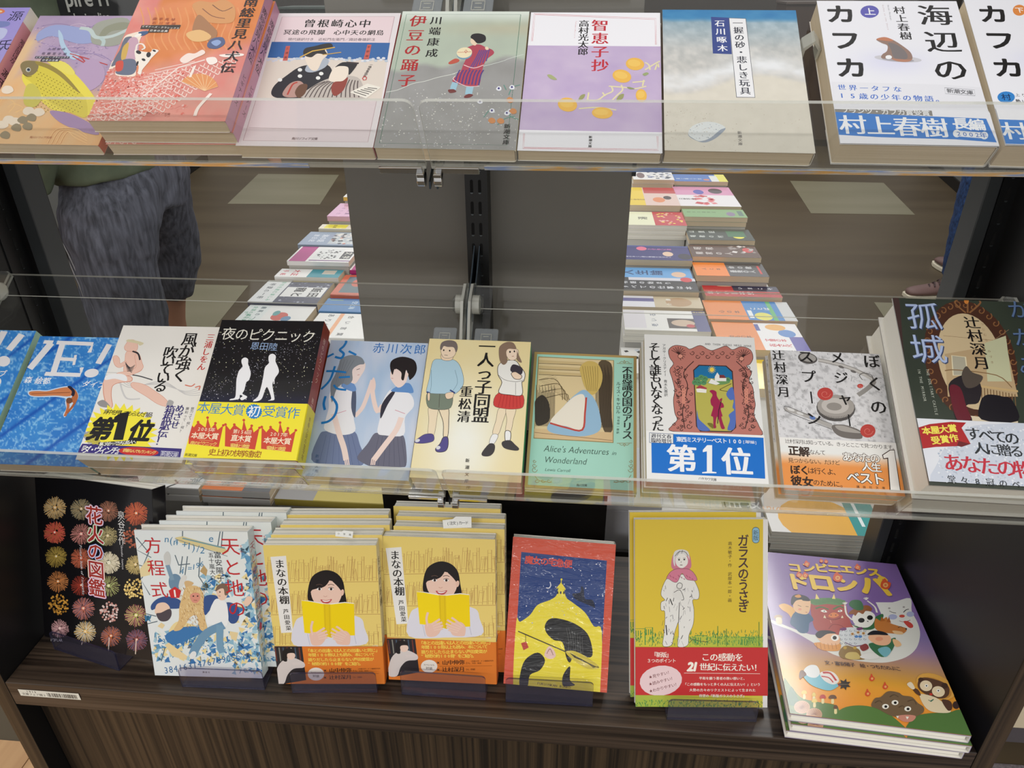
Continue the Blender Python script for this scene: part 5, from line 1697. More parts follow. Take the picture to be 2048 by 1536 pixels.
def bg_mirror(a):
    a.g(lambda u, v: (50 + 10 * fbm(u * 3, v * 5), 56 + 12 * fbm(u * 3, v * 5), 48 + 8 * fbm(u * 3, v * 5)), nx=12, ny=16)
    a.c(1536, 580, 3.281)
    a.b([(820, 40), (860, 60), (890, 400), (940, 850), (980, 1280), (940, 1280), (860, 500)], (70, 50, 48))
    BR, GO = (76, 46, 34), (140, 96, 60)
    cx, cy = 1330, 470
    def ov(rx, ry, n=40):
        return [(cx + rx * math.cos(t) + (cy + ry * math.sin(t) - cy) * 0.17, cy + ry * math.sin(t)) for t in np.linspace(0, 2 * PI, n, False)]
    a.p(ov(300, 400), BR)
    for i in range(34):
        t = 2 * PI * i / 34
        x = cx + 278 * math.cos(t) + 370 * math.sin(t) * 0.17
        y = cy + 372 * math.sin(t)
        a.l([(x + 24 * math.cos(q + t) * (1 - q / 8), y + 24 * math.sin(q + t) * (1 - q / 8)) for q in np.linspace(0, 5.5, 8)], 7, GO, sm=True); a.k -= 1
    a.k += 1
    for dx, s in ((-60, -1), (60, 1), (0, 1)):
        a.l([(1310 + dx * .2, 150), (1310 + dx, 110), (1310 + dx * 1.4, 80), (1310 + dx, 60)], 12, GO, sm=True)
    a.e(1302, 70, 16, 22, (206, 130, 60))
    a.p(ov(212, 316), (206, 184, 146))
    # room inside the mirror
    a.p([(1160, 420), (1560, 350), (1640, 700), (1180, 700)], (188, 162, 124)); a.l([(1150, 300), (1480, 330)], 3, (150, 120, 90)); a.l([(1480, 330), (1580, 260)], 3, (150, 120, 90))
    a.p([(1420, 350), (1560, 300), (1600, 600), (1440, 600)], (196, 196, 160)); a.p([(1205, 430), (1295, 440), (1310, 560), (1215, 560)], (176, 170, 150)); a.l([(1205, 430), (1295, 440), (1310, 560), (1215, 560)], 6, (226, 214, 180), True)
    a.l([(1160, 530), (1240, 525), (1500, 560), (1600, 640)], 8, (140, 110, 76), sm=True)
    for i in range(12):
        a.l([(1400 + i * 20, 640 + i * 4), (1405 + i * 20, 760)], 6, (120, 92, 62)); a.k -= 1
    a.k += 1
    a.l([(1380, 630), (1640, 665)], 16, (200, 170, 120)); a.p([(1280, 820), (1640, 860), (1640, 900), (1280, 880)], (222, 206, 176))
    # plain dark draped masses in place of the known figures
    a.b([(1185, 620), (1270, 560), (1350, 560), (1400, 640), (1380, 740), (1300, 760), (1340, 860), (1240, 860), (1210, 760)], (42, 36, 40)); a.b([(1190, 640), (1260, 640), (1300, 760), (1330, 850), (1240, 850)], (104, 34, 46))
    a.b([(1270, 560), (1300, 500), (1340, 540), (1410, 570), (1370, 630), (1300, 640)], (84, 74, 66))
    a.b([(1400, 850), (1392, 740), (1430, 690), (1500, 690), (1540, 700), (1600, 720), (1640, 860)], (30, 26, 32))
    a.vt('辻村深月', 1338, 215, 1400, 480, 98, (26, 22, 22), 0.0, True)
    a.vt('つじむら　みづき', 1405, 225, 1470, 475, 20, (150, 120, 90))
    for c, w, o in (((64, 76, 110), 0.012, 5), ((176, 192, 226), 0.0, 0)):
        a.vt('孤城', 1020 + o, 175 + o, 1050 + o, 390 + o, 222, c, w)
    for c, w, o in (((34, 44, 66), 0.02, 4), ((96, 120, 160), -0.006, 0)):
        a.vt('かがみの', 1650 + o, 130 + o, 1760 + o, 700 + o, 150, c, w)
    for t, x0, y0, x1, y1 in (('THE SOLITARY CASTLE', 1045, 525, 1106, 815), ('IN THE MIRROR', 990, 525, 1030, 725)):
        a.ht(t, x0, y0, x1, y1, 24, (186, 190, 176), 0.006, rot=-PI / 2)


def band_mirror(a):
    a.c(1536, 580, 3.281)
    a.g(lambda u, v: (222 + 10 * fbm(u * 9, v * 9), 224 + 10 * fbm(u * 9, v * 9), 232 + 6 * fbm(u * 9, v * 9)), 0, .55, 1, 1, 30, 30)
    a.b([(1120, 1290), (1120, 1120), (1200, 980), (1320, 900), (1500, 880), (1800, 900), (1900, 1290)], (206, 212, 224))
    a.sp(500, 1120, 890, 1800, 1280, 7, [(230, 234, 240), (176, 188, 206), (196, 200, 210)], 5)
    a.p([(978, 905), (1060, 880), (1200, 865), (1300, 870), (1270, 905), (1330, 1010), (1240, 1025), (1100, 1030), (1005, 1042)], (176, 32, 36)); a.p([(1250, 990), (1330, 1010), (1270, 1030), (1240, 1022)], (110, 20, 26))
    a.ht('本屋大賞', 1040, 925, 1210, 908, 56, (244, 228, 90), 0.035, rot=0.09); a.ht('受賞作', 1100, 988, 1218, 972, 56, (244, 228, 90), 0.035, rot=0.09)
    a.ht('すべての', 1345, 945, 1600, 975, 94, (40, 44, 48), -0.004, True); a.ht('人に贈る', 1395, 1040, 1630, 1060, 86, (40, 44, 48), -0.004, True)
    a.ht('あなたの物語', 1215, 1135, 1800, 1195, 122, (196, 40, 60), 0.0, True); a.ht('堂々8冠のベスト', 1205, 1242, 1800, 1290, 50, (60, 64, 70), 0, True)


def sp_green(a):
    a.r(0, 0, a.w, a.h, (60, 164, 110))

# ================================================================ printed artwork, books standing on the board
def firework(a, x, y, r, c1, c2, seed, n=60, kind=0):
    R = random.Random(seed)
    if kind == 3:
        for i in range(70):
            t, q = R.uniform(0, 2 * PI), r * math.sqrt(R.random())
            a.e(x + q * math.cos(t), y + q * math.sin(t), 9, 9, R.choice([c1, c2]), n=6); a.k -= 1
        a.k += 1
        return
    if kind == 0:
        a.e(x, y, r * .55, r * .55, tuple(v * .2 for v in c1)); a.e(x, y, r * .3, r * .3, tuple(v * .4 for v in c1))
    for i in range(n):
        t = 2 * PI * i / n + R.uniform(-.05, .05)
        r0, r1 = r * R.uniform(.12, .4), r * R.uniform(.86, 1.04)
        c = c1 if i % 2 else c2
        a.l([(x + r0 * math.cos(t), y + r0 * math.sin(t)), (x + r1 * math.cos(t), y + r1 * math.sin(t) + r * .05)], 4.5 if kind != 2 else 7, c); a.k -= 1
    for i in range(n):
        t = 2 * PI * (i + .5) / n
        q = r * R.uniform(.5, .8)
        a.l([(x + q * math.cos(t), y + q * math.sin(t)), (x + q * 1.22 * math.cos(t), y + q * 1.22 * math.sin(t))], 3.5, tuple(v * .7 for v in c2)); a.k -= 1
    a.k += 1
    a.e(x, y, r * .16, r * .16, tuple(min(v * 1.15, 255) for v in c1)); a.e(x, y, r * .08, r * .08, (250, 236, 214))


def bg_fire(a):
    a.g(lambda u, v: (14 + 0 * u, 13 + 0 * u, 16 + 2 * u), nx=2, ny=2)
    a.c(0, 940, 4)
    g1, g2, o1, pk = (214, 170, 104), (168, 136, 92), (206, 108, 62), (196, 110, 116)
    for i, q in enumerate([(440, 300, 92, g1, (200, 180, 140), 1), (650, 310, 88, (168, 146, 104), (120, 118, 100), 1), (868, 325, 84, (176, 116, 92), (130, 96, 80), 0), (1090, 345, 96, o1, (196, 84, 60), 0),
                           (438, 498, 90, (204, 84, 74), (190, 100, 70), 2), (650, 510, 86, (206, 136, 130), (130, 90, 80), 0), (862, 525, 80, (196, 180, 130), (128, 120, 84), 0), (1060, 540, 80, (190, 100, 70), (150, 80, 56), 3),
                           (450, 690, 88, (170, 146, 72), (150, 126, 60), 0), (650, 705, 86, (190, 92, 66), (160, 96, 72), 1), (872, 740, 90, (232, 222, 196), (206, 196, 166), 2), (1085, 755, 80, (214, 190, 130), (180, 160, 100), 1),
                           (465, 890, 86, (200, 128, 72), (150, 100, 64), 1), (650, 920, 84, (160, 60, 46), (90, 40, 34), 0), (870, 925, 90, (180, 190, 120), (90, 70, 56), 0), (1080, 950, 84, (250, 220, 140), (224, 190, 110), 3),
                           (470, 1080, 82, (206, 150, 64), (156, 110, 44), 3), (668, 1105, 92, (206, 120, 100), (140, 106, 116), 0), (878, 1135, 78, (200, 140, 130), (230, 206, 200), 3), (1090, 1160, 92, (196, 190, 110), (170, 90, 110), 1),
                           (480, 1265, 74, (226, 176, 176), (130, 96, 96), 0), (684, 1290, 88, (220, 176, 96), (214, 208, 190), 0), (890, 1325, 84, (196, 104, 60), (120, 96, 110), 0), (1095, 1355, 90, (150, 80, 80), (110, 92, 120), 0)]):
        firework(a, *q[:5], i, kind=q[5])
    for x, y, h in ((470, 1290, 50), (662, 1370, 50), (876, 1340, 110), (1092, 1350, 122)):
        a.l([(x, y), (x - 6, y + h)], 7, (226, 206, 190))
    cs = [(224, 170, 216), (166, 214, 130), (130, 150, 226), (236, 196, 150), (230, 160, 220)]
    ys = [365, 515, 655, 800, 945]
    xs = [755, 765, 768, 772, 778]
    for ch, x, y, c in zip('花火の図鑑', xs, ys, cs):
        for w, k in ((0.085, c), (0.06, (248, 236, 244)), (0.02, (170, 54, 48))):
            a.ht(ch, x, y, x, y, 112, k, w, sx=1.12)
    a.vt('泉谷玄作', 972, 362, 978, 568, 50, (236, 234, 232), -0.002)
    a.ht('Picture book of fireworks', 648, 610, 672, 990, 26, (222, 220, 224), 0, sh=.2, rot=-PI / 2, sx=1.1); a.ht('Gensaku Izumiya', 978, 610, 988, 790, 20, (222, 220, 224), 0, sh=.2, rot=-PI / 2)
    a.ht('POPLAR', 416, 1357, 496, 1360, 26, (214, 212, 214), -0.004)


def bg_ten(a):
    a.g(lambda u, v: (226 + 6 * fbm(u * 4, v * 5), 232 + 4 * fbm(u * 4, v * 5), 234 - 3 * fbm(u * 4, v * 5)), nx=12, ny=16)
    a.c(240, 940, 4)
    R = random.Random(21)
    BL, BY, BT = (96, 152, 190), (236, 216, 158), (60, 120, 178)

    def tri(x, y, s, reg):
        c = R.choice([BL, BY, BT, (170, 204, 216), (226, 232, 228), (140, 184, 206)])
        t = R.uniform(0, 2 * PI)
        a.p([(x + s * math.cos(t + k * 2.1), y + s * math.sin(t + k * 2.1)) for k in range(3)], c); a.k -= 1
    for i in range(160):
        u = R.random()
        y = 560 + 1000 * u
        xl = 980 - 60 * u if y < 1150 else 980 - (y - 1150) * 1.6
        tri(R.uniform(max(xl, 420), 1150), y, 44 if y < 800 else 34, 0)
    for i in range(60):
        tri(R.uniform(380, 720), R.uniform(1260, 1390), 38, 0)
    for i in range(44):
        tri(R.uniform(660, 900), R.uniform(840, 1010), 34, 0)
    a.k += 1
    a.c(250, 1280, 4.551)
    for i in range(150):
        tri(R.uniform(250, 1240), R.uniform(-60, 190), 32, 0)
    for i in range(70):
        tri(R.uniform(950, 1290), R.uniform(100, 300), 26, 0)
    a.k += 1
    a.l([(255, 130), (262, 300), (700, 330)], 40, (226, 232, 234))
    a.c(240, 940, 4)
    a.b([(150, 1240), (280, 1240), (260, 1400), (220, 1500), (160, 1400)], (230, 234, 234)); a.b([(390, 1300), (450, 1215), (560, 1230), (700, 1290), (640, 1320), (480, 1330)], BY); a.b([(360, 1330), (450, 1270), (590, 1250), (690, 1280), (560, 1350), (420, 1400)], BT)
    # desks, rails and numbers drifting about
    K = (96, 112, 122)
    for q in ([(130, 540), (230, 660), (150, 820)], [(210, 560), (130, 640), (250, 700)], [(120, 760), (230, 780), (170, 870)], [(440, 680), (470, 760), (560, 750)], [(500, 690), (480, 830)], [(540, 690), (520, 840)], [(640, 700), (630, 850), (700, 960)], [(150, 880), (240, 1000)], [(210, 1150), (290, 1170)], [(210, 1230), (300, 1210)], [(500, 480), (500, 540)], [(800, 480), (780, 620)], [(820, 485), (810, 620)], [(600, 1430), (560, 1530)], [(360, 1420), (330, 1530)]):
        a.l(q, 8, K)
    a.p([(440, 540), (500, 530), (830, 620), (870, 650), (840, 670), (480, 580)], (222, 206, 150)); a.l([(500, 545), (840, 625)], 12, (124, 160, 164)); a.l([(440, 550), (860, 690)], 4, K)
    a.p([(150, 860), (160, 790), (230, 700), (250, 760), (240, 840)], (232, 214, 164)); a.p([(640, 810), (670, 760), (700, 800), (690, 850)], (190, 160, 110))
    a.p([(360, 1400), (390, 1380), (540, 1490), (530, 1520), (420, 1490)], (236, 212, 160)); a.p([(880, 1290), (945, 1300), (930, 1370), (890, 1350)], (232, 210, 160)); a.p([(300, 1250), (330, 1220), (360, 1240), (340, 1270)], (232, 210, 160))
    N = (64, 128, 168)
    for t, x0, y0, x1, y1, s in (('n(n²+1)/2', 375, 550, 660, 640, 74), ('e', 730, 545, 730, 545, 80), ('4²=196', 495, 810, 655, 750, 60), ('√2', 675, 945, 715, 925, 62), ('π', 242, 1180, 242, 1180, 90), ('153', 280, 1320, 350, 1370, 60), ('1618', 530, 1370, 640, 1320, 62), ('2', 1012, 1240, 1012, 1240, 54), ('i', 975, 1370, 975, 1370, 60)):
        a.ht(t, x0, y0, x1, y1, s, N, 0.0, sh=.2)
    a.c(250, 1280, 4.551)
    a.ht('384163147678905６', 375, 275, 1030, 150, 88, (52, 108, 160), 0.0, sx=.8); a.ht('707', 1050, 285, 1140, 268, 60, (96, 150, 190))
    a.ht('講談社', 715, 292, 765, 294, 18, (60, 60, 70))
    a.c(240, 940, 4)
    # upside-down boy
    a.b([(400, 850), (440, 830), (480, 850), (490, 900), (470, 950), (410, 950), (390, 900)], (110, 142, 168)); a.b([(350, 690), (380, 650), (405, 690), (400, 760), (370, 770)], (206, 206, 202)); a.l([(380, 760), (420, 880)], 34, (126, 156, 178)); a.b([(480, 880), (510, 840), (535, 860), (500, 930), (470, 940)], (220, 218, 212))
    a.b([(250, 1080), (300, 1030), (380, 1010), (480, 1040), (490, 1100), (400, 1110), (300, 1105), (255, 1120)], (54, 84, 140)); a.b([(280, 1120), (300, 1070), (360, 1060), (400, 1100), (380, 1150), (320, 1160), (285, 1150)], SKIN); a.b([(290, 1150), (330, 1140), (400, 1110), (412, 1160), (380, 1205), (320, 1205)], (78, 70, 78))
    # monkey
    a.b([(515, 900), (545, 885), (590, 905), (560, 935), (590, 945), (540, 960)], (214, 178, 128))
    a.b([(520, 950), (560, 925), (620, 930), (660, 970), (680, 1060), (680, 1180), (700, 1270), (680, 1290), (640, 1270), (620, 1180), (600, 1160), (560, 1180), (520, 1240), (480, 1280), (430, 1280), (470, 1200), (475, 1100), (500, 1010)], (222, 188, 132))
    a.sp(240, 480, 940, 680, 1260, 11, [(240, 218, 172), (190, 148, 96), (168, 124, 78)], 5, asp=4, rot=1.3)
    a.b([(560, 1010), (580, 985), (630, 985), (645, 1020), (620, 1060), (580, 1055)], (220, 148, 128)); a.e(588, 1008, 7, 5, BLK); a.e(622, 1008, 7, 5, BLK); a.l([(590, 1040), (618, 1042)], 4, (140, 60, 50))
    # boy in white shirt
    a.b([(680, 1010), (760, 1000), (790, 1040), (720, 1120), (680, 1160), (670, 1080)], (54, 84, 140)); a.b([(850, 1060), (930, 1080), (955, 1160), (930, 1220), (880, 1220), (850, 1140)], (54, 84, 140))
    a.b([(770, 1030), (830, 1040), (860, 1090), (860, 1240), (760, 1240), (690, 1220), (720, 1120), (740, 1070)], (238, 240, 240)); a.b([(770, 960), (800, 930), (850, 950), (860, 1000), (830, 1040), (790, 1030)], SKIN)
    a.b([(765, 970), (780, 925), (830, 905), (866, 940), (866, 990), (840, 1000), (830, 950), (800, 950)], (124, 100, 84)); a.e(800, 975, 6, 5, BLK); a.l([(790, 1005), (806, 1008)], 4, (160, 80, 70))
    a.l([(830, 1240), (700, 1300), (620, 1400), (580, 1480)], 66, (110, 150, 180), sm=True); a.l([(800, 1240), (800, 1400), (820, 1460)], 56, (118, 158, 186), sm=True); a.e(585, 1480, 34, 24, (232, 232, 230), -60)
    a.b([(990, 1060), (1020, 1010), (1060, 1020), (1050, 1060), (1010, 1090)], SKIN)
    r_ = (196, 34, 42)
    a.vt('天と地の', 882, 612, 935, 1110, 138, r_, 0.0); a.vt('方程式', 265, 605, 315, 960, 128, r_, 0.0)
    a.vt('富安陽子', 780, 680, 806, 865, 54, (40, 40, 44), 0.002); a.vt('五十嵐大介', 728, 680, 745, 862, 40, (60, 60, 66)); a.vt('てん', 968, 612, 970, 650, 22, r_)
    a.p([(390, 965), (440, 932), (490, 965), (475, 1022), (408, 1022)], (206, 46, 50)); a.ht('1', 440, 985, 440, 985, 84, (248, 246, 242), 0, True)


def sp_ten(a):
    R = random.Random(4)
    a.r(0, 0, a.w, a.h, (218, 228, 228))
    for i in range(60):
        x, y, t = R.uniform(0, a.w), R.uniform(30, a.h - 8), R.uniform(0, 6)
        a.p([(x + 5 * math.cos(t + k * 2.1), y + 5 * math.sin(t + k * 2.1)) for k in range(3)], R.choice([(96, 152, 190), (236, 216, 158), (150, 190, 196), (120, 160, 180)])); a.k -= 1
    a.k += 1
    a.vt('天と地の方程式', a.w / 2, 22, a.w / 2, 112, 11, (176, 40, 44), 0.0)
    a.p([(a.w / 2 - 4, 124), (a.w / 2, 119), (a.w / 2 + 4, 124), (a.w / 2 + 3, 130), (a.w / 2 - 3, 130)], (206, 46, 50)); a.vt('五十嵐大介', a.w / 2, 142, a.w / 2, 172, 5.5, BLK)


def books_row(a, x0, x1, base, hs, seed, dx, slope=0.0):
    """outline drawing of a row of books on a shelf"""
    R = random.Random(seed)
    LC = (196, 158, 92)
    x = x0
    while x < x1:
        w = R.choice((18, 24, 30, 36))
        h = R.uniform(*hs)
        lean = R.choice((0, 0, 0, 0, 14, -14))
        yb = base + slope * (x - x0)
        a.l([(x, yb), (x + lean, yb - h), (x + w + lean, yb - h), (x + w, yb)], 3.6, LC, False)
        a.k -= 1
        if R.random() < .6:
            a.l([(x + w / 2 + lean * .3, yb - h * .2), (x + w / 2 + lean * .8, yb - h * .82)], 3, LC); a.k -= 1
        for q in (.15, .85):
            a.l([(x + lean * q, yb - h * q), (x + w + lean * q, yb - h * q)], 2.6, LC); a.k -= 1
        x += w + R.choice((2, 2, 3, 10))
    a.k += 1
    a.l([(x0, base + 8), (x1, base + 8 + slope * (x1 - x0))], 5, LC)


def mana(ox, oy, k=1.0):
    """girl reading a plain yellow book; ox, oy shift between the two piles"""
    def f(a):
        def g(u, v):
            return 236 + 2 * fbm(u * 3, v * 3), 212 - 2 * fbm(u * 3, v * 3), 116 + 10 * fbm(u * 3, v * 3)
        a.g(g, nx=6, ny=8)
        a.c(500 + ox / 4, 960 + oy / 4, 4)
        books_row(a, 90, 1060, 815, (90, 200), 3, 0, -0.01); books_row(a, 130, 1070, 1070, (100, 190), 8, 0, -0.005); books_row(a, 170, 1075, 1320, (80, 170), 5, 0)
        a.p([(163, 615), (288, 606), (345, 1218), (250, 1224)], (238, 236, 232))
        a.vt('まなの本棚', 237, 672, 275, 960, 74, BLK, 0.0, True); a.vt('芦田愛菜', 287, 1052, 308, 1185, 42, BLK, 0, True)
        # body, hair, face
        a.b([(350, 1320), (360, 1140), (420, 1090), (520, 1060), (720, 1070), (880, 1100), (915, 1180), (930, 1310), (640, 1330)], (226, 224, 234))
        a.l([(460, 1230), (480, 1320)], 4, (190, 188, 204)); a.l([(830, 1220), (850, 1310)], 4, (190, 188, 204))
        a.b([(470, 970), (465, 870), (500, 770), (590, 722), (680, 738), (740, 800), (760, 900), (768, 985), (700, 990), (560, 985)], (30, 26, 28))
        a.b([(486, 880), (500, 820), (600, 800), (715, 830), (735, 900), (720, 960), (680, 1010), (610, 1030), (540, 1000), (500, 950)], (240, 204, 186))
        a.b([(480, 900), (490, 800), (560, 755), (620, 750), (640, 790), (600, 850), (530, 870), (497, 880)], (32, 28, 30)); a.b([(620, 750), (700, 790), (740, 870), (742, 900), (700, 850), (650, 800)], (32, 28, 30))
        a.e(738, 900, 14, 26, (236, 196, 176), 10)
        for x, y in ((555, 872), (648, 872)):
            a.e(x, y, 20, 10, (246, 244, 242)); a.e(x + 1, y, 10, 10, (50, 32, 28)); a.l([(x - 22, y - 8), (x, y - 14), (x + 22, y - 8)], 4, (40, 30, 30), sm=True); a.l([(x - 26, y - 32), (x + 2, y - 38), (x + 26, y - 30)], 5, (96, 72, 64), sm=True)
        a.l([(588, 926), (602, 934), (618, 926)], 4, (206, 156, 140), sm=True)
        a.b([(565, 955), (610, 962), (655, 952), (635, 982), (600, 988), (578, 978)], (196, 84, 84)); a.b([(578, 960), (610, 966), (645, 958), (625, 972), (595, 974)], (246, 240, 238))
        a.p([(412, 962), (470, 965), (625, 990), (760, 975), (832, 985), (840, 1240), (740, 1240), (625, 1258), (436, 1218)], (246, 244, 236))
        a.p([(412, 964), (470, 970), (588, 992), (598, 1240), (436, 1222)], (250, 220, 22)); a.p([(645, 995), (760, 982), (832, 990), (840, 1242), (740, 1246), (652, 1258)], (248, 216, 20)); a.p([(586, 990), (646, 994), (654, 1262), (598, 1246)], (238, 204, 24))
        a.l([(597, 995), (605, 1250)], 3, (206, 170, 20)); a.l([(634, 996), (642, 1256)], 3, (206, 170, 20))
        # hands, five fingers each
        a.b([(480, 1225), (540, 1215), (600, 1220), (600, 1280), (560, 1320), (500, 1320), (480, 1270)], (238, 198, 180)); a.b([(690, 1220), (760, 1205), (800, 1240), (800, 1300), (780, 1320), (700, 1310), (680, 1260)], (238, 198, 180))
        for p in ([(500, 1240), (490, 1180), (502, 1128)], [(530, 1225), (570, 1200), (598, 1182)], [(540, 1240), (590, 1218), (616, 1208)], [(545, 1256), (600, 1240), (622, 1232)], [(550, 1272), (600, 1262), (620, 1256)]):
            a.l(p, 19, (234, 192, 174), sm=True); a.l(p, 15, (242, 206, 188), sm=True)
        for p in ([(780, 1240), (720, 1190), (690, 1170)], [(770, 1250), (700, 1215), (655, 1188)], [(760, 1262), (690, 1238), (645, 1218)], [(750, 1276), (690, 1258), (650, 1242)], [(740, 1290), (700, 1280), (666, 1266)]):
            a.l(p, 19, (234, 192, 174), sm=True); a.l(p, 15, (242, 206, 188), sm=True)
    return f


def mana_band(ox, oy):
    def f(a):
        a.c(500 + ox / 4, 960 + oy / 4, 4)
        O = (226, 126, 48)
        a.g(lambda u, v: (226 + 0 * u, 126 + 0 * u, 48 + 0 * u), 0, .6, 1, 1, 2, 2)
        a.p([(188, 1330), (415, 1328), (450, 1600), (228, 1640)], (46, 42, 46))
        for i in range(7):
            a.l([(200 + i * 32, 1340), (214 + i * 32, 1450)], 9, [(120, 60, 50), (140, 140, 130), (70, 90, 110)][i % 3])
        a.b([(200, 1620), (220, 1500), (270, 1440), (340, 1420), (430, 1460), (430, 1500), (350, 1510), (300, 1560), (270, 1630)], (216, 206, 202))
        a.b([(262, 1440), (262, 1370), (300, 1345), (350, 1360), (352, 1390), (300, 1400), (296, 1450)], (34, 30, 32)); a.b([(300, 1390), (350, 1385), (362, 1410), (340, 1436), (304, 1430)], (236, 206, 190)); a.l([(340, 1470), (432, 1466)], 22, (220, 208, 204))
        Y, W = (250, 226, 96), (250, 240, 214)
        a.ht('「本との出逢いは人との出逢いと同じ」', 462, 1366, 1022, 1362, 36, Y, 0.012); a.ht('年間100冊以上も読み、本について', 482, 1400, 980, 1396, 34, Y, 0.012)
        a.ht('語りだしたら止まらない芦田愛菜が', 482, 1438, 975, 1434, 34, Y, 0.012); a.ht('“秘密の約100冊”をご紹介。', 482, 1470, 890, 1470, 34, Y, 0.012)
        a.ht('小学館', 985, 1325, 1016, 1325, 15, W)
        a.e(528, 1552, 66, 52, (240, 232, 220)); a.ht('スペシャル', 492, 1540, 562, 1542, 18, (90, 70, 60), 0.01); a.ht('対談', 514, 1568, 542, 1569, 26, (70, 60, 56), 0.01)
        a.ht('×山中伸弥', 610, 1524, 790, 1520, 44, (64, 40, 28), 0.006, True); a.ht('さん', 828, 1526, 848, 1526, 20, (64, 40, 28)); a.ht('（京都大学iPS細胞研究所', 862, 1512, 1036, 1508, 14, (84, 50, 28)); a.ht('所長・教授）', 880, 1528, 950, 1527, 13, (84, 50, 28))
        a.l([(610, 1552), (1030, 1548)], 2, (120, 70, 30))
        a.ht('×辻村深月', 610, 1580, 790, 1576, 44, (64, 40, 28), 0.006, True); a.ht('さん（作家）', 828, 1578, 900, 1577, 18, (64, 40, 28))
    return f


def sp_mana(a):
    a.g(lambda u, v: (234 + 0 * u, 226 + 0 * u, 192 + 0 * u), nx=2, ny=2)
    R = random.Random(6)
    for i in range(26):
        y = 30 + i * 4
        a.l([(R.uniform(1, 4), y), (R.uniform(8, a.w - 1), y)], .3, (190, 150, 80)); a.k -= 1
    a.k += 1
    a.vt('まなの本棚', a.w / 2, 24, a.w / 2, 78, 10, BLK, 0, True)


def sp_manaband(a):
    a.r(0, 0, a.w, a.h, (222, 122, 48))


def bg_witch(a):
    a.r(0, 0, a.w, a.h, (210, 84, 60))
    a.c(900, 960, 4)
    a.p([(570, 575), (1255, 645), (1190, 1790), (505, 1660)], (34, 62, 124))
    Y = (236, 218, 62)
    a.b([(1190, 1790), (1200, 1700), (1215, 1215), (1150, 1170), (1080, 1060), (980, 980), (930, 940), (912, 870), (888, 820), (866, 870), (850, 925), (800, 960), (700, 1000), (640, 1080), (560, 1135), (530, 1135), (505, 1660), (560, 1690), (900, 1740)], Y)
    a.p([(1190, 1790), (1216, 1220), (1000, 1150), (600, 1150), (530, 1138), (505, 1660)], Y)
    a.b([(880, 860), (850, 870), (890, 828), (926, 880)], Y); a.l([(890, 790), (890, 830)], 6, Y); a.e(892, 795, 8, 8, Y)
    for x in (862, 886, 912):
        a.p([(x - 6, 890), (x + 6, 891), (x + 5, 912), (x - 7, 911)], (30, 40, 70))
    a.sp(70, 600, 660, 1240, 1150, 5, [(226, 226, 236), (180, 190, 214)], 12)
    a.l([(800, 815), (806, 845), (790, 865), (770, 862)], 8, (214, 214, 224), sm=True)
    a.ht('魔女の宅急便', 632, 640, 945, 672, 66, (214, 74, 58), 0.03)
    a.b([(980, 910), (1040, 900), (1050, 850), (1070, 870), (1080, 950), (1140, 960), (1160, 1020), (1130, 1010), (1060, 980), (1000, 950)], (26, 34, 58))
    # plain dark cloak-like mound, bundle and broom instead of the known figure
    K = (34, 34, 36)
    a.b([(760, 1160), (800, 1110), (880, 1110), (1000, 1150), (1100, 1230), (1140, 1360), (1120, 1420), (1000, 1400), (960, 1460), (930, 1420), (900, 1300), (830, 1280), (770, 1220)], K)
    for i in range(7):
        a.l([(930 + i * 22, 1180 + i * 12), (950 + i * 18, 1290), (945 + i * 20, 1390)], 3, (90, 90, 88), sm=True); a.k -= 1
    a.k += 1
    a.l([(545, 1210), (940, 1380)], 9, (70, 64, 44)); a.b([(930, 1370), (1000, 1370), (1100, 1420), (1195, 1500), (1100, 1510), (1000, 1450), (940, 1400)], (206, 186, 70))
    for i in range(9):
        a.l([(960 + i * 4, 1385 + i * 4), (1080 + i * 12, 1450 + i * 6), (1150 + i * 4, 1505 - i * 2)], 3, (60, 54, 34), sm=True); a.k -= 1
    a.k += 1
    a.l([(605, 1240), (605, 1300)], 4, (60, 54, 44)); a.p([(568, 1305), (610, 1292), (630, 1340), (588, 1362)], (190, 70, 56))
    a.b([(755, 1400), (790, 1330), (830, 1360), (845, 1410), (800, 1432)], (232, 196, 186)); a.l([(775, 1390), (800, 1350), (825, 1400)], 4, (120, 60, 56), sm=True)
    a.b([(560, 1560), (600, 1440), (700, 1380), (760, 1440), (720, 1520), (640, 1560), (620, 1650), (560, 1650)], K)
    a.b([(905, 1560), (960, 1490), (960, 1600), (1000, 1640), (940, 1650), (900, 1640)], K)
    a.c(1000, 1300, 2)
    a.ht('FUKUINKAN BUNKO', 153, 133, 278, 150, 12, (70, 40, 36), 0.01)


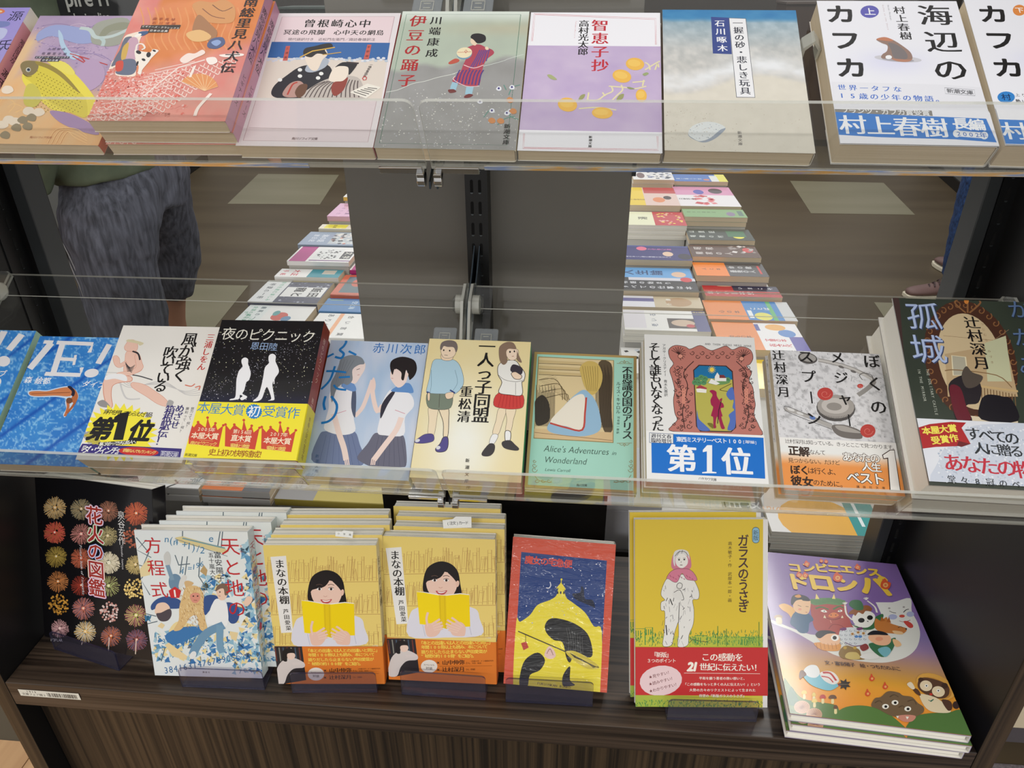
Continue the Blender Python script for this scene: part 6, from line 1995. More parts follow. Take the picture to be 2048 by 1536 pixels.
def bg_rabbit(a):
    a.g(lambda u, v: (222 + 4 * fbm(u * 2, v * 3), 192 + 4 * fbm(u * 2, v * 3), 48 + 0 * u), nx=6, ny=8)
    a.c(1150, 1050, 4)
    a.r(1505, -60, 1560, 1500, (234, 232, 228))
    G1, G2 = (70, 142, 66), (196, 196, 66)
    a.g(lambda u, v: (214 - 60 * (fbm(u * 60, v * 60, 3, 2) > .5), 200 - 20 * (fbm(u * 60, v * 60, 3, 2) > .5), 60 + 0 * u), 0, .62, .965, 1, 2, 2)
    R = random.Random(2)
    for i in range(420):
        x, y = R.uniform(482, 1500), R.uniform(860, 970)
        if 700 < x < 900 and y < 960:
            continue
        h = R.uniform(8, 26)
        a.l([(x, y), (x + R.uniform(-8, 8), y - h)], 4.5, R.choice([G1, (96, 160, 70), (50, 120, 60)])); a.k -= 1
    for i in range(260):
        x, y = R.uniform(484, 1500), R.uniform(1408, 1465)
        a.l([(x, y), (x + R.uniform(-12, 12), y - R.uniform(6, 18))], 5, R.choice([G1, (120, 160, 60), (60, 120, 60)])); a.k -= 1
    a.k += 1
    for x0, x1, y0 in ((480, 560, 830), (562, 620, 820), (960, 1055, 885), (1330, 1400, 900)):
        a.l([(x0, 960), (x0, y0), (x1, y0), (x1, 960)], 5, G1)
        for k in range(3):
            a.l([(x0 + 18 * k + 8, y0 + 14), (x0 + 18 * k + 8, y0 + 60)], 7, G1); a.k -= 1
        a.k += 1
    for x, y in ((1142, 808), (1212, 830), (1472, 775)):
        a.l([(x, y), (x, 970)], 6, (80, 130, 50))
    a.l([(920, 940), (945, 915), (1000, 930), (1060, 935)], 4, (60, 60, 40), sm=True)
    W, K = (232, 230, 224), (46, 40, 40)
    # child in padded trousers
    body = [(735, 430), (790, 400), (900, 400), (950, 440), (990, 530), (985, 590), (940, 600), (950, 680), (945, 790), (910, 880), (900, 960), (825, 972), (830, 880), (828, 780), (815, 800), (790, 880), (770, 960), (705, 965), (712, 880), (720, 780), (718, 690), (690, 680), (690, 620), (720, 600), (690, 560), (700, 500)]
    a.l(body, 6, K, True, True); a.k -= 1; a.b(body, W); a.k += 1
    R = random.Random(9)
    for i in range(60):
        x, y = R.uniform(700, 960), R.uniform(470, 940)
        if 800 < x < 826 and y > 780:
            continue
        a.l([(x, y), (x + R.uniform(-16, 16), y + R.uniform(10, 44))], R.choice((2, 3, 5)), R.choice([K, (120, 116, 120), (150, 146, 150)])); a.k -= 1
    a.k += 1
    a.l([(835, 620), (828, 780)], 5, K); a.l([(760, 590), (780, 640)], 8, K); a.l([(728, 800), (735, 880)], 9, K)
    a.b([(770, 300), (790, 230), (850, 200), (910, 230), (930, 300), (920, 350), (850, 370), (780, 350)], (206, 120, 140))
    face = [(805, 270), (830, 235), (870, 232), (900, 265), (900, 310), (870, 340), (840, 342), (810, 315)]
    a.b([(785, 290), (795, 215), (850, 195), (905, 215), (915, 280), (900, 250), (850, 240), (805, 260), (800, 330)], (220, 218, 214)); a.l([(800, 250), (830, 215), (880, 215), (905, 250)], 4, K, sm=True); a.l([(815, 245), (840, 205)], 3, K); a.l([(850, 240), (860, 200)], 3, K)
    a.b(face, (236, 232, 224)); a.e(832, 278, 8, 6, K); a.e(874, 276, 8, 6, K); a.l([(822, 268), (842, 266)], 3, K); a.l([(864, 264), (884, 266)], 3, K); a.l([(850, 290), (848, 302)], 3, K); a.l([(840, 320), (860, 320)], 5, (80, 50, 50))
    sh = [(733, 425), (760, 380), (800, 355), (850, 350), (910, 355), (950, 385), (975, 440), (920, 440), (890, 430), (855, 385), (820, 450), (790, 455), (750, 430)]
    a.l(sh, 5, K, True, True); a.k -= 1; a.b(sh, (212, 122, 146)); a.k += 1
    for i in range(9):
        a.l([(758 + i * 22, 400 + (i % 3) * 14), (770 + i * 22, 416 + (i % 3) * 10)], 5, (160, 70, 96)); a.k -= 1
    a.k += 1
    a.b([(790, 520), (815, 480), (840, 465), (862, 490), (840, 530), (870, 560), (840, 600), (800, 590), (780, 560)], (226, 224, 218)); a.l([(815, 480), (835, 462), (858, 475), (850, 505), (820, 505)], 4, K, True, True)
    a.l([(790, 540), (840, 520), (870, 590), (850, 600)], 4, K, sm=True); a.l([(860, 520), (880, 510)], 4, K)
    a.vt('ガラスのうさぎ', 1345, 125, 1348, 655, 92, (64, 34, 40), 0.02, sx=.9)
    a.vt('高木敏子・作　武部本一郎・画', 1240, 148, 1238, 602, 30, (84, 64, 24))
    a.l([(1446, 40), (1446, 122)], 58, (40, 60, 80)); a.e(1446, 42, 29, 26, (40, 60, 80)); a.e(1446, 120, 29, 26, (40, 60, 80)); a.l([(1446, 42), (1446, 120)], 52, (142, 190, 214)); a.e(1446, 43, 26, 23, (142, 190, 214)); a.e(1446, 119, 26, 23, (142, 190, 214))
    a.vt('新版', 1446, 62, 1446, 104, 40, (34, 44, 60))


def band_rabbit(a):
    a.c(1150, 1050, 4)
    a.g(lambda u, v: (198 + 0 * u, 36 + 0 * u, 36 + 0 * u), 0, .5, 1, 1, 2, 2)
    W = (248, 240, 228)
    a.ht('『新版』', 632, 1038, 752, 1040, 44, W, 0.01); a.ht('３つのポイント', 592, 1086, 792, 1086, 34, W, 0.008)
    a.e(687, 1245, 170, 120, (236, 206, 208), -8)
    for t, x0, y0, x1, y1 in (('★見やすい！', 605, 1216, 755, 1178), ('★読みやすい！', 605, 1272, 782, 1226), ('★わかりやすい！', 608, 1328, 815, 1274)):
        a.ht(t, x0, y0, x1, y1, 30, (110, 40, 44), 0.004, rot=0.2)
    a.ht('この感動を', 1045, 1058, 1312, 1060, 66, W, 0.004, True); a.ht('21', 925, 1132, 962, 1132, 92, W, 0.06, sh=.2); a.ht('世紀に伝えたい！', 1028, 1136, 1462, 1142, 62, W, 0.006, True)
    a.l([(872, 1184), (1480, 1190)], 3, W)
    for t, x0, x1, y in (('平和を願う著者の熱い想いと、', 1005, 1360, 1226), ('「この感動をもっと多くの人に伝えたい！」という', 880, 1470, 1274), ('大勢の方々のリクエストによって生まれた', 928, 1432, 1320), ('待望の『新版ガラスのうさぎ』', 1005, 1355, 1366)):
        a.ht(t, x0, y, x1, y + 2, 25, W, 0.006, True)


def bg_yokai(a):
    def f(u, v):
        n = fbm(u * 4, v * 6, 3)
        r = 126 + 14 * n + 96 * np.clip((v - .5) * 3.2, 0, 1) + 10 * np.clip((v - .72) * 5, 0, 1)
        g = 98 + 12 * n + 60 * np.clip((v - .42) * 2.6, 0, 1) - 14 * np.clip((v - .78) * 5, 0, 1)
        b = 160 + 12 * n + 8 * np.clip((v - .35) * 3, 0, 1) * np.clip((.62 - v) * 6, 0, 1) - 110 * np.clip((v - .58) * 5, 0, 1)
        return r, g, b
    a.g(f, nx=40, ny=60)
    a.c(1500, 1080, 3.369)
    Y = (240, 200, 74)
    GR = (92, 128, 66)
    a.b([(150, 540), (300, 600), (440, 640), (560, 600), (760, 560), (900, 520), (950, 500), (905, 500), (870, 440), (850, 422), (960, 420), (1078, 392), (1090, 480), (1130, 560), (1146, 640), (1120, 730), (1050, 790), (940, 822), (840, 826), (700, 810), (560, 770), (440, 700), (300, 620), (200, 580), (150, 560)], (226, 226, 218))
    a.p([(848, 420), (960, 420), (1080, 392), (1100, 600), (940, 620)], (230, 230, 224))
    # ghost face
    a.e(962, 518, 30, 18, (176, 182, 216)); a.e(1080, 500, 26, 18, (176, 182, 216)); a.e(1024, 513, 19, 10, (206, 76, 60)); a.l([(938, 478), (960, 488), (984, 492)], 5, BLK, sm=True); a.l([(1034, 488), (1050, 472), (1070, 466)], 5, BLK, sm=True)
    a.l([(1006, 545), (1040, 552), (1080, 540)], 4, (150, 50, 44), sm=True); a.b([(1034, 550), (1066, 548), (1096, 570), (1096, 590), (1070, 590)], (204, 70, 60)); a.e(938, 460, 8, 6, (170, 164, 160)); a.e(1036, 452, 8, 6, (170, 164, 160))
    # ogre
    a.b([(408, 440), (440, 420), (560, 410), (640, 430), (660, 500), (680, 560), (700, 620), (560, 640), (450, 610), (420, 540)], (176, 74, 66))
    a.b([(408, 420), (440, 396), (520, 390), (600, 395), (640, 420), (600, 440), (520, 432), (440, 440)], (92, 140, 84))
    for i in range(9):
        a.e(420 + i * 26, 412 + 8 * math.sin(i), 18, 15, (84, 132, 78)); a.k -= 1
    a.k += 1
    a.p([(440, 398), (446, 360), (468, 398)], (244, 222, 130)); a.p([(552, 396), (566, 362), (576, 398)], (244, 222, 130))
    a.l([(442, 462), (480, 452), (530, 468)], 12, (70, 116, 62), sm=True); a.l([(560, 468), (600, 448), (630, 458)], 12, (70, 116, 62), sm=True)
    a.b([(476, 478), (500, 470), (520, 486), (496, 488)], (244, 240, 230)); a.b([(590, 480), (612, 470), (622, 480), (604, 486)], (244, 240, 230)); a.e(500, 480, 4, 4, BLK); a.e(606, 478, 4, 4, BLK)
    a.b([(528, 512), (550, 492), (574, 490), (600, 508), (570, 524), (545, 522)], (226, 132, 70)); a.e(546, 506, 5, 4, (120, 50, 40)); a.e(578, 506, 5, 4, (120, 50, 40))
    a.l([(500, 520), (560, 538), (625, 520)], 4, (90, 30, 34), sm=True); a.p([(494, 525), (502, 505), (514, 528)], (240, 226, 190)); a.p([(612, 526), (622, 508), (630, 526)], (240, 226, 190))
    a.l([(530, 600), (560, 570), (620, 580), (640, 620)], 5, (140, 50, 48), sm=True); a.l([(540, 540), (548, 560)], 4, (224, 150, 130))
    # samurai-haired fellow and crow cloak
    a.b([(195, 440), (240, 430), (300, 470), (300, 560), (260, 500), (215, 470)], (236, 178, 90))
    a.b([(290, 500), (330, 480), (400, 500), (428, 540), (400, 560), (390, 620), (340, 626), (300, 590), (270, 560)], (44, 92, 128))
    a.b([(290, 440), (310, 400), (400, 400), (405, 460), (385, 500), (330, 495), (300, 475)], (240, 196, 150)); a.b([(275, 420), (285, 380), (320, 366), (380, 380), (405, 410), (360, 410), (345, 402), (310, 410), (285, 440)], (32, 34, 46)); a.b([(300, 378), (330, 368), (345, 384), (320, 390)], (220, 150, 60))
    a.l([(322, 440), (345, 448)], 4, BLK); a.l([(375, 448), (395, 450)], 4, BLK); a.l([(374, 486), (386, 488)], 4, (180, 60, 50)); a.e(336, 468, 12, 8, (236, 160, 130))
    a.e(190, 520, 28, 16, (166, 130, 84)); a.b([(175, 525), (210, 525), (214, 565), (180, 562)], (222, 206, 166))
    # skeleton child
    a.l([(690, 540), (650, 500), (640, 440)], 12, (236, 232, 222), sm=True); a.l([(855, 490), (840, 450), (790, 410)], 12, (236, 232, 222), sm=True)
    for x, y in ((640, 436), (782, 404)):
        for t in (-2.4, -1.9, -1.4, -0.9):
            a.l([(x, y), (x + 24 * math.cos(t), y + 18 * math.sin(t))], 6, (236, 232, 222)); a.k -= 1
        a.k += 1
    a.b([(676, 560), (740, 580), (880, 500), (894, 530), (830, 600), (740, 600)], (60, 110, 70))
    a.b([(688, 520), (720, 490), (800, 480), (842, 510), (830, 560), (790, 590), (730, 585), (700, 560)], (236, 234, 226)); a.e(750, 542, 22, 16, BLK); a.e(808, 524, 20, 16, BLK); a.p([(786, 548), (796, 544), (798, 554)], BLK)
    a.b([(664, 500), (690, 470), (780, 440), (820, 460), (812, 482), (780, 478), (760, 500), (730, 488), (710, 512), (695, 500)], (150, 92, 52)); a.b([(666, 430), (690, 406), (740, 408), (762, 440), (760, 470), (720, 474), (680, 452)], (62, 112, 72))
    # fox
    a.b([(846, 530), (880, 545), (920, 520), (936, 556), (1000, 580), (1056, 598), (1030, 632), (950, 630), (880, 620), (840, 590)], (196, 122, 60)); a.p([(876, 550), (886, 518), (912, 546)], (176, 100, 44)); a.p([(920, 552), (936, 518), (950, 560)], (176, 100, 44)); a.b([(960, 612), (1020, 618), (1030, 636), (980, 634)], (232, 190, 140)); a.l([(996, 592), (1016, 584), (1030, 594)], 4, (60, 40, 30), sm=True); a.e(1052, 600, 6, 5, BLK)
    # one-eyed boy
    a.b([(430, 700), (470, 690), (600, 690), (606, 740), (560, 750), (480, 740)], (226, 156, 80)); a.b([(446, 640), (500, 620), (590, 640), (606, 690), (570, 710), (490, 700), (470, 680)], (240, 190, 150)); a.b([(440, 640), (470, 612), (540, 612), (580, 630), (520, 634), (470, 664)], (44, 42, 50))
    a.e(572, 660, 27, 22, (248, 246, 240)); a.e(570, 660, 14, 13, BLK)
    for i in range(6):
        a.l([(446 + i * 26, 698), (454 + i * 26, 738)], 3, (180, 110, 50)); a.k -= 1
    a.k += 1
    # curly white beast
    a.b([(600, 640), (620, 600), (700, 590), (780, 620), (800, 680), (770, 710), (700, 716), (630, 690)], (214, 218, 220))
    for i in range(22):
        x, y = 612 + (i % 6) * 32, 612 + (i // 6) * 28
        a.l([(x + 11 * math.cos(t) * (1 - t / 8), y + 10 * math.sin(t) * (1 - t / 8)) for t in np.linspace(0, 6, 7)], 3, (140, 146, 156)); a.k -= 1
    a.k += 1
    for x, y in ((690, 634), (728, 624), (764, 630)):
        a.e(x, y, 11, 9, (206, 160, 90)); a.e(x, y, 4, 4, (100, 40, 30))
    a.e(716, 652, 13, 9, (80, 130, 190)); a.e(742, 652, 13, 9, (80, 130, 190)); a.b([(604, 600), (640, 590), (650, 605), (620, 612)], (120, 56, 110)); a.b([(716, 598), (750, 588), (760, 602), (730, 610)], (120, 56, 110)); a.l([(640, 690), (700, 716), (770, 708)], 6, (110, 50, 100), sm=True)
    # big-faced boy, toad
    a.b([(800, 700), (900, 690), (980, 660), (960, 740), (900, 790), (840, 760)], (60, 112, 76)); a.b([(795, 660), (840, 630), (930, 640), (950, 680), (920, 710), (850, 705)], (240, 184, 146)); a.b([(790, 640), (830, 612), (900, 620), (930, 642), (860, 640)], (34, 34, 42)); a.b([(960, 670), (1000, 680), (1020, 710), (980, 720)], (236, 190, 140)); a.e(870, 668, 26, 14, (232, 158, 124))
    a.b([(598, 760), (620, 725), (650, 712), (690, 722), (735, 740), (750, 780), (770, 806), (660, 806), (610, 790)], (146, 116, 66)); a.b([(640, 790), (660, 760), (720, 760), (740, 800), (680, 806)], (206, 182, 110)); a.e(640, 728, 12, 10, (196, 160, 70)); a.e(706, 728, 12, 10, (196, 160, 70))
    a.b([(740, 790), (780, 765), (840, 765), (870, 795), (800, 806)], (230, 228, 222)); a.b([(860, 740), (920, 720), (950, 750), (910, 790)], (120, 180, 190)); a.b([(740, 720), (780, 700), (800, 730), (760, 750)], (140, 60, 60))
    # lower scene: hills, lion-mask flyer, raccoon dog, cloud face
    a.r(150, 1300, 1500, 1400, GR)
    a.b([(225, 960), (270, 980), (340, 1060), (440, 1090), (560, 1110), (600, 1150), (640, 1400), (280, 1400)], (96, 128, 70)); a.b([(500, 1260), (600, 1150), (700, 1118), (820, 1126), (930, 1170), (1040, 1260), (1100, 1320), (1090, 1420), (480, 1420)], GR); a.b([(1030, 1300), (1100, 1200), (1200, 1170), (1330, 1166), (1440, 1160), (1540, 1400), (1000, 1400)], (84, 120, 62)); a.b([(230, 1160), (340, 1160), (500, 1220), (640, 1300), (640, 1400), (270, 1400)], (80, 112, 58))
    a.b([(240, 1080), (280, 990), (330, 1110), (250, 1110)], (62, 108, 78))
    for x, y, s in ((365, 1030, 18), (430, 1045, 12), (434, 1086, 18), (490, 1060, 20), (556, 1062, 26), (576, 1130, 14)):
        a.b([(x - 6, y), (x + 6, y), (x + 9, y + 40), (x - 9, y + 40)], (238, 220, 160)); a.b([(x - s, y + 8), (x - s * .6, y - 14), (x + s * .6, y - 14), (x + s, y + 8)], (196, 60, 52) if s == 20 else ((110, 74, 50) if s in (26, 14) else (232, 200, 90)))
    for x, y in ((350, 1128), (432, 1178)):
        a.e(x, y, 54, 44, (206, 164, 132))
        for t in np.linspace(0, 6, 22):
            a.l([(x, y), (x + 48 * math.cos(t), y + 38 * math.sin(t))], 2.5, (160, 112, 90)); a.k -= 1
        a.k += 1
    a.b([(360, 920), (400, 900), (480, 910), (560, 960), (600, 980), (540, 1016), (460, 1000), (400, 970)], (120, 190, 206)); a.b([(362, 880), (400, 846), (450, 850), (470, 900), (440, 930), (390, 920)], (232, 234, 232)); a.b([(470, 900), (520, 884), (570, 900), (600, 950), (560, 976), (500, 950)], (236, 228, 222)); a.l([(490, 896), (540, 900), (580, 950)], 14, (196, 60, 56), sm=True); a.l([(480, 920), (530, 930), (560, 962)], 9, (196, 60, 56), sm=True); a.e(606, 976, 16, 10, (190, 50, 46))
    a.b([(336, 888), (356, 880), (380, 910), (350, 930), (340, 940), (330, 925)], (110, 70, 46))
    star = [(636 + (46 if i % 2 else 24) * math.cos(i * .45 - .9), 975 + (40 if i % 2 else 22) * math.sin(i * .45 - .9)) for i in range(14)]
    a.p(star, (52, 44, 38)); a.l([(600, 975), (670, 975)], 3, (150, 130, 100))
    for x, y in ((820, 930), (910, 985), (792, 1032)):
        a.b([(x - 18, y + 8), (x - 10, y - 10), (x - 2, y - 28), (x + 8, y - 8), (x + 20, y + 4), (x + 6, y + 22), (x - 10, y + 20)], (216, 84, 52)); a.e(x + 2, y + 6, 8, 8, (240, 176, 110))
    a.b([(816, 1120), (840, 1070), (880, 1060), (930, 1022), (1000, 1030), (1030, 1050), (1090, 1060), (1130, 1100), (1170, 1130), (1160, 1170), (1080, 1200), (960, 1190), (860, 1140)], (118, 96, 70))
    for q in ([(840, 1100), (870, 1085), (890, 1100)], [(940, 1060), (970, 1045), (1000, 1060)], [(1060, 1090), (1100, 1080), (1120, 1110)], [(1000, 1130), (1030, 1120), (1050, 1150)]):
        a.l(q, 5, (84, 66, 46), sm=True)
    for x, y in ((912, 1124), (976, 1098), (1062, 1140)):
        a.e(x, y, 23, 17, (244, 240, 226)); a.e(x + 2, y + 1, 10, 9, BLK)
    a.b([(990, 1190), (1060, 1180), (1116, 1190), (1090, 1225), (1030, 1225)], (206, 140, 120)); a.p([(984, 1188), (1002, 1188), (994, 1206)], (244, 240, 226)); a.p([(1048, 1192), (1070, 1194), (1058, 1212)], (244, 240, 226))
    a.e(1250, 990, 140, 78, (222, 166, 76), 24); a.e(1244, 1000, 120, 62, (196, 138, 60), 24)
    a.b([(1130, 960), (1160, 930), (1240, 940), (1330, 980), (1340, 1040), (1300, 1070), (1220, 1060), (1140, 1010)], (92, 62, 44)); a.e(1150, 945, 18, 16, (70, 46, 34)); a.e(1310, 985, 22, 20, (70, 46, 34)); a.e(1185, 985, 42, 36, (236, 216, 180), 15); a.e(1268, 1024, 44, 36, (236, 216, 180), 15)
    for x, y in ((1188, 985), (1268, 1018)):
        a.e(x, y, 12, 10, (250, 248, 240)); a.e(x, y, 5, 5, BLK)
    a.e(1218, 1042, 11, 8, (196, 60, 50)); a.b([(1150, 1040), (1240, 1060), (1290, 1090), (1340, 1130), (1345, 1165), (1250, 1165), (1190, 1140), (1150, 1080)], (232, 214, 178)); a.b([(1090, 1000), (1130, 1010), (1150, 1050), (1120, 1040)], (92, 62, 44)); a.b([(1056, 975), (1085, 960), (1110, 1000), (1090, 1008)], (236, 220, 190)); a.b([(1290, 1080), (1350, 1090), (1360, 1140), (1330, 1150)], (86, 56, 42)); a.e(1388, 1115, 24, 26, (62, 42, 38)); a.l([(1200, 1080), (1216, 1090), (1236, 1076)], 5, (60, 110, 90))
    # title
    def T(ch, x, y, s, sx=1.0, wt=.055):
        a.ht(ch, x, y, x, y, s, Y, wt, sx=sx)
    for ch, x, y in zip('コンビニエンス', (300, 395, 480, 565, 650, 745, 835), (188, 190, 192, 196, 200, 210, 222)):
        T(ch, x, y, 92)
    for ch, x, y, s in (('ド', 320, 285, 165), ('ロ', 480, 290, 180), ('ン', 645, 300, 170), ('パ', 838, 312, 205)):
        T(ch, x, y, s)
    for x, y, r in ((382, 164, 18), (480, 144, 12), (512, 148, 12), (725, 186, 18), (330, 238, 18), (372, 240, 18), (590, 256, 30), (912, 304, 32)):
        a.b([(x - r, y + r * .5), (x - r * .9, y - r * .5), (x - r * .2, y - r * 1.3), (x + r * .4, y - r * .7), (x + r * 1.1, y - r * .3), (x + r * .8, y + r * .7), (x, y + r)], (220, 92, 54)); a.e(x, y + r * .1, r * .55, r * .5, (240, 180, 110)); a.e(x, y + r * .1, r * .25, r * .22, (214, 110, 80))
    a.ht('文・富安陽子　絵・つちだのぶこ', 520, 830, 998, 872, 33, (52, 44, 60), 0.006)

# ================================================================ placing the books
def rim_of(M, w, h, t, px, py):
    """height in mm, from the book's foot, of the photo point on its front"""
    a = Art(w, h, M, t)
    a.c(0, 0, 1)
    return h - float(a.P(px, py)[1])


def on_tray(T, u, v, th, d, w, t):
    return T @ Matrix.Translation((u, v, 0)) @ Matrix.Rotation(math.radians(th), 4, 'Z') @ Matrix.Translation((-w / 2000, 0, d - t / 1000))


def pile_tray(T, u, v, th, d, w, h, n, cols, labels, group, shifts=(), **k):
    t = d * 1000 / n - 0.3
    M = on_tray(T, u, v, th, d, w, t)
    band = k.get('band')
    if band:
        bt = rim_of(M, w, h, t, *band[0])
        k['band'] = (bt,) + tuple(band[1:])
    r = make_book(k.pop('name', 'paperback'), M, w, h, t, cols, labels[0], group=group if n > 1 else None, **k)
    for i in range(1, n):
        c = copy_tree(r)
        s = shifts[i - 1] if i - 1 < len(shifts) else (0, 0, 0)
        c.matrix_world = on_tray(T, u + s[0], v + s[1], th + s[2], d - i * (t / 1000 + 0.0003), w, t)
        c['label'] = labels[i]
    return r


W3 = lambda f, s, b: (f, s, b)
# upper tray, left to right
pile_tray(T_TOP, -0.5255, 0.003, 0, 0.0172, 105, 150, 1, ((178, 168, 222), (206, 140, 152), (200, 190, 220)), ['lavender glossy paperback with pink spine at the far left of the upper tray'], None, art=bg_genji, spine=sp_genji, mat=PRINT_GLOSS)
pile_tray(T_TOP, -0.4172, 0.003, -0.4, 0.0105, 104, 148, 1, ((226, 176, 122), (206, 92, 70), (226, 176, 122)), ['paperback with a big yellow fish on a purple and orange cover'], None, art=bg_fish)
pile_tray(T_TOP, -0.3075, 0.0034, 0.3, 0.0345, 105.5, 147, 3, ((232, 150, 130), (206, 152, 176), (232, 168, 150)),
          ['orange and salmon paperback with a roof-tile picture, topmost of its pile of three', 'middle copy in the pile of three under the orange roof-tile paperback', 'lowest copy in the pile of three under the orange roof-tile paperback'],
          'orange roof-tile paperbacks', shifts=[(0.001, 0.001, -0.3), (0.0015, 0.0, 0.2)], art=bg_hakken, spine=sp_hakken)
pile_tray(T_TOP, -0.2028, 0.0012, -0.2, 0.0130, 105, 148.5, 1, ((232, 224, 226), (190, 84, 84), (232, 224, 226)), ['pale pink paperback with a picture of patterned robes under a blue sky'], None, art=bg_sonezaki)
pile_tray(T_TOP, -0.0973, 0.0008, -0.5, 0.0126, 105.3, 151, 1, ((222, 230, 220), (226, 214, 180), (222, 230, 220)), ['grey-green paperback showing a girl in a striped kimono walking uphill'], None, art=bg_izu)
pile_tray(T_TOP, 0.0084, 0.0011, -0.7, 0.0108, 104.6, 151, 1, ((244, 243, 248), (96, 30, 56), (240, 240, 240)), ['white and lilac paperback with yellow fruit branches'], None, art=bg_chieko)
pile_tray(T_TOP, 0.1143, 0.0006, -0.8, 0.0130, 104.6, 151, 1, ((226, 220, 208), (226, 220, 208), (226, 220, 208)), ['paperback with a blue sea and pale sand beach cover'], None, art=bg_beach)
pile_tray(T_TOP, 0.2340, 0.0022, -0.7, 0.0190, 105, 151, 1, ((240, 240, 244), (234, 232, 226), (240, 240, 244)), ['thick white paperback with large black title and a blue paper band, purple circle mark'], None,
          art=kafka_cover('上', (94, 92, 178)), band=((1700, 219), ((242, 242, 248), (240, 240, 244), (240, 240, 244)), kafka_band(), None))
pile_tray(T_TOP, 0.3425, 0.0006, -1.2, 0.0205, 105, 151, 1, ((240, 240, 244), (234, 232, 226), (240, 240, 244)), ['thick white paperback with blue band cut off by the right edge, orange circle mark'], None,
          art=kafka_cover('下', (226, 140, 70), True), band=((2040, 219), ((242, 242, 248), (240, 240, 244), (240, 240, 244)), kafka_band(True), None))

# lower tray
pile_tray(T_MID, -0.6222, 0.006, 0.7, 0.0205, 86, 148, 1, ((60, 130, 200), (158, 196, 178), (60, 130, 200)), ['blue pool paperback with a pale green spine, far left of the lower tray'], None, art=bg_dive_far, spine=sp_dive)
pile_tray(T_MID, -0.5200, 0.001, 0.7, 0.0200, 105, 148, 1, ((60, 130, 200), (158, 196, 178), (226, 110, 80)), ['blue swimming pool paperback with a diver and big white letters'], None, art=bg_dive)
pile_tray(T_MID, -0.4133, 0.0012, 0.8, 0.0430, 105, 150.8, 2, ((234, 231, 224), (230, 226, 220), (234, 231, 224)),
          ['cream paperback with a running man and a yellow number one burst, upper copy', 'lower copy beneath the cream paperback with the running man'], 'running man paperbacks', shifts=[(0.0005, 0.0005, -0.3)], art=bg_kaze)
pile_tray(T_MID, -0.2960, 0.0005, 1.1, 0.0634, 105.6, 149.5, 3, ((16, 16, 20), (156, 60, 44), (40, 30, 30)),
          ['black night sky paperback with two white walking silhouettes and yellow band, topmost copy', 'middle copy in the pile under the black night sky paperback', 'lowest copy in the pile under the black night sky paperback'],
          'night sky paperbacks', shifts=[(-0.0085, 0.0005, -0.9), (-0.0085, 0.0, -1.0)], art=bg_night, spine=sp_night, band=((500, 806), ((244, 232, 54), (234, 222, 50), (244, 232, 54)), band_night, sp_bandnight))
pile_tray(T_MID, -0.1993, 0.0018, -0.1, 0.0237, 103.5, 151, 2, ((170, 200, 226), (206, 222, 232), (170, 200, 226)),
          ['pale blue paperback with two schoolgirls touching palms, upper copy', 'lower copy beneath the pale blue schoolgirls paperback'], 'schoolgirls paperbacks', art=bg_futari)
pile_tray(T_MID, -0.0930, 0.0023, -0.2, 0.0316, 104.5, 151.3, 2, ((240, 226, 180), (60, 164, 110), (240, 226, 180)),
          ['cream yellow paperback with a boy in blue and a girl in red, upper', 'lower copy beneath the cream paperback with the boy and girl'], 'boy and girl paperbacks', art=bg_hitori, spine=sp_green)
pile_tray(T_MID, 0.0140, 0.0045, -0.6, 0.0132, 105, 147.8, 2, ((170, 142, 90), (170, 142, 90), (226, 120, 84)),
          ['mint green paperback with a sepia picture and gold border, upper copy', 'lower copy beneath the mint green paperback, its orange back showing'], 'mint green paperbacks', art=bg_mint)
pile_tray(T_MID, 0.1260, 0.0044, -0.1, 0.0431, 107, 155.2, 3, ((238, 237, 234), (236, 234, 230), (238, 237, 234)),
          ['white paperback with an ornate red frame and blue number one band, topmost copy', 'middle copy in the pile under the ornate red frame paperback', 'lowest copy in the pile under the ornate red frame paperback'],
          'red frame paperbacks', shifts=[(-0.001, 0, 0.2), (-0.0015, 0, 0)], art=bg_frame, band=((1300, 862), ((240, 239, 236), (240, 239, 236), (190, 60, 60)), band_first, None))
pile_tray(T_MID, 0.2510, 0.0090, -0.6, 0.0245, 105.5, 148, 2, ((226, 225, 226), (226, 225, 226), (226, 225, 226)),
          ['white sketch paperback with measuring spoons, red balls and an orange band, upper copy', 'lower copy beneath the white measuring spoon paperback'], 'spoon paperbacks', shifts=[(-0.002, 0, 0)],
          art=bg_spoon, band=((1600, 877), ((240, 238, 234), (240, 238, 234), (240, 150, 70)), band_spoon, None))
pile_tray(T_MID, 0.3667, 0.0017, -0.6, 0.0723, 128, 188.5, 2, ((58, 60, 54), (58, 50, 46), (92, 62, 52)),
          ['dark hardcover with an oval mirror frame and white band, upper copy', 'lower copy beneath the dark mirror hardcover, set a little to the left'], 'mirror hardcovers', shifts=[(0.0035, 0.001, 0.5)], name='hardcover_book',
          art=bg_mirror, hard=True, white=True, mat=PRINT_GLOSS, band=((1850, 838), ((226, 228, 236), (226, 228, 236), (150, 40, 50)), band_mirror, None, 3))


# ---- books standing on the board
def lean_M(X, Y, z, yaw, lean, roll, w, t):
    return Matrix.Translation((X, Y, z)) @ Matrix.Rotation(math.radians(yaw), 4, 'Z') @ Matrix.Rotation(math.radians(lean), 4, 'X') @ Matrix.Rotation(math.radians(roll), 4, 'Z') @ Matrix.Translation((-w / 2000, 0, -t / 1000))


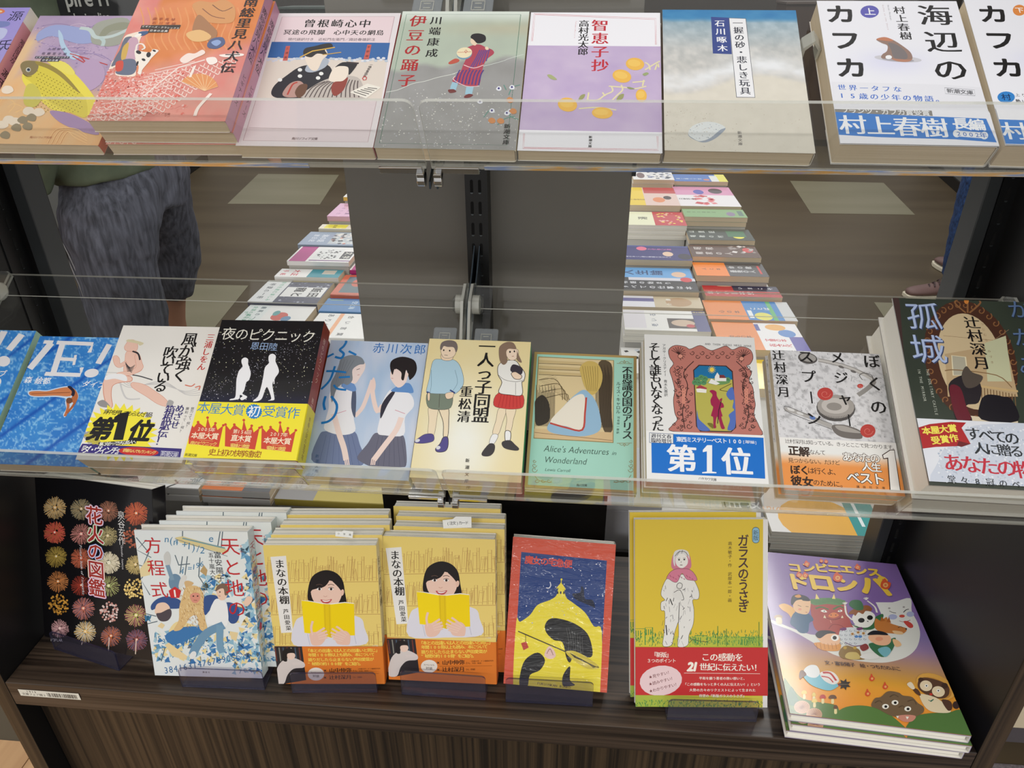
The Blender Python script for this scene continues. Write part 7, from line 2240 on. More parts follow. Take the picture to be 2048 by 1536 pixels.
def pile_lean(X, Y, yaw, lean, roll, w, h, t, cols, labels, group, shifts=(), z=None, **k):
    l = math.radians(lean)
    z = 0.6622 + t / 1000 * math.cos(l) + abs(math.sin(math.radians(roll))) * w / 2000 * math.sin(l) if z is None else z
    M = lean_M(X, Y, z, yaw, lean, roll, w, t)
    band = k.get('band')
    if band:
        k['band'] = (rim_of(M, w, h, t, *band[0]),) + tuple(band[1:])
    r = make_book(k.pop('name', 'paperback'), M, w, h, t, cols, labels[0], group=group if len(labels) > 1 else None, **k)
    step = (t + (0.75 if band else 0.4)) / 1000 / math.sin(l)
    ya = math.radians(yaw)
    for i in range(1, len(labels)):
        c = copy_tree(r)
        c.matrix_world = lean_M(X - math.sin(ya) * step * i + shifts[i - 1], Y + math.cos(ya) * step * i, z, yaw, lean, roll, w, t)
        c['label'] = labels[i]
    return r


def order(n, what):
    return ['front copy of ' + what] + ['%s copy back among %s' % (q, what) for q in ('second', 'third', 'fourth')[:n - 1]]


pile_lean(-0.5680, 0.5767, -14.1, 68.9, 5.0, 180.6, 213.6, 22, ((14, 13, 16), (24, 22, 26), (20, 20, 22)), ['large black hardcover covered with fireworks photographs standing at the left'], None, name='hardcover_book', art=bg_fire, hard=True, white=True, mat=PRINT_GLOSS)
pile_lean(-0.4191, 0.5541, 1.7, 74.6, 1.0, 133, 190, 17, ((226, 232, 234), (218, 228, 228), (226, 232, 234)), order(3, 'the white and blue hardcovers with a monkey and red title'), 'monkey cover hardcovers', shifts=(0.021, 0.033), name='hardcover_book', art=bg_ten, spine=sp_ten, hard=True, white=True, z=0.669)
pile_lean(-0.2694, 0.5592, 5.0, 78.5, -0.5, 126.5, 186.5, 16.5, ((236, 212, 120), (234, 226, 192), (236, 212, 120)), order(4, 'the left pile of yellow girl-reading paperbacks'), 'left pile of yellow girl-reading paperbacks', shifts=(0.004, 0.010, 0.006),
          art=mana(0, 0), spine=sp_mana, white=True, band=((600, 1292), ((226, 126, 48), (222, 122, 48), (226, 126, 48)), mana_band(0, 0), sp_manaband))
pile_lean(-0.1378, 0.5712, 0.4, 74.3, 1.0, 129.5, 186, 16.5, ((236, 212, 120), (234, 226, 192), (236, 212, 120)), order(4, 'the right pile of yellow girl-reading paperbacks'), 'right pile of yellow girl-reading paperbacks', shifts=(0.009, 0.008, 0.001),
          art=mana(922, -70), spine=sp_mana, white=True, band=((830, 1277), ((226, 126, 48), (222, 122, 48), (226, 126, 48)), mana_band(905, -62), sp_manaband))
pile_lean(-0.0037, 0.5673, 1.4, 58.6, -2.3, 121, 171.7, 20, ((210, 84, 60), (226, 222, 212), (210, 84, 60)), ['film-wrapped red-bordered paperback with a yellow dome under a dark blue sky'], None, art=bg_witch, white=True, mat=PRINT_FILM)
pile_lean(0.1644, 0.5603, 3.0, 62.9, 1.1, 150, 217, 10.5, ((222, 192, 48), (232, 230, 226), (222, 192, 48)), ['yellow hardcover with a child in a pink shawl and red band, front copy', 'yellow hardcover directly behind the front copy with the child in a pink shawl'], 'yellow shawl-child hardcovers', shifts=(-0.0045,),
          name='hardcover_book', art=bg_rabbit, white=True, mat=PRINT_GLOSS, band=((1400, 1294), ((198, 36, 36), (198, 36, 36), (198, 36, 36)), band_rabbit, None, 14))

# ---- flat stack of picture books
YX, YY, YZ, YR, YW, YH = 0.3440, 0.5300, 0.6995, -3.7, 184.0, 259.0
def yk(dx, dy, dz, dr):
    return Matrix.Translation((YX + dx, YY + dy, YZ + dz)) @ Matrix.Rotation(math.radians(YR + dr), 4, 'Z') @ Matrix.Translation((-YW / 2000, 0, -12.0 / 1000))
r = make_book('picture_book', yk(0, 0, 0, 0), YW, YH, 12.0, ((120, 104, 150), (120, 104, 150), (120, 104, 150)), 'purple glossy picture book crowded with monsters, top of the flat stack', group='purple monster picture books', art=bg_yokai, hard=True, white=True, mat=PRINT_GLOSS)
for dx, dy, dz, dr, lb in ((0.003, -0.003, -0.0125, 0.1, 'middle copy in the flat stack of purple monster picture books'), (0.000, -0.002, -0.025, 0.4, 'lowest copy in the flat stack of purple monster picture books')):
    c = copy_tree(r)
    c.matrix_world = yk(dx, dy, dz, dr)
    c['label'] = lb


# ---- acrylic book stands
def stand(X, Y, yaw, lean, wl, hl, label, x0):
    M = Matrix.Translation((X, Y, 0.6603)) @ Matrix.Rotation(math.radians(yaw), 4, 'Z')
    root = empty('book_stand', M, label, 'book stand', 'smoky acrylic book stands')
    h = wl / 2
    c, s = math.cos(math.radians(lean)), math.sin(math.radians(lean))
    mb = MB()
    pts = rounded(-h, h, 0.0, hl, 0.005, '1100')
    n = len(pts)
    R_ = Matrix.Rotation(math.radians(90 + (90 - lean) * 0 - 4), 4, 'X')
    mb.prism(pts, -0.0011, 0.0011, 'z', [0, 0] + [1] * n, R_)
    mb.build('front_lip', [SMOKE, SMOKE_EDGE], root)
    MB().box(-h, h, 0.0012, 0.055, 0.0, 0.0012, [0, 0, 1, 1, 1, 1]).build('base_plate', [SMOKE, SMOKE_EDGE], root)
    return root


stand(-0.588, 0.5735, -14, 69, 0.104, 0.030, 'smoky acrylic stand holding the black fireworks book', 0)
stand(-0.399, 0.5470, 2, 74, 0.101, 0.030, 'smoky acrylic stand holding the monkey cover books', 0)
stand(-0.264, 0.5520, 5, 78, 0.101, 0.031, 'smoky acrylic stand holding the left pile of yellow girl-reading books', 0)
stand(-0.134, 0.5560, 0, 74, 0.100, 0.037, 'smoky acrylic stand holding the right pile of yellow girl-reading books', 0)
stand(-0.010, 0.5570, 1, 59, 0.101, 0.037, 'smoky acrylic stand holding the film-wrapped red-bordered book', 0)
stand(0.175, 0.5500, 3, 63, 0.101, 0.031, 'smoky acrylic stand holding the yellow shawl-child hardcovers', 0)

# order slips peeking out of the books on the board
for x, y, z, ry, ss, tx, lb in ((-0.2475, 0.6135, 0.8505, 3, 0.6, '小学館', 'small white slip marker in the second yellow girl-reading book of the left pile'), (-0.122, 0.6400, 0.8520, -6, 1.0, '(注文)カード', 'white order card sticking up from the right pile of yellow girl-reading books')):
    g = Art(34, 14)
    g.p([(0, 4), (12, 3), (16, 0), (34, 1), (33, 14), (0, 14)], (240, 240, 236))
    g.ht(tx, 6, 8, 28, 8, 4.2, (60, 60, 60), 0.01)
    V, F, C = [], [], []
    T_ = Matrix.Translation((x, y, z)) @ Matrix.Rotation(math.radians(ry), 4, 'Y') @ Matrix.Rotation(math.radians(72), 4, 'X') @ Matrix.Scale(ss, 4)
    b = len(g.V)
    art_into(V, F, C, g, lambda a_, b_, c_: tuple(T_ @ Vector((a_ / 1000 - 0.017, 0.0095 - b_ / 1000, 0.0002 + c_ / 1000))))
    back = [(0, 4), (12, 3), (16, 0), (34, 1), (33, 14), (0, 14)]
    k0 = len(V)
    V += [tuple(T_ @ Vector((q[0] / 1000 - 0.017, 0.0095 - q[1] / 1000, -0.0001))) for q in back]
    C += [lin((240, 240, 236))] * 6
    F.append(tuple(range(k0, k0 + 6)))
    setp(colour_mesh('paper_slip', V, F, C, PRINT), lb, 'paper slip')

# ================================================================ island table of flat books behind the unit
TABLE = plain('table_white', (206, 204, 198), 0.5)
tb = MB()
tb.box(-0.86, 0.575, 0.875, 2.86, 0.02, 0.60)
table_steps = []


def simple_art(spec):
    def f(a):
        w, h = a.w, a.h
        for q in spec:
            if q[0] == 'r':
                a.r(q[1] * w, q[2] * h, q[3] * w, q[4] * h, q[5])
            elif q[0] == 'e':
                a.e(q[1] * w, q[2] * h, q[3] * w, q[4] * h, q[5])
            elif q[0] == 'v':
                a.vt(q[1], q[2] * w, q[3] * h, q[4] * w, q[5] * h, q[6], q[7], q[8] if len(q) > 8 else 0.02)
            elif q[0] == 'h':
                a.ht(q[1], q[2] * w, q[3] * h, q[4] * w, q[5] * h, q[6], q[7], q[8] if len(q) > 8 else 0.02)
            elif q[0] == 's':
                a.sp(q[1], q[2] * w, q[3] * h, q[4] * w, q[5] * h, q[6], q[7], 3)
    return f


def flat_pile(x0, x1, y0, y1, z, t, n, flip, cols, label, spec, group=None, mat=None, hard=False, white=False, film=False):
    """books lie sideways: their head points to +X (flip=-1) or -X (flip=1)"""
    w, h = (y1 - y0) * 1000, (x1 - x0) * 1000
    flip = -flip
    if flip > 0:
        # head to +X, right side towards -Y
        M = Matrix(((0, 1, 0, x0), (-1, 0, 0, y1), (0, 0, 1, z - t / 1000), (0, 0, 0, 1)))
    else:
        M = Matrix(((0, -1, 0, x1), (1, 0, 0, y0), (0, 0, 1, z - t / 1000), (0, 0, 0, 1)))
    r = make_book('paperback' if not hard else 'hardcover_book', M, w, h, t, cols, label, group=group if n > 1 else None, art=simple_art(spec) if spec else None, mat=mat or PRINT_GLOSS, hard=hard, white=white)
    for i in range(1, n):
        c = copy_tree(r)
        m = M.copy()
        m.translation = Vector((M.translation.x + 0.002 * (-1) ** i, M.translation.y, M.translation.z - i * (t + 0.3) / 1000))
        c.matrix_world = m
        c['label'] = ('second', 'third')[i - 1] + ' copy down in the pile of ' + group
    bot = z - n * (t + 0.3) / 1000
    tb.box(x0 + 0.003, x1 - 0.003, y0 + 0.003, y1 - 0.003, 0.60, bot + 0.0001)
    return r


CW = (236, 235, 232)
K_ = (30, 28, 30)
L_ = (-0.852, -0.662)
# left outer column (heads to the left)
flat_pile(-0.850, -0.668, 1.40, 1.548, 0.640, 22, 1, -1, (CW, CW, CW), 'white flat book nearest the front of the left outer row, mostly hidden', [('h', '物語集', .3, .5, .7, .5, 22, (60, 70, 90))])
flat_pile(-0.852, -0.672, 1.556, 1.718, 0.645, 24, 2, -1, (CW, (196, 110, 70), CW), 'white flat book with a red and blue figure drawing and pale text strip',
          [('e', .42, .42, .16, .12, (206, 90, 76)), ('e', .5, .30, .10, .07, (96, 140, 176)), ('e', .30, .5, .10, .05, (90, 160, 160)), ('r', 0, .66, 1, 1, (228, 234, 232)), ('v', 'お仕事の本', .8, .12, .8, .48, 22, (70, 70, 76)), ('v', '読みたいことが', .7, .7, .3, .95, 11, (90, 170, 140)), ('h', '最高の一冊です', .1, .76, .9, .76, 14, (60, 90, 100)), ('h', '全国の書店員も推薦', .1, .88, .9, .88, 12, (90, 160, 130))], group='white figure drawing books')
flat_pile(-0.862, -0.672, 1.724, 1.880, 0.652, 26, 1, -1, (CW, (70, 74, 96), (216, 200, 130)), 'flat book with dark spotted picture, bold black lettering and a pale wide strip',
          [('r', 0, 0, 1, .66, (66, 68, 92)), ('s', 70, .02, .02, .98, .62, 4, [(180, 184, 200), (120, 124, 150), (30, 34, 60)]), ('r', .30, .02, .74, .62, (238, 238, 236)), ('h', '飯田龍と', .52, .12, .52, .55, 0.1, K_), ('h', '飯田', .42, .16, .64, .16, 30, K_, .03), ('h', '龍と', .42, .40, .64, .40, 30, K_, .03), ('r', 0, .64, 1, 1, (232, 234, 234)), ('h', '俳句を読む楽しみ', .1, .74, .9, .74, 13, (110, 180, 150)), ('h', '待望の一冊', .2, .88, .8, .88, 16, (70, 80, 90)), ('r', .0, .02, .05, .62, (196, 176, 90))])
flat_pile(-0.848, -0.662, 1.886, 1.948, 0.662, 18, 1, -1, (CW, CW, CW), 'flat white book with red lettering and a teal sky picture', [('r', 0, 0, 1, .5, (52, 142, 156)), ('r', .1, .1, .6, .3, (196, 186, 170)), ('h', '大正', .3, .72, .7, .72, 20, (206, 60, 80), .03), ('h', '手紙', .3, .9, .7, .9, 16, (206, 60, 80))])
flat_pile(-0.832, -0.648, 1.952, 2.080, 0.685, 15, 1, -1, (CW, CW, CW), 'flat white book with a bright magenta strip and a black line drawing',
          [('r', 0, .70, 1, .97, (178, 42, 128)), ('r', .12, .22, .84, .64, (226, 228, 226)), ('s', 40, .2, .28, .8, .6, 4, [K_, (90, 90, 94)]), ('r', .3, .03, .8, .2, (60, 62, 64)), ('h', '文学', .42, .11, .68, .11, 22, (220, 220, 210)), ('r', .9, 0, .96, .66, (110, 60, 120))])
flat_pile(-0.846, -0.668, 2.086, 2.212, 0.690, 16, 1, -1, ((146, 162, 184), (150, 166, 186), (146, 162, 184)), 'flat grey-blue book with a small crowded picture on its cover', [('r', .08, .05, .92, .50, (186, 196, 200)), ('s', 40, .1, .08, .9, .48, 8, [(196, 110, 80), (70, 76, 84), (226, 226, 220)]), ('h', '海の話', .3, .66, .7, .66, 22, (216, 222, 230)), ('h', '旅日記', .3, .82, .7, .82, 18, (216, 222, 230))])
flat_pile(-0.822, -0.66, 2.218, 2.262, 0.700, 14, 1, -1, ((232, 226, 206), (232, 226, 206), CW), 'flat beige book with a yellow square of black lettering', [('r', .05, .45, .95, .9, (236, 226, 70)), ('h', '古典', .3, .7, .7, .7, 12, K_)])
flat_pile(-0.806, -0.66, 2.268, 2.42, 0.726, 18, 1, -1, ((222, 176, 206), (222, 176, 206), (222, 176, 206)), 'flat lilac pink book with rows of purple lettering', [('h', '春の詩集', .2, .6, .8, .6, 18, (130, 80, 130)), ('h', '恋のうた', .2, .8, .8, .8, 14, (150, 100, 150))])
flat_pile(-0.796, -0.66, 2.426, 2.52, 0.746, 14, 1, -1, ((240, 206, 92), (240, 206, 92), CW), 'flat yellow book, the farthest one showing in the left row', [('r', .0, .86, 1, 1, CW)])
# left inner column
flat_pile(-0.655, -0.475, 1.545, 1.690, 0.640, 22, 2, -1, (CW, CW, CW), 'white flat book with an orange strip in the left inner row', [('r', 0, .62, 1, .68, (240, 170, 120)), ('h', '合い言葉', .15, .5, .85, .5, 16, K_), ('h', 'ありがとう', .1, .8, .9, .8, 18, (70, 80, 90))], group='white orange-strip books')
flat_pile(-0.660, -0.480, 1.696, 1.782, 0.643, 20, 1, -1, ((52, 122, 184), (60, 130, 190), (52, 122, 184)), 'flat blue book with pale lettering in the left inner row', [('h', '空と海', .3, .55, .7, .55, 16, (196, 216, 230)), ('r', .1, .75, .15, .95, (150, 190, 110))])
flat_pile(-0.656, -0.476, 1.788, 1.936, 0.652, 22, 1, -1, ((206, 96, 62), (206, 92, 60), (206, 96, 62)), 'flat orange-red book with a dark picture in the left inner row', [('r', .1, .5, .9, .9, (84, 110, 120)), ('e', .4, .7, .2, .1, (206, 96, 70)), ('r', .0, .0, 1, .3, CW)])
flat_pile(-0.644, -0.470, 1.942, 2.080, 0.666, 15, 2, -1, (CW, (178, 42, 128), CW), 'white and magenta flat book in the left inner row', [('r', 0, .70, 1, .97, (178, 42, 128))], group='magenta books of the inner row')

# right inner column (heads to the right)
flat_pile(0.122, 0.322, 1.47, 1.602, 0.612, 20, 1, 1, (CW, CW, CW), 'white flat book nearest the front of the right inner row with a pale picture', [('s', 30, .1, .05, .9, .5, 9, [(206, 214, 224), (176, 186, 200), K_])], white=True)
flat_pile(0.130, 0.336, 1.612, 1.735, 0.655, 17, 2, 1, (CW, (224, 222, 216), (70, 70, 120)), 'white flat book with a portrait photo window and navy corner strip',
          [('r', .12, .52, .60, .98, (70, 58, 56)), ('e', .38, .70, .16, .14, (206, 180, 156)), ('r', .0, .84, 1, 1, (72, 72, 128)), ('r', .10, .0, .95, .26, (224, 220, 226)), ('h', '老いる', .25, .36, .75, .36, 16, (110, 120, 140)), ('e', .25, .78, .08, .05, (190, 50, 60)), ('v', '心にしみる', .93, .86, .93, .98, 8, (240, 220, 90))], group='portrait window books', white=True)
flat_pile(0.125, 0.335, 1.742, 1.815, 0.660, 20, 1, 1, ((206, 190, 160), (196, 180, 150), CW), 'tan flat book with a hand photograph and a white glossy end', [('r', 0, 0, 1, .42, (230, 230, 238)), ('r', .5, .0, .8, .42, (96, 92, 150)), ('e', .5, .72, .4, .16, (186, 150, 110)), ('h', '介護', .3, .6, .7, .6, 12, (240, 240, 230))])
flat_pile(0.133, 0.334, 1.822, 1.998, 0.672, 20, 1, 1, ((34, 34, 38), (34, 34, 38), (34, 34, 38)), 'black flat book with white lettering and a blue picture strip',
          [('v', 'すべての仕事は本', .16, .04, .16, .88, 18, (214, 216, 220)), ('v', '物語の始まり', .34, .04, .34, .62, 16, (214, 216, 220)), ('r', .56, 0, 1, .98, (96, 160, 214)), ('v', '人生論', .78, .1, .78, .5, 34, (30, 70, 120), .03), ('e', .72, .8, .12, .10, (220, 186, 160)), ('r', .44, .1, .56, 1, (206, 206, 214)), ('e', .5, .88, .1, .08, (206, 60, 66))])
flat_pile(0.147, 0.340, 2.016, 2.142, 0.690, 18, 1, 1, ((38, 40, 112), (40, 44, 116), (38, 40, 112)), 'navy blue flat book with a pink oval and a small portrait',
          [('v', '夜のあとに読む物語をあなたへ', .20, .04, .20, .68, 9, (206, 206, 224)), ('e', .78, .28, .14, .08, (226, 110, 140)), ('v', 'きみと歩いた道', .74, .4, .74, .7, 12, (206, 110, 170)), ('e', .42, .66, .16, .08, (226, 196, 170)), ('e', .26, .9, .2, .1, (30, 28, 50)), ('r', .92, .0, 1, 1, (66, 84, 150))])
flat_pile(0.160, 0.347, 2.236, 2.384, 0.725, 15, 3, 1, ((232, 234, 200), (226, 226, 232), (232, 234, 200)), 'pale yellow flat book with a red end in the right inner row', [('r', 0, .48, 1, 1, (196, 60, 70)), ('s', 30, .1, .55, .9, .95, 6, [(230, 180, 170), (240, 220, 90)]), ('h', '湯', .5, .3, .5, .3, 30, (90, 90, 80))], group='pale yellow and red books', white=True)
flat_pile(0.175, 0.345, 2.408, 2.640, 0.740, 20, 1, 1, ((226, 200, 190), (196, 60, 60), (210, 80, 70)), 'flat book with a yellow block, a face picture and a red strip', [('r', 0, 0, 1, .34, (236, 206, 60)), ('v', '大人気作品', .3, .05, .3, .3, 14, (140, 110, 40)), ('r', .66, .36, 1, 1, (190, 56, 60)), ('e', .3, .62, .14, .12, (226, 140, 90)), ('e', .42, .8, .1, .08, (60, 46, 50))])
flat_pile(0.205, 0.352, 2.674, 2.815, 0.760, 14, 2, 1, (CW, (228, 226, 214), CW), 'white flat book with a small dark picture, the farthest of the right inner row', [('e', .45, .2, .3, .1, (120, 96, 96)), ('s', 36, .15, .4, .85, .95, 9, [(120, 130, 160), (206, 210, 222), (60, 70, 90)])], group='white far books')

# right outer column
flat_pile(0.346, 0.546, 1.40, 1.54, 0.622, 22, 1, 1, ((240, 206, 60), (240, 206, 60), CW), 'yellow flat book nearest the front of the right outer row', [('r', .1, .5, .5, .9, (120, 120, 180))])
OR = (232, 136, 60)
flat_pile(0.350, 0.556, 1.553, 1.706, 0.640, 18, 1, 1, (OR, (226, 122, 50), OR), 'orange flat book with a white and blue picture strip of a seated figure',
          [('r', .0, .0, 1, .50, OR), ('v', 'めもの本', .45, .18, .45, .38, 14, (90, 50, 30)), ('r', 0, .5, 1, 1, (238, 236, 238)), ('r', 0, .84, .5, 1, (92, 84, 170)), ('v', 'お父さんへ', .18, .60, .18, .80, 15, (206, 60, 70), .03), ('v', '文章の本', .36, .58, .36, .76, 14, (206, 60, 70)), ('e', .62, .84, .14, .10, (90, 140, 206)), ('e', .84, .74, .12, .12, (236, 176, 90)), ('r', .7, .5, .95, .55, (70, 80, 160))])
flat_pile(0.345, 0.565, 1.712, 1.834, 0.645, 18, 1, 1, (OR, (226, 122, 50), CW), 'orange flat book with a blue and green picture strip and white glossy end',
          [('r', 0, 0, 1, .46, OR), ('v', '心の本', .4, .18, .4, .36, 14, (90, 50, 30)), ('r', 0, .46, 1, .86, (46, 130, 200)), ('e', .2, .64, .2, .10, (226, 220, 90)), ('r', 0, .74, 1, .79, (90, 180, 110)), ('v', 'ことば', .6, .56, .6, .72, 14, (240, 240, 220)), ('r', 0, .86, 1, 1, (206, 208, 210)), ('r', .1, .48, .5, .53, (230, 236, 240))])
flat_pile(0.355, 0.556, 1.841, 1.918, 0.655, 18, 1, 1, ((186, 40, 44), (186, 40, 44), (30, 34, 60)), 'red and navy flat book with big white lettering', [('r', .5, .4, 1, 1, (34, 34, 64)), ('v', '幸せの日本史', .32, .08, .32, .6, 17, (244, 236, 230), .03), ('v', 'いまこそ', .78, .5, .78, .9, 13, (226, 226, 236)), ('e', .95, .3, .05, .1, (206, 160, 130))])
flat_pile(0.340, 0.536, 1.926, 2.032, 0.680, 17, 1, 1, ((66, 66, 70), (70, 70, 74), (66, 66, 70)), 'flat book half orange and half charcoal with white lettering',
          [('r', 0, 0, 1, .46, (236, 132, 46)), ('v', '人と本', .5, .14, .5, .34, 12, (90, 50, 30)), ('v', '最後の人', .36, .54, .36, .80, 17, (206, 208, 210), .02), ('v', '命の歌', .66, .54, .66, .78, 17, (206, 208, 210), .02), ('r', .2, .9, .8, .93, (200, 50, 50))])
flat_pile(0.342, 0.536, 2.038, 2.146, 0.695, 14, 1, 1, ((84, 56, 44), (84, 56, 44), (70, 46, 40)), 'glossy dark brown flat book with white lettering', [('v', '龍家の人', .3, .12, .3, .55, 20, (206, 200, 196)), ('v', '昭和', .7, .12, .7, .3, 22, (206, 200, 196)), ('e', .6, .86, .2, .08, (200, 60, 60)), ('s', 16, .3, .6, .9, .95, 8, [(226, 222, 220), (150, 140, 136)])])
flat_pile(0.346, 0.541, 2.160, 2.272, 0.706, 14, 1, 1, ((40, 54, 46), (40, 54, 46), (40, 54, 46)), 'dark green flat book with a yellow oval label', [('e', .35, .78, .2, .09, (232, 226, 60)), ('v', '唱歌の村', .3, .08, .3, .5, 17, (206, 212, 206)), ('v', '山里記', .7, .08, .7, .4, 18, (206, 212, 206)), ('r', .3, .62, .8, .9, (50, 110, 70))])
flat_pile(0.349, 0.546, 2.318, 2.410, 0.730, 15, 2, 1, ((130, 170, 116), (84, 136, 78), (130, 170, 116)), 'leaf green flat book with a purple patch', [('e', .4, .76, .25, .07, (136, 120, 150)), ('v', '草木の歳時記', .6, .1, .6, .5, 12, (90, 120, 80)), ('r', .2, .88, .8, .96, (90, 120, 110))], group='leaf green books')
flat_pile(0.345, 0.545, 2.422, 2.675, 0.736, 14, 1, 1, ((232, 230, 232), (196, 90, 130), (196, 60, 80)), 'pink and white flat book with red brushwork and a blue oval', [('r', .56, 0, 1, 1, (216, 150, 186)), ('s', 14, .05, .3, .5, .6, 14, [(196, 50, 60), (226, 120, 126)]), ('v', '日本文学', .35, .08, .35, .3, 18, (70, 66, 70)), ('e', .72, .42, .12, .09, (80, 84, 176)), ('e', .78, .72, .14, .12, (60, 50, 60))])
flat_pile(0.352, 0.545, 2.690, 2.80, 0.752, 14, 1, 1, ((72, 118, 190), (60, 100, 170), (210, 206, 90)), 'blue flat book with a yellow end, the farthest of the right outer row', [('r', 0, .82, 1, 1, (232, 226, 90)), ('r', 0, .70, .8, .84, (226, 230, 226)), ('v', '森と暮らす旅', .35, .1, .35, .5, 14, (206, 216, 232)), ('e', .25, .62, .12, .06, (206, 130, 110))])

# near end of the table, seen under the lower trays
flat_pile(-0.668, -0.585, 0.882, 0.985, 0.690, 14, 2, -1, (CW, CW, (120, 170, 130)), 'white flat book with black rotated lettering seen just behind the fireworks book', [('h', '石浦', .2, .18, .8, .18, 20, K_), ('h', '大人へ', .1, .55, .9, .55, 22, K_)], group='white black-lettered books')
flat_pile(-0.580, -0.468, 0.882, 0.985, 0.690, 14, 2, -1, ((226, 120, 50), CW, (90, 94, 96)), 'orange flat book with black lettering and grey photo end under the lower left tray', [('r', 0, 0, 1, .4, (96, 98, 100)), ('h', '反省', .2, .7, .8, .7, 20, K_), ('v', '本の国', .5, .5, .5, .6, 9, K_)], group='orange grey-ended books')
flat_pile(-0.462, -0.275, 0.882, 0.985, 0.678, 14, 1, -1, ((196, 178, 84), (190, 172, 80), (160, 158, 150)), 'flat book half grey and half olive yellow under the lower left tray', [('r', 0, .66, 1, 1, (150, 148, 146)), ('h', '世界史', .3, .4, .7, .4, 12, K_), ('r', 0, .0, 1, .03, (170, 110, 90))])
GT = (0, 148, 146)
flat_pile(0.318, 0.490, 0.890, 1.000, 0.656, 11.5, 3, 1, (CW, (232, 230, 226), GT), 'white flat book with yellow swoosh and teal end under the lower right tray',
          [('e', .30, .46, .5, .36, (240, 178, 40)), ('r', 0, 0, 1, .10, CW), ('v', 'ＧＳ', .5, .03, .5, .12, 16, (226, 150, 60), .02), ('r', 0, .74, 1, 1, GT), ('r', .2, .82, .8, .85, (230, 240, 240))], group='white yellow and teal books', white=True)
flat_pile(0.262, 0.312, 0.890, 1.000, 0.660, 14, 2, 1, ((66, 66, 70), (226, 222, 210), (66, 66, 70)), 'dark grey flat book beside the teal-ended pile under the lower right tray', [('v', '日文', .5, .2, .5, .8, 20, (210, 210, 206))], group='dark grey books near the teal pile', white=True)
bx = empty('paper_box', Matrix.Translation((0.085, 0.93, 0.6005)), 'pale grey cardboard box seen in the gap beside the yellow hardcovers', 'box')
MB().box(-0.036, 0.060, -0.048, 0.1, 0, 0.088).build('box_body', plain('box_card', (204, 208, 216), 0.6), bx, 0.002)
MB().box(-0.038, 0.062, -0.050, 0.102, 0.0885, 0.104).build('box_lid', plain('box_card_lid', (214, 217, 224), 0.6), bx, 0.002)
tbl = tb.build('book_table', TABLE)
setp(tbl, 'long pale island table stepped up away from the display and covered with flat books', 'table')
tdk = MB().box(-0.865, 0.58, 0.868, 0.8745, 0.0, 0.618).build('front_board', plain('table_front', (78, 76, 76), 0.5), tbl)

# ================================================================ people beyond the shelf
DENIM = streaky('grey_denim', (56, 58, 66), (104, 107, 120), (95, 95, 9), 0.85, detail=6, dist=0.4, lo=0.30, hi=0.72, bump=0.3)
BLUEDENIM = streaky('blue_denim', (16, 30, 60), (44, 76, 128), (150, 150, 60), 0.85, lo=0.3, hi=0.7)
OLIVE = streaky('olive_cotton', (72, 82, 66), (96, 106, 86), (9, 9, 9), 0.85)
TEE = plain('black_cotton', (26, 27, 30), 0.9)
SKINM = plain('skin', (176, 130, 104), 0.55)
HAIR = streaky('black_hair', (14, 12, 12), (40, 34, 32), (60, 60, 8), 0.5)
TAN = plain('brown_leather', (104, 78, 74), 0.6)
SOLE = plain('cream_sole', (214, 206, 184), 0.7)
STITCH = plain('pale_stitching', (176, 176, 180), 0.8)


def limbs(name, chains, mat, parent=None, voxel=0.008, folds=0.0, smooth=6):
    """lofted tubes with elliptical sections, fused into one continuous surface"""
    mb = MB()
    n = 18
    for ch in chains:
        pts = [Vector(c[0]) for c in ch]
        rings = []
        m = len(pts)
        P_, R_ = [], []
        rr = [c[1] if isinstance(c[1], tuple) else (c[1], c[1]) for c in ch]
        for i in range(m - 1):
            for k in range(4):
                t = k / 4
                a, b, c, d = (pts[max(i - 1, 0)], pts[i], pts[i + 1], pts[min(i + 2, m - 1)])
                P_.append(0.5 * ((2 * b) + (c - a) * t + (2 * a - 5 * b + 4 * c - d) * t * t + (3 * b - a - 3 * c + d) * t ** 3))
                R_.append(tuple(rr[i][q] * (1 - t) + rr[i + 1][q] * t for q in (0, 1)))
        P_.append(pts[-1]); R_.append(rr[-1])
        for i, (p, r) in enumerate(zip(P_, R_)):
            d = (P_[min(i + 1, len(P_) - 1)] - P_[max(i - 1, 0)]).normalized()
            ax = Vector((1, 0, 0)) if abs(d.x) < 0.8 else Vector((0, 0, 1))
            y = d.cross(ax).normalized()
            x = y.cross(d).normalized()
            rings.append([p + x * r[0] * math.cos(2 * PI * k / n) + y * r[1] * math.sin(2 * PI * k / n) for k in range(n)])
        V = [v for r in rings for v in r]
        F = [(i * n + k, i * n + (k + 1) % n, (i + 1) * n + (k + 1) % n, (i + 1) * n + k) for i in range(len(rings) - 1) for k in range(n)]
        F += [tuple(range(n))[::-1], tuple(range((len(rings) - 1) * n, len(rings) * n))]
        mb.add(V, F)
    o = mb.build(name, mat, parent, smooth=True)
    rm = o.modifiers.new('remesh', 'REMESH')
    rm.mode = 'VOXEL'
    rm.voxel_size = voxel
    rm.use_smooth_shade = True
    sm = o.modifiers.new('smooth', 'SMOOTH')
    sm.factor = 0.5
    sm.iterations = smooth
    if folds:
        tx = bpy.data.textures.new(name + '_folds', 'CLOUDS')
        tx.noise_scale = 0.07
        d = o.modifiers.new('folds', 'DISPLACE')
        d.texture = tx
        d.strength = folds
        d.mid_level = 0.5
        d.texture_coords = 'LOCAL'
    return o


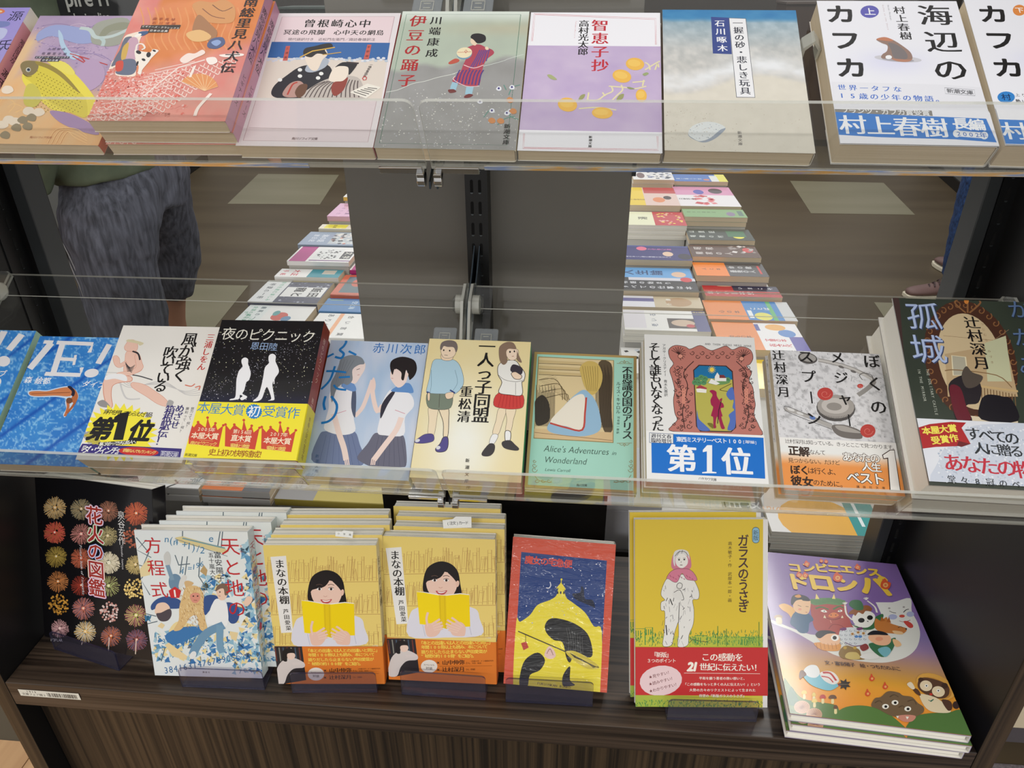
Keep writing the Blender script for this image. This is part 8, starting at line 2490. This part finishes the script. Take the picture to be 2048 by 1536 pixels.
def head(parent, c, face, scale=1.0):
    """head with face; c = centre, face = direction angle in degrees"""
    R_ = Matrix.Translation(c) @ Matrix.Rotation(math.radians(face), 4, 'Z') @ Matrix.Rotation(math.radians(18), 4, 'Y') @ Matrix.Scale(scale, 4)
    bm = bmesh.new()
    bmesh.ops.create_uvsphere(bm, u_segments=40, v_segments=30, radius=1)
    for v in bm.verts:
        x, y, z = v.co
        w = 0.078 * (1 - 0.24 * max(-z, 0) ** 1.5)
        X = x * 0.098 * (1 - 0.16 * max(-z, 0)) + 0.006 * (z < 0)
        Y = y * w
        Z = z * 0.115
        if x > 0.5:
            X += 0.024 * math.exp(-((y / 0.13) ** 2 + ((z + 0.12) / 0.16) ** 2))       # nose
            X -= 0.010 * math.exp(-(((abs(y) - 0.38) / 0.18) ** 2 + ((z - 0.1) / 0.13) ** 2))   # sockets
            X += 0.007 * math.exp(-((y / 0.26) ** 2 + ((z + 0.45) / 0.06) ** 2))       # lips
            X += 0.008 * math.exp(-((y / 0.3) ** 2 + ((z + 0.82) / 0.16) ** 2))        # chin
        v.co = (X, Y, Z)
    me = bpy.data.meshes.new('head')
    bm.to_mesh(me)
    bm.free()
    me.transform(R_)
    me.materials.append(SKINM)
    for p in me.polygons:
        p.use_smooth = True
    o = bpy.data.objects.new('head', me)
    COL.objects.link(o)
    o.parent = parent
    for s in (-1, 1):
        e = MB().cyl((0.080, 0.029 * s, 0.010), (0.088, 0.029 * s, 0.010), 0.011, 0.007, 16)
        e.v = [tuple(R_ @ Vector(v)) for v in e.v]
        e.build('eye', plain('eye_dark', (40, 30, 28), 0.2), o)
        e = MB().cyl((0.0, 0.074 * s, -0.01), (-0.012, 0.088 * s, -0.005), 0.022, 0.028, 16)
        e.v = [tuple(R_ @ Vector(v)) for v in e.v]
        e.build('ear', SKINM, o, bevel=0.003)
    m = MB().box(0.088, 0.094, -0.022, 0.022, -0.056, -0.050)
    m.v = [tuple(R_ @ Vector(v)) for v in m.v]
    m.build('mouth', plain('lips', (150, 84, 76), 0.5), o, bevel=0.002)
    bm = bmesh.new()
    bmesh.ops.create_uvsphere(bm, u_segments=36, v_segments=26, radius=1)
    rm = []
    for v in bm.verts:
        x, y, z = v.co
        if (x > 0.35 and z < 0.42) or z < -0.45 or (x > -0.05 and z < 0.0):
            rm.append(v)
        n = 1 + 0.03 * math.sin(23 * x + 17 * y) * math.cos(19 * z)
        v.co = (x * 0.108 * n, y * 0.090 * n, z * 0.126 * n + 0.004)
    bmesh.ops.delete(bm, geom=rm, context='VERTS')
    me = bpy.data.meshes.new('hair')
    bm.to_mesh(me)
    bm.free()
    me.transform(R_)
    me.materials.append(HAIR)
    for p in me.polygons:
        p.use_smooth = True
    hr = bpy.data.objects.new('hair', me)
    COL.objects.link(hr)
    hr.parent = parent
    sd = hr.modifiers.new('thick', 'SOLIDIFY')
    sd.thickness = 0.012


def hand(wrist, d, up, side):
    """relaxed hand: palm, four unequal bent fingers, thumb from the side of the palm"""
    w, d, up = Vector(wrist), Vector(d).normalized(), Vector(up).normalized()
    s = d.cross(up).normalized() * side
    up = s.cross(d).normalized() * side
    out = []
    for o in (-0.026, -0.009, 0.009, 0.026):
        out.append([(w - d * 0.01 + s * o * 0.6, 0.015), (w + d * 0.045 + s * o, 0.0145), (w + d * 0.088 + s * o, 0.0125)])
    for o, L in ((0.031, 0.072), (0.0105, 0.080), (-0.0105, 0.075), (-0.031, 0.060)):
        b = w + d * 0.080 + s * o
        out.append([(b, 0.0095), (b + d * L * 0.42 - up * 0.004, 0.0092), (b + d * L * 0.75 - up * L * 0.22, 0.0085), (b + d * L * 0.92 - up * L * 0.5, 0.0075)])
    b = w + d * 0.020 + s * 0.022
    out.append([(b, 0.014), (b + d * 0.030 + s * 0.028, 0.0115), (b + d * 0.058 + s * 0.036 - up * 0.008, 0.0095)])
    return out


def shoe_mesh(parent, heel, ang, mat, laces=False):
    R_ = Matrix.Translation(heel) @ Matrix.Rotation(math.radians(ang), 4, 'Z')
    prof = [(-0.03, 0.030, 0.085), (0.02, 0.038, 0.095), (0.08, 0.042, 0.080), (0.14, 0.046, 0.058), (0.20, 0.049, 0.046), (0.25, 0.044, 0.040), (0.285, 0.026, 0.028)]
    n = 14
    V, F = [], []
    for x, w, h in prof:
        for i in range(n):
            a = 2 * PI * i / n
            V.append(R_ @ Vector((x, w * math.cos(a), 0.016 + max(h * (0.5 + 0.5 * math.sin(a)), 0))))
    for k in range(len(prof) - 1):
        for i in range(n):
            F.append((k * n + i, k * n + (i + 1) % n, (k + 1) * n + (i + 1) % n, (k + 1) * n + i))
    F += [tuple(range(n)), tuple(range((len(prof) - 1) * n, len(prof) * n))]
    m = MB().add(V, F)
    o = m.build('shoe', mat, parent, smooth=True)
    sb = o.modifiers.new('subdivision', 'SUBSURF')
    sb.levels = sb.render_levels = 2
    pts = [(x, s * (w + 0.004)) for s, rng in ((1, prof), (-1, prof[::-1])) for x, w, h in rng]
    sm = MB().prism(pts, 0.001, 0.022, 'z', 0, R_)
    sm.build('sole', SOLE, o, bevel=0.003)
    if laces:
        lm = MB()
        for k in range(5):
            x = 0.085 + k * 0.022
            z = 0.118 - k * 0.012
            a, b = R_ @ Vector((x, -0.026, z - 0.016)), R_ @ Vector((x + 0.014, 0.026, z - 0.016))
            mid = R_ @ Vector((x + 0.007, 0, z))
            lm.cyl(a, mid, 0.0035, n=8).cyl(mid, b, 0.0035, n=8)
        c = R_ @ Vector((0.078, 0, 0.118))
        for p in ((0.03, 0.05, 0.02), (0.02, -0.055, 0.02), (-0.02, 0.06, -0.01), (-0.01, -0.05, -0.02)):
            lm.cyl(c, R_ @ Vector((0.078 + p[0], p[1], 0.118 + p[2])), 0.003, n=8)
        lm.build('laces', plain('lace', (70, 54, 54), 0.8), o)
    return o


# ---- shopper at the left of the table
arm1 = [[((-1.19, 1.72, 1.42), 0.055), ((-1.20, 1.63, 1.18), 0.044), ((-1.27, 1.61, 1.00), 0.036), ((-1.30, 1.61, 0.93), 0.027)],
        [((-1.19, 2.01, 1.42), 0.055), ((-1.17, 2.09, 1.18), 0.044), ((-1.05, 2.08, 1.04), 0.036), ((-0.99, 2.07, 1.01), 0.027)]]
body = [[((-1.19, 1.86, 0.90), (0.12, 0.13)), ((-1.19, 1.86, 1.10), (0.10, 0.125)), ((-1.185, 1.86, 1.32), (0.105, 0.15)), ((-1.185, 1.86, 1.46), (0.07, 0.13)), ((-1.175, 1.86, 1.50), 0.058), ((-1.15, 1.86, 1.62), 0.055)],
        [((-1.19, 1.79, 0.92), 0.085), ((-1.205, 1.73, 0.52), 0.056), ((-1.215, 1.73, 0.34), 0.052), ((-1.225, 1.73, 0.06), 0.036)],
        [((-1.19, 1.94, 0.92), 0.075), ((-1.215, 2.0, 0.80), 0.062), ((-1.258, 2.045, 0.60), 0.050), ((-1.292, 2.05, 0.44), 0.042), ((-1.297, 2.05, 0.30), 0.044), ((-1.30, 2.05, 0.06), 0.034)]]
person1 = limbs('person', body + arm1 + hand((-1.30, 1.61, 0.93), (-0.2, 0.05, -1), (-1, 0, 0), 1) + hand((-0.99, 2.07, 1.01), (1, 0, -0.3), (0, 0, 1), 1), SKINM, voxel=0.006, smooth=3)
setp(person1, 'person in olive jacket, black T-shirt and cropped grey jeans left of the book table', 'person')
head(person1, Vector((-1.12, 1.86, 1.71)), -8)
jeans = limbs('jeans', [[((-1.195, 1.86, 1.06), (0.145, 0.155)), ((-1.195, 1.86, 0.94), (0.155, 0.165)), ((-1.19, 1.85, 0.86), (0.13, 0.14))],
                        [((-1.188, 1.79, 0.95), (0.128, 0.10)), ((-1.190, 1.735, 0.86), (0.124, 0.11)), ((-1.197, 1.72, 0.77), (0.104, 0.102)), ((-1.203, 1.72, 0.67), (0.101, 0.100)), ((-1.214, 1.72, 0.50), (0.096, 0.095))],
                        [((-1.20, 1.94, 0.95), (0.128, 0.10)), ((-1.222, 2.00, 0.83), (0.108, 0.10)), ((-1.242, 2.04, 0.72), (0.104, 0.09)), ((-1.262, 2.05, 0.585), (0.080, 0.08)), ((-1.278, 2.05, 0.535), (0.062, 0.065))]], DENIM, person1, folds=0.020)
st_ = MB()
for off in (0.0, 0.008):
    pts = [(-1.292 + off, 1.645, 0.90), (-1.270 + off, 1.642, 0.80), (-1.262 + off, 1.645, 0.72), (-1.255 + off, 1.642, 0.62), (-1.255 + off, 1.648, 0.52)]
    for p, q in zip(pts, pts[1:]):
        st_.cyl(p, q, 0.0012, n=6)
st_.build('seam_stitching', STITCH, jeans)
jk = limbs('jacket', [[((-1.20, 1.845, 0.968), (0.145, 0.190)), ((-1.205, 1.845, 1.03), (0.150, 0.190)), ((-1.205, 1.85, 1.12), (0.145, 0.180)), ((-1.20, 1.855, 1.32), (0.135, 0.185)), ((-1.195, 1.86, 1.47), (0.09, 0.15))],
                      [((-1.19, 1.73, 1.43), 0.075), ((-1.205, 1.63, 1.18), 0.062), ((-1.27, 1.61, 1.01), 0.052), ((-1.285, 1.61, 0.975), 0.050)],
                      [((-1.19, 2.00, 1.43), 0.075), ((-1.175, 2.09, 1.18), 0.062), ((-1.06, 2.08, 1.05), 0.052)]], OLIVE, person1, folds=0.010)
tee = limbs('t_shirt', [[((-1.160, 1.80, 1.04), (0.115, 0.125)), ((-1.155, 1.80, 1.20), (0.125, 0.13)), ((-1.150, 1.80, 1.36), (0.125, 0.13)), ((-1.165, 1.84, 1.47), (0.09, 0.10))]], TEE, person1)
for t, z, s_ in (('pire Fr', 1.352, 0.034), ('loving lies', 1.322, 0.018)):
    g, f = glyph(t, 0.02)
    mb = MB()
    V_ = []
    for x, y in g:
        a_ = -1.10 + (x - 0.6) * s_ / 0.13
        V_.append((-1.150 + 0.1285 * math.cos(a_), 1.80 + 0.1335 * math.sin(a_), z + y * s_ * 1.3))
    mb.add(V_, f)
    mb.build('shirt_lettering', plain('shirt_print', (186, 188, 184), 0.8), tee)
shoe_mesh(person1, (-1.225, 1.73, 0.0), -5, TAN)
shoe_mesh(person1, (-1.30, 2.05, 0.0), -5, TAN)

# ---- shopper at the right, mostly hidden by the right side of the unit
arm2 = [[((2.0, 3.32, 1.38), 0.052), ((2.01, 3.24, 1.12), 0.042), ((1.94, 3.24, 0.95), 0.034), ((1.93, 3.24, 0.90), 0.026)],
        [((2.0, 3.60, 1.38), 0.052), ((2.02, 3.67, 1.12), 0.042), ((1.96, 3.67, 0.95), 0.034), ((1.95, 3.67, 0.90), 0.026)]]
person2 = limbs('person', [[((2.0, 3.46, 0.88), (0.11, 0.12)), ((2.0, 3.46, 1.08), (0.095, 0.12)), ((2.0, 3.46, 1.28), (0.10, 0.145)), ((2.0, 3.46, 1.42), (0.065, 0.12)), ((1.99, 3.46, 1.46), 0.054), ((1.965, 3.46, 1.58), 0.052)],
                           [((2.0, 3.39, 0.90), 0.08), ((1.985, 3.37, 0.50), 0.052), ((1.99, 3.37, 0.06), 0.034)], [((2.0, 3.53, 0.90), 0.08), ((2.07, 3.58, 0.50), 0.052), ((2.14, 3.62, 0.06), 0.034)]]
                + arm2 + hand((1.93, 3.24, 0.90), (-0.1, 0, -1), (-1, 0, 0), 1) + hand((1.95, 3.67, 0.90), (-0.1, 0, -1), (-1, 0, 0), -1), SKINM, voxel=0.006, smooth=3)
setp(person2, 'person in blue jeans and brown lace-up shoes far behind the right post', 'person')
head(person2, Vector((1.925, 3.46, 1.68)), 182)
limbs('jeans', [[((2.0, 3.46, 0.98), (0.135, 0.15)), ((2.0, 3.46, 0.88), (0.14, 0.155)), ((1.995, 3.46, 0.82), (0.12, 0.13))],
                [((1.985, 3.39, 0.90), 0.115), ((1.96, 3.37, 0.70), 0.112), ((1.955, 3.37, 0.45), 0.104), ((1.975, 3.37, 0.12), 0.095)],
                [((2.0, 3.53, 0.90), 0.115), ((2.01, 3.56, 0.70), 0.11), ((2.08, 3.58, 0.45), 0.10), ((2.14, 3.62, 0.12), 0.092)]], BLUEDENIM, person2, folds=0.012)
limbs('sweater', [[((2.0, 3.46, 0.93), (0.135, 0.155)), ((2.0, 3.46, 1.10), (0.13, 0.155)), ((2.0, 3.46, 1.30), (0.13, 0.17)), ((2.0, 3.46, 1.44), (0.085, 0.14))],
                  [((2.0, 3.33, 1.40), 0.072), ((2.01, 3.24, 1.12), 0.056), ((1.945, 3.24, 0.96), 0.046)], [((2.0, 3.59, 1.40), 0.072), ((2.02, 3.67, 1.12), 0.056), ((1.965, 3.67, 0.96), 0.046)]], plain('navy_knit', (40, 48, 66), 0.9), person2, folds=0.008)
shoe_mesh(person2, (2.015, 3.40, 0.0), 186, TAN, True)
shoe_mesh(person2, (2.14, 3.60, 0.0), 100, TAN, True)

person2.location = (-0.09, 0.13, 0)
bpy.data.objects.remove(_to)
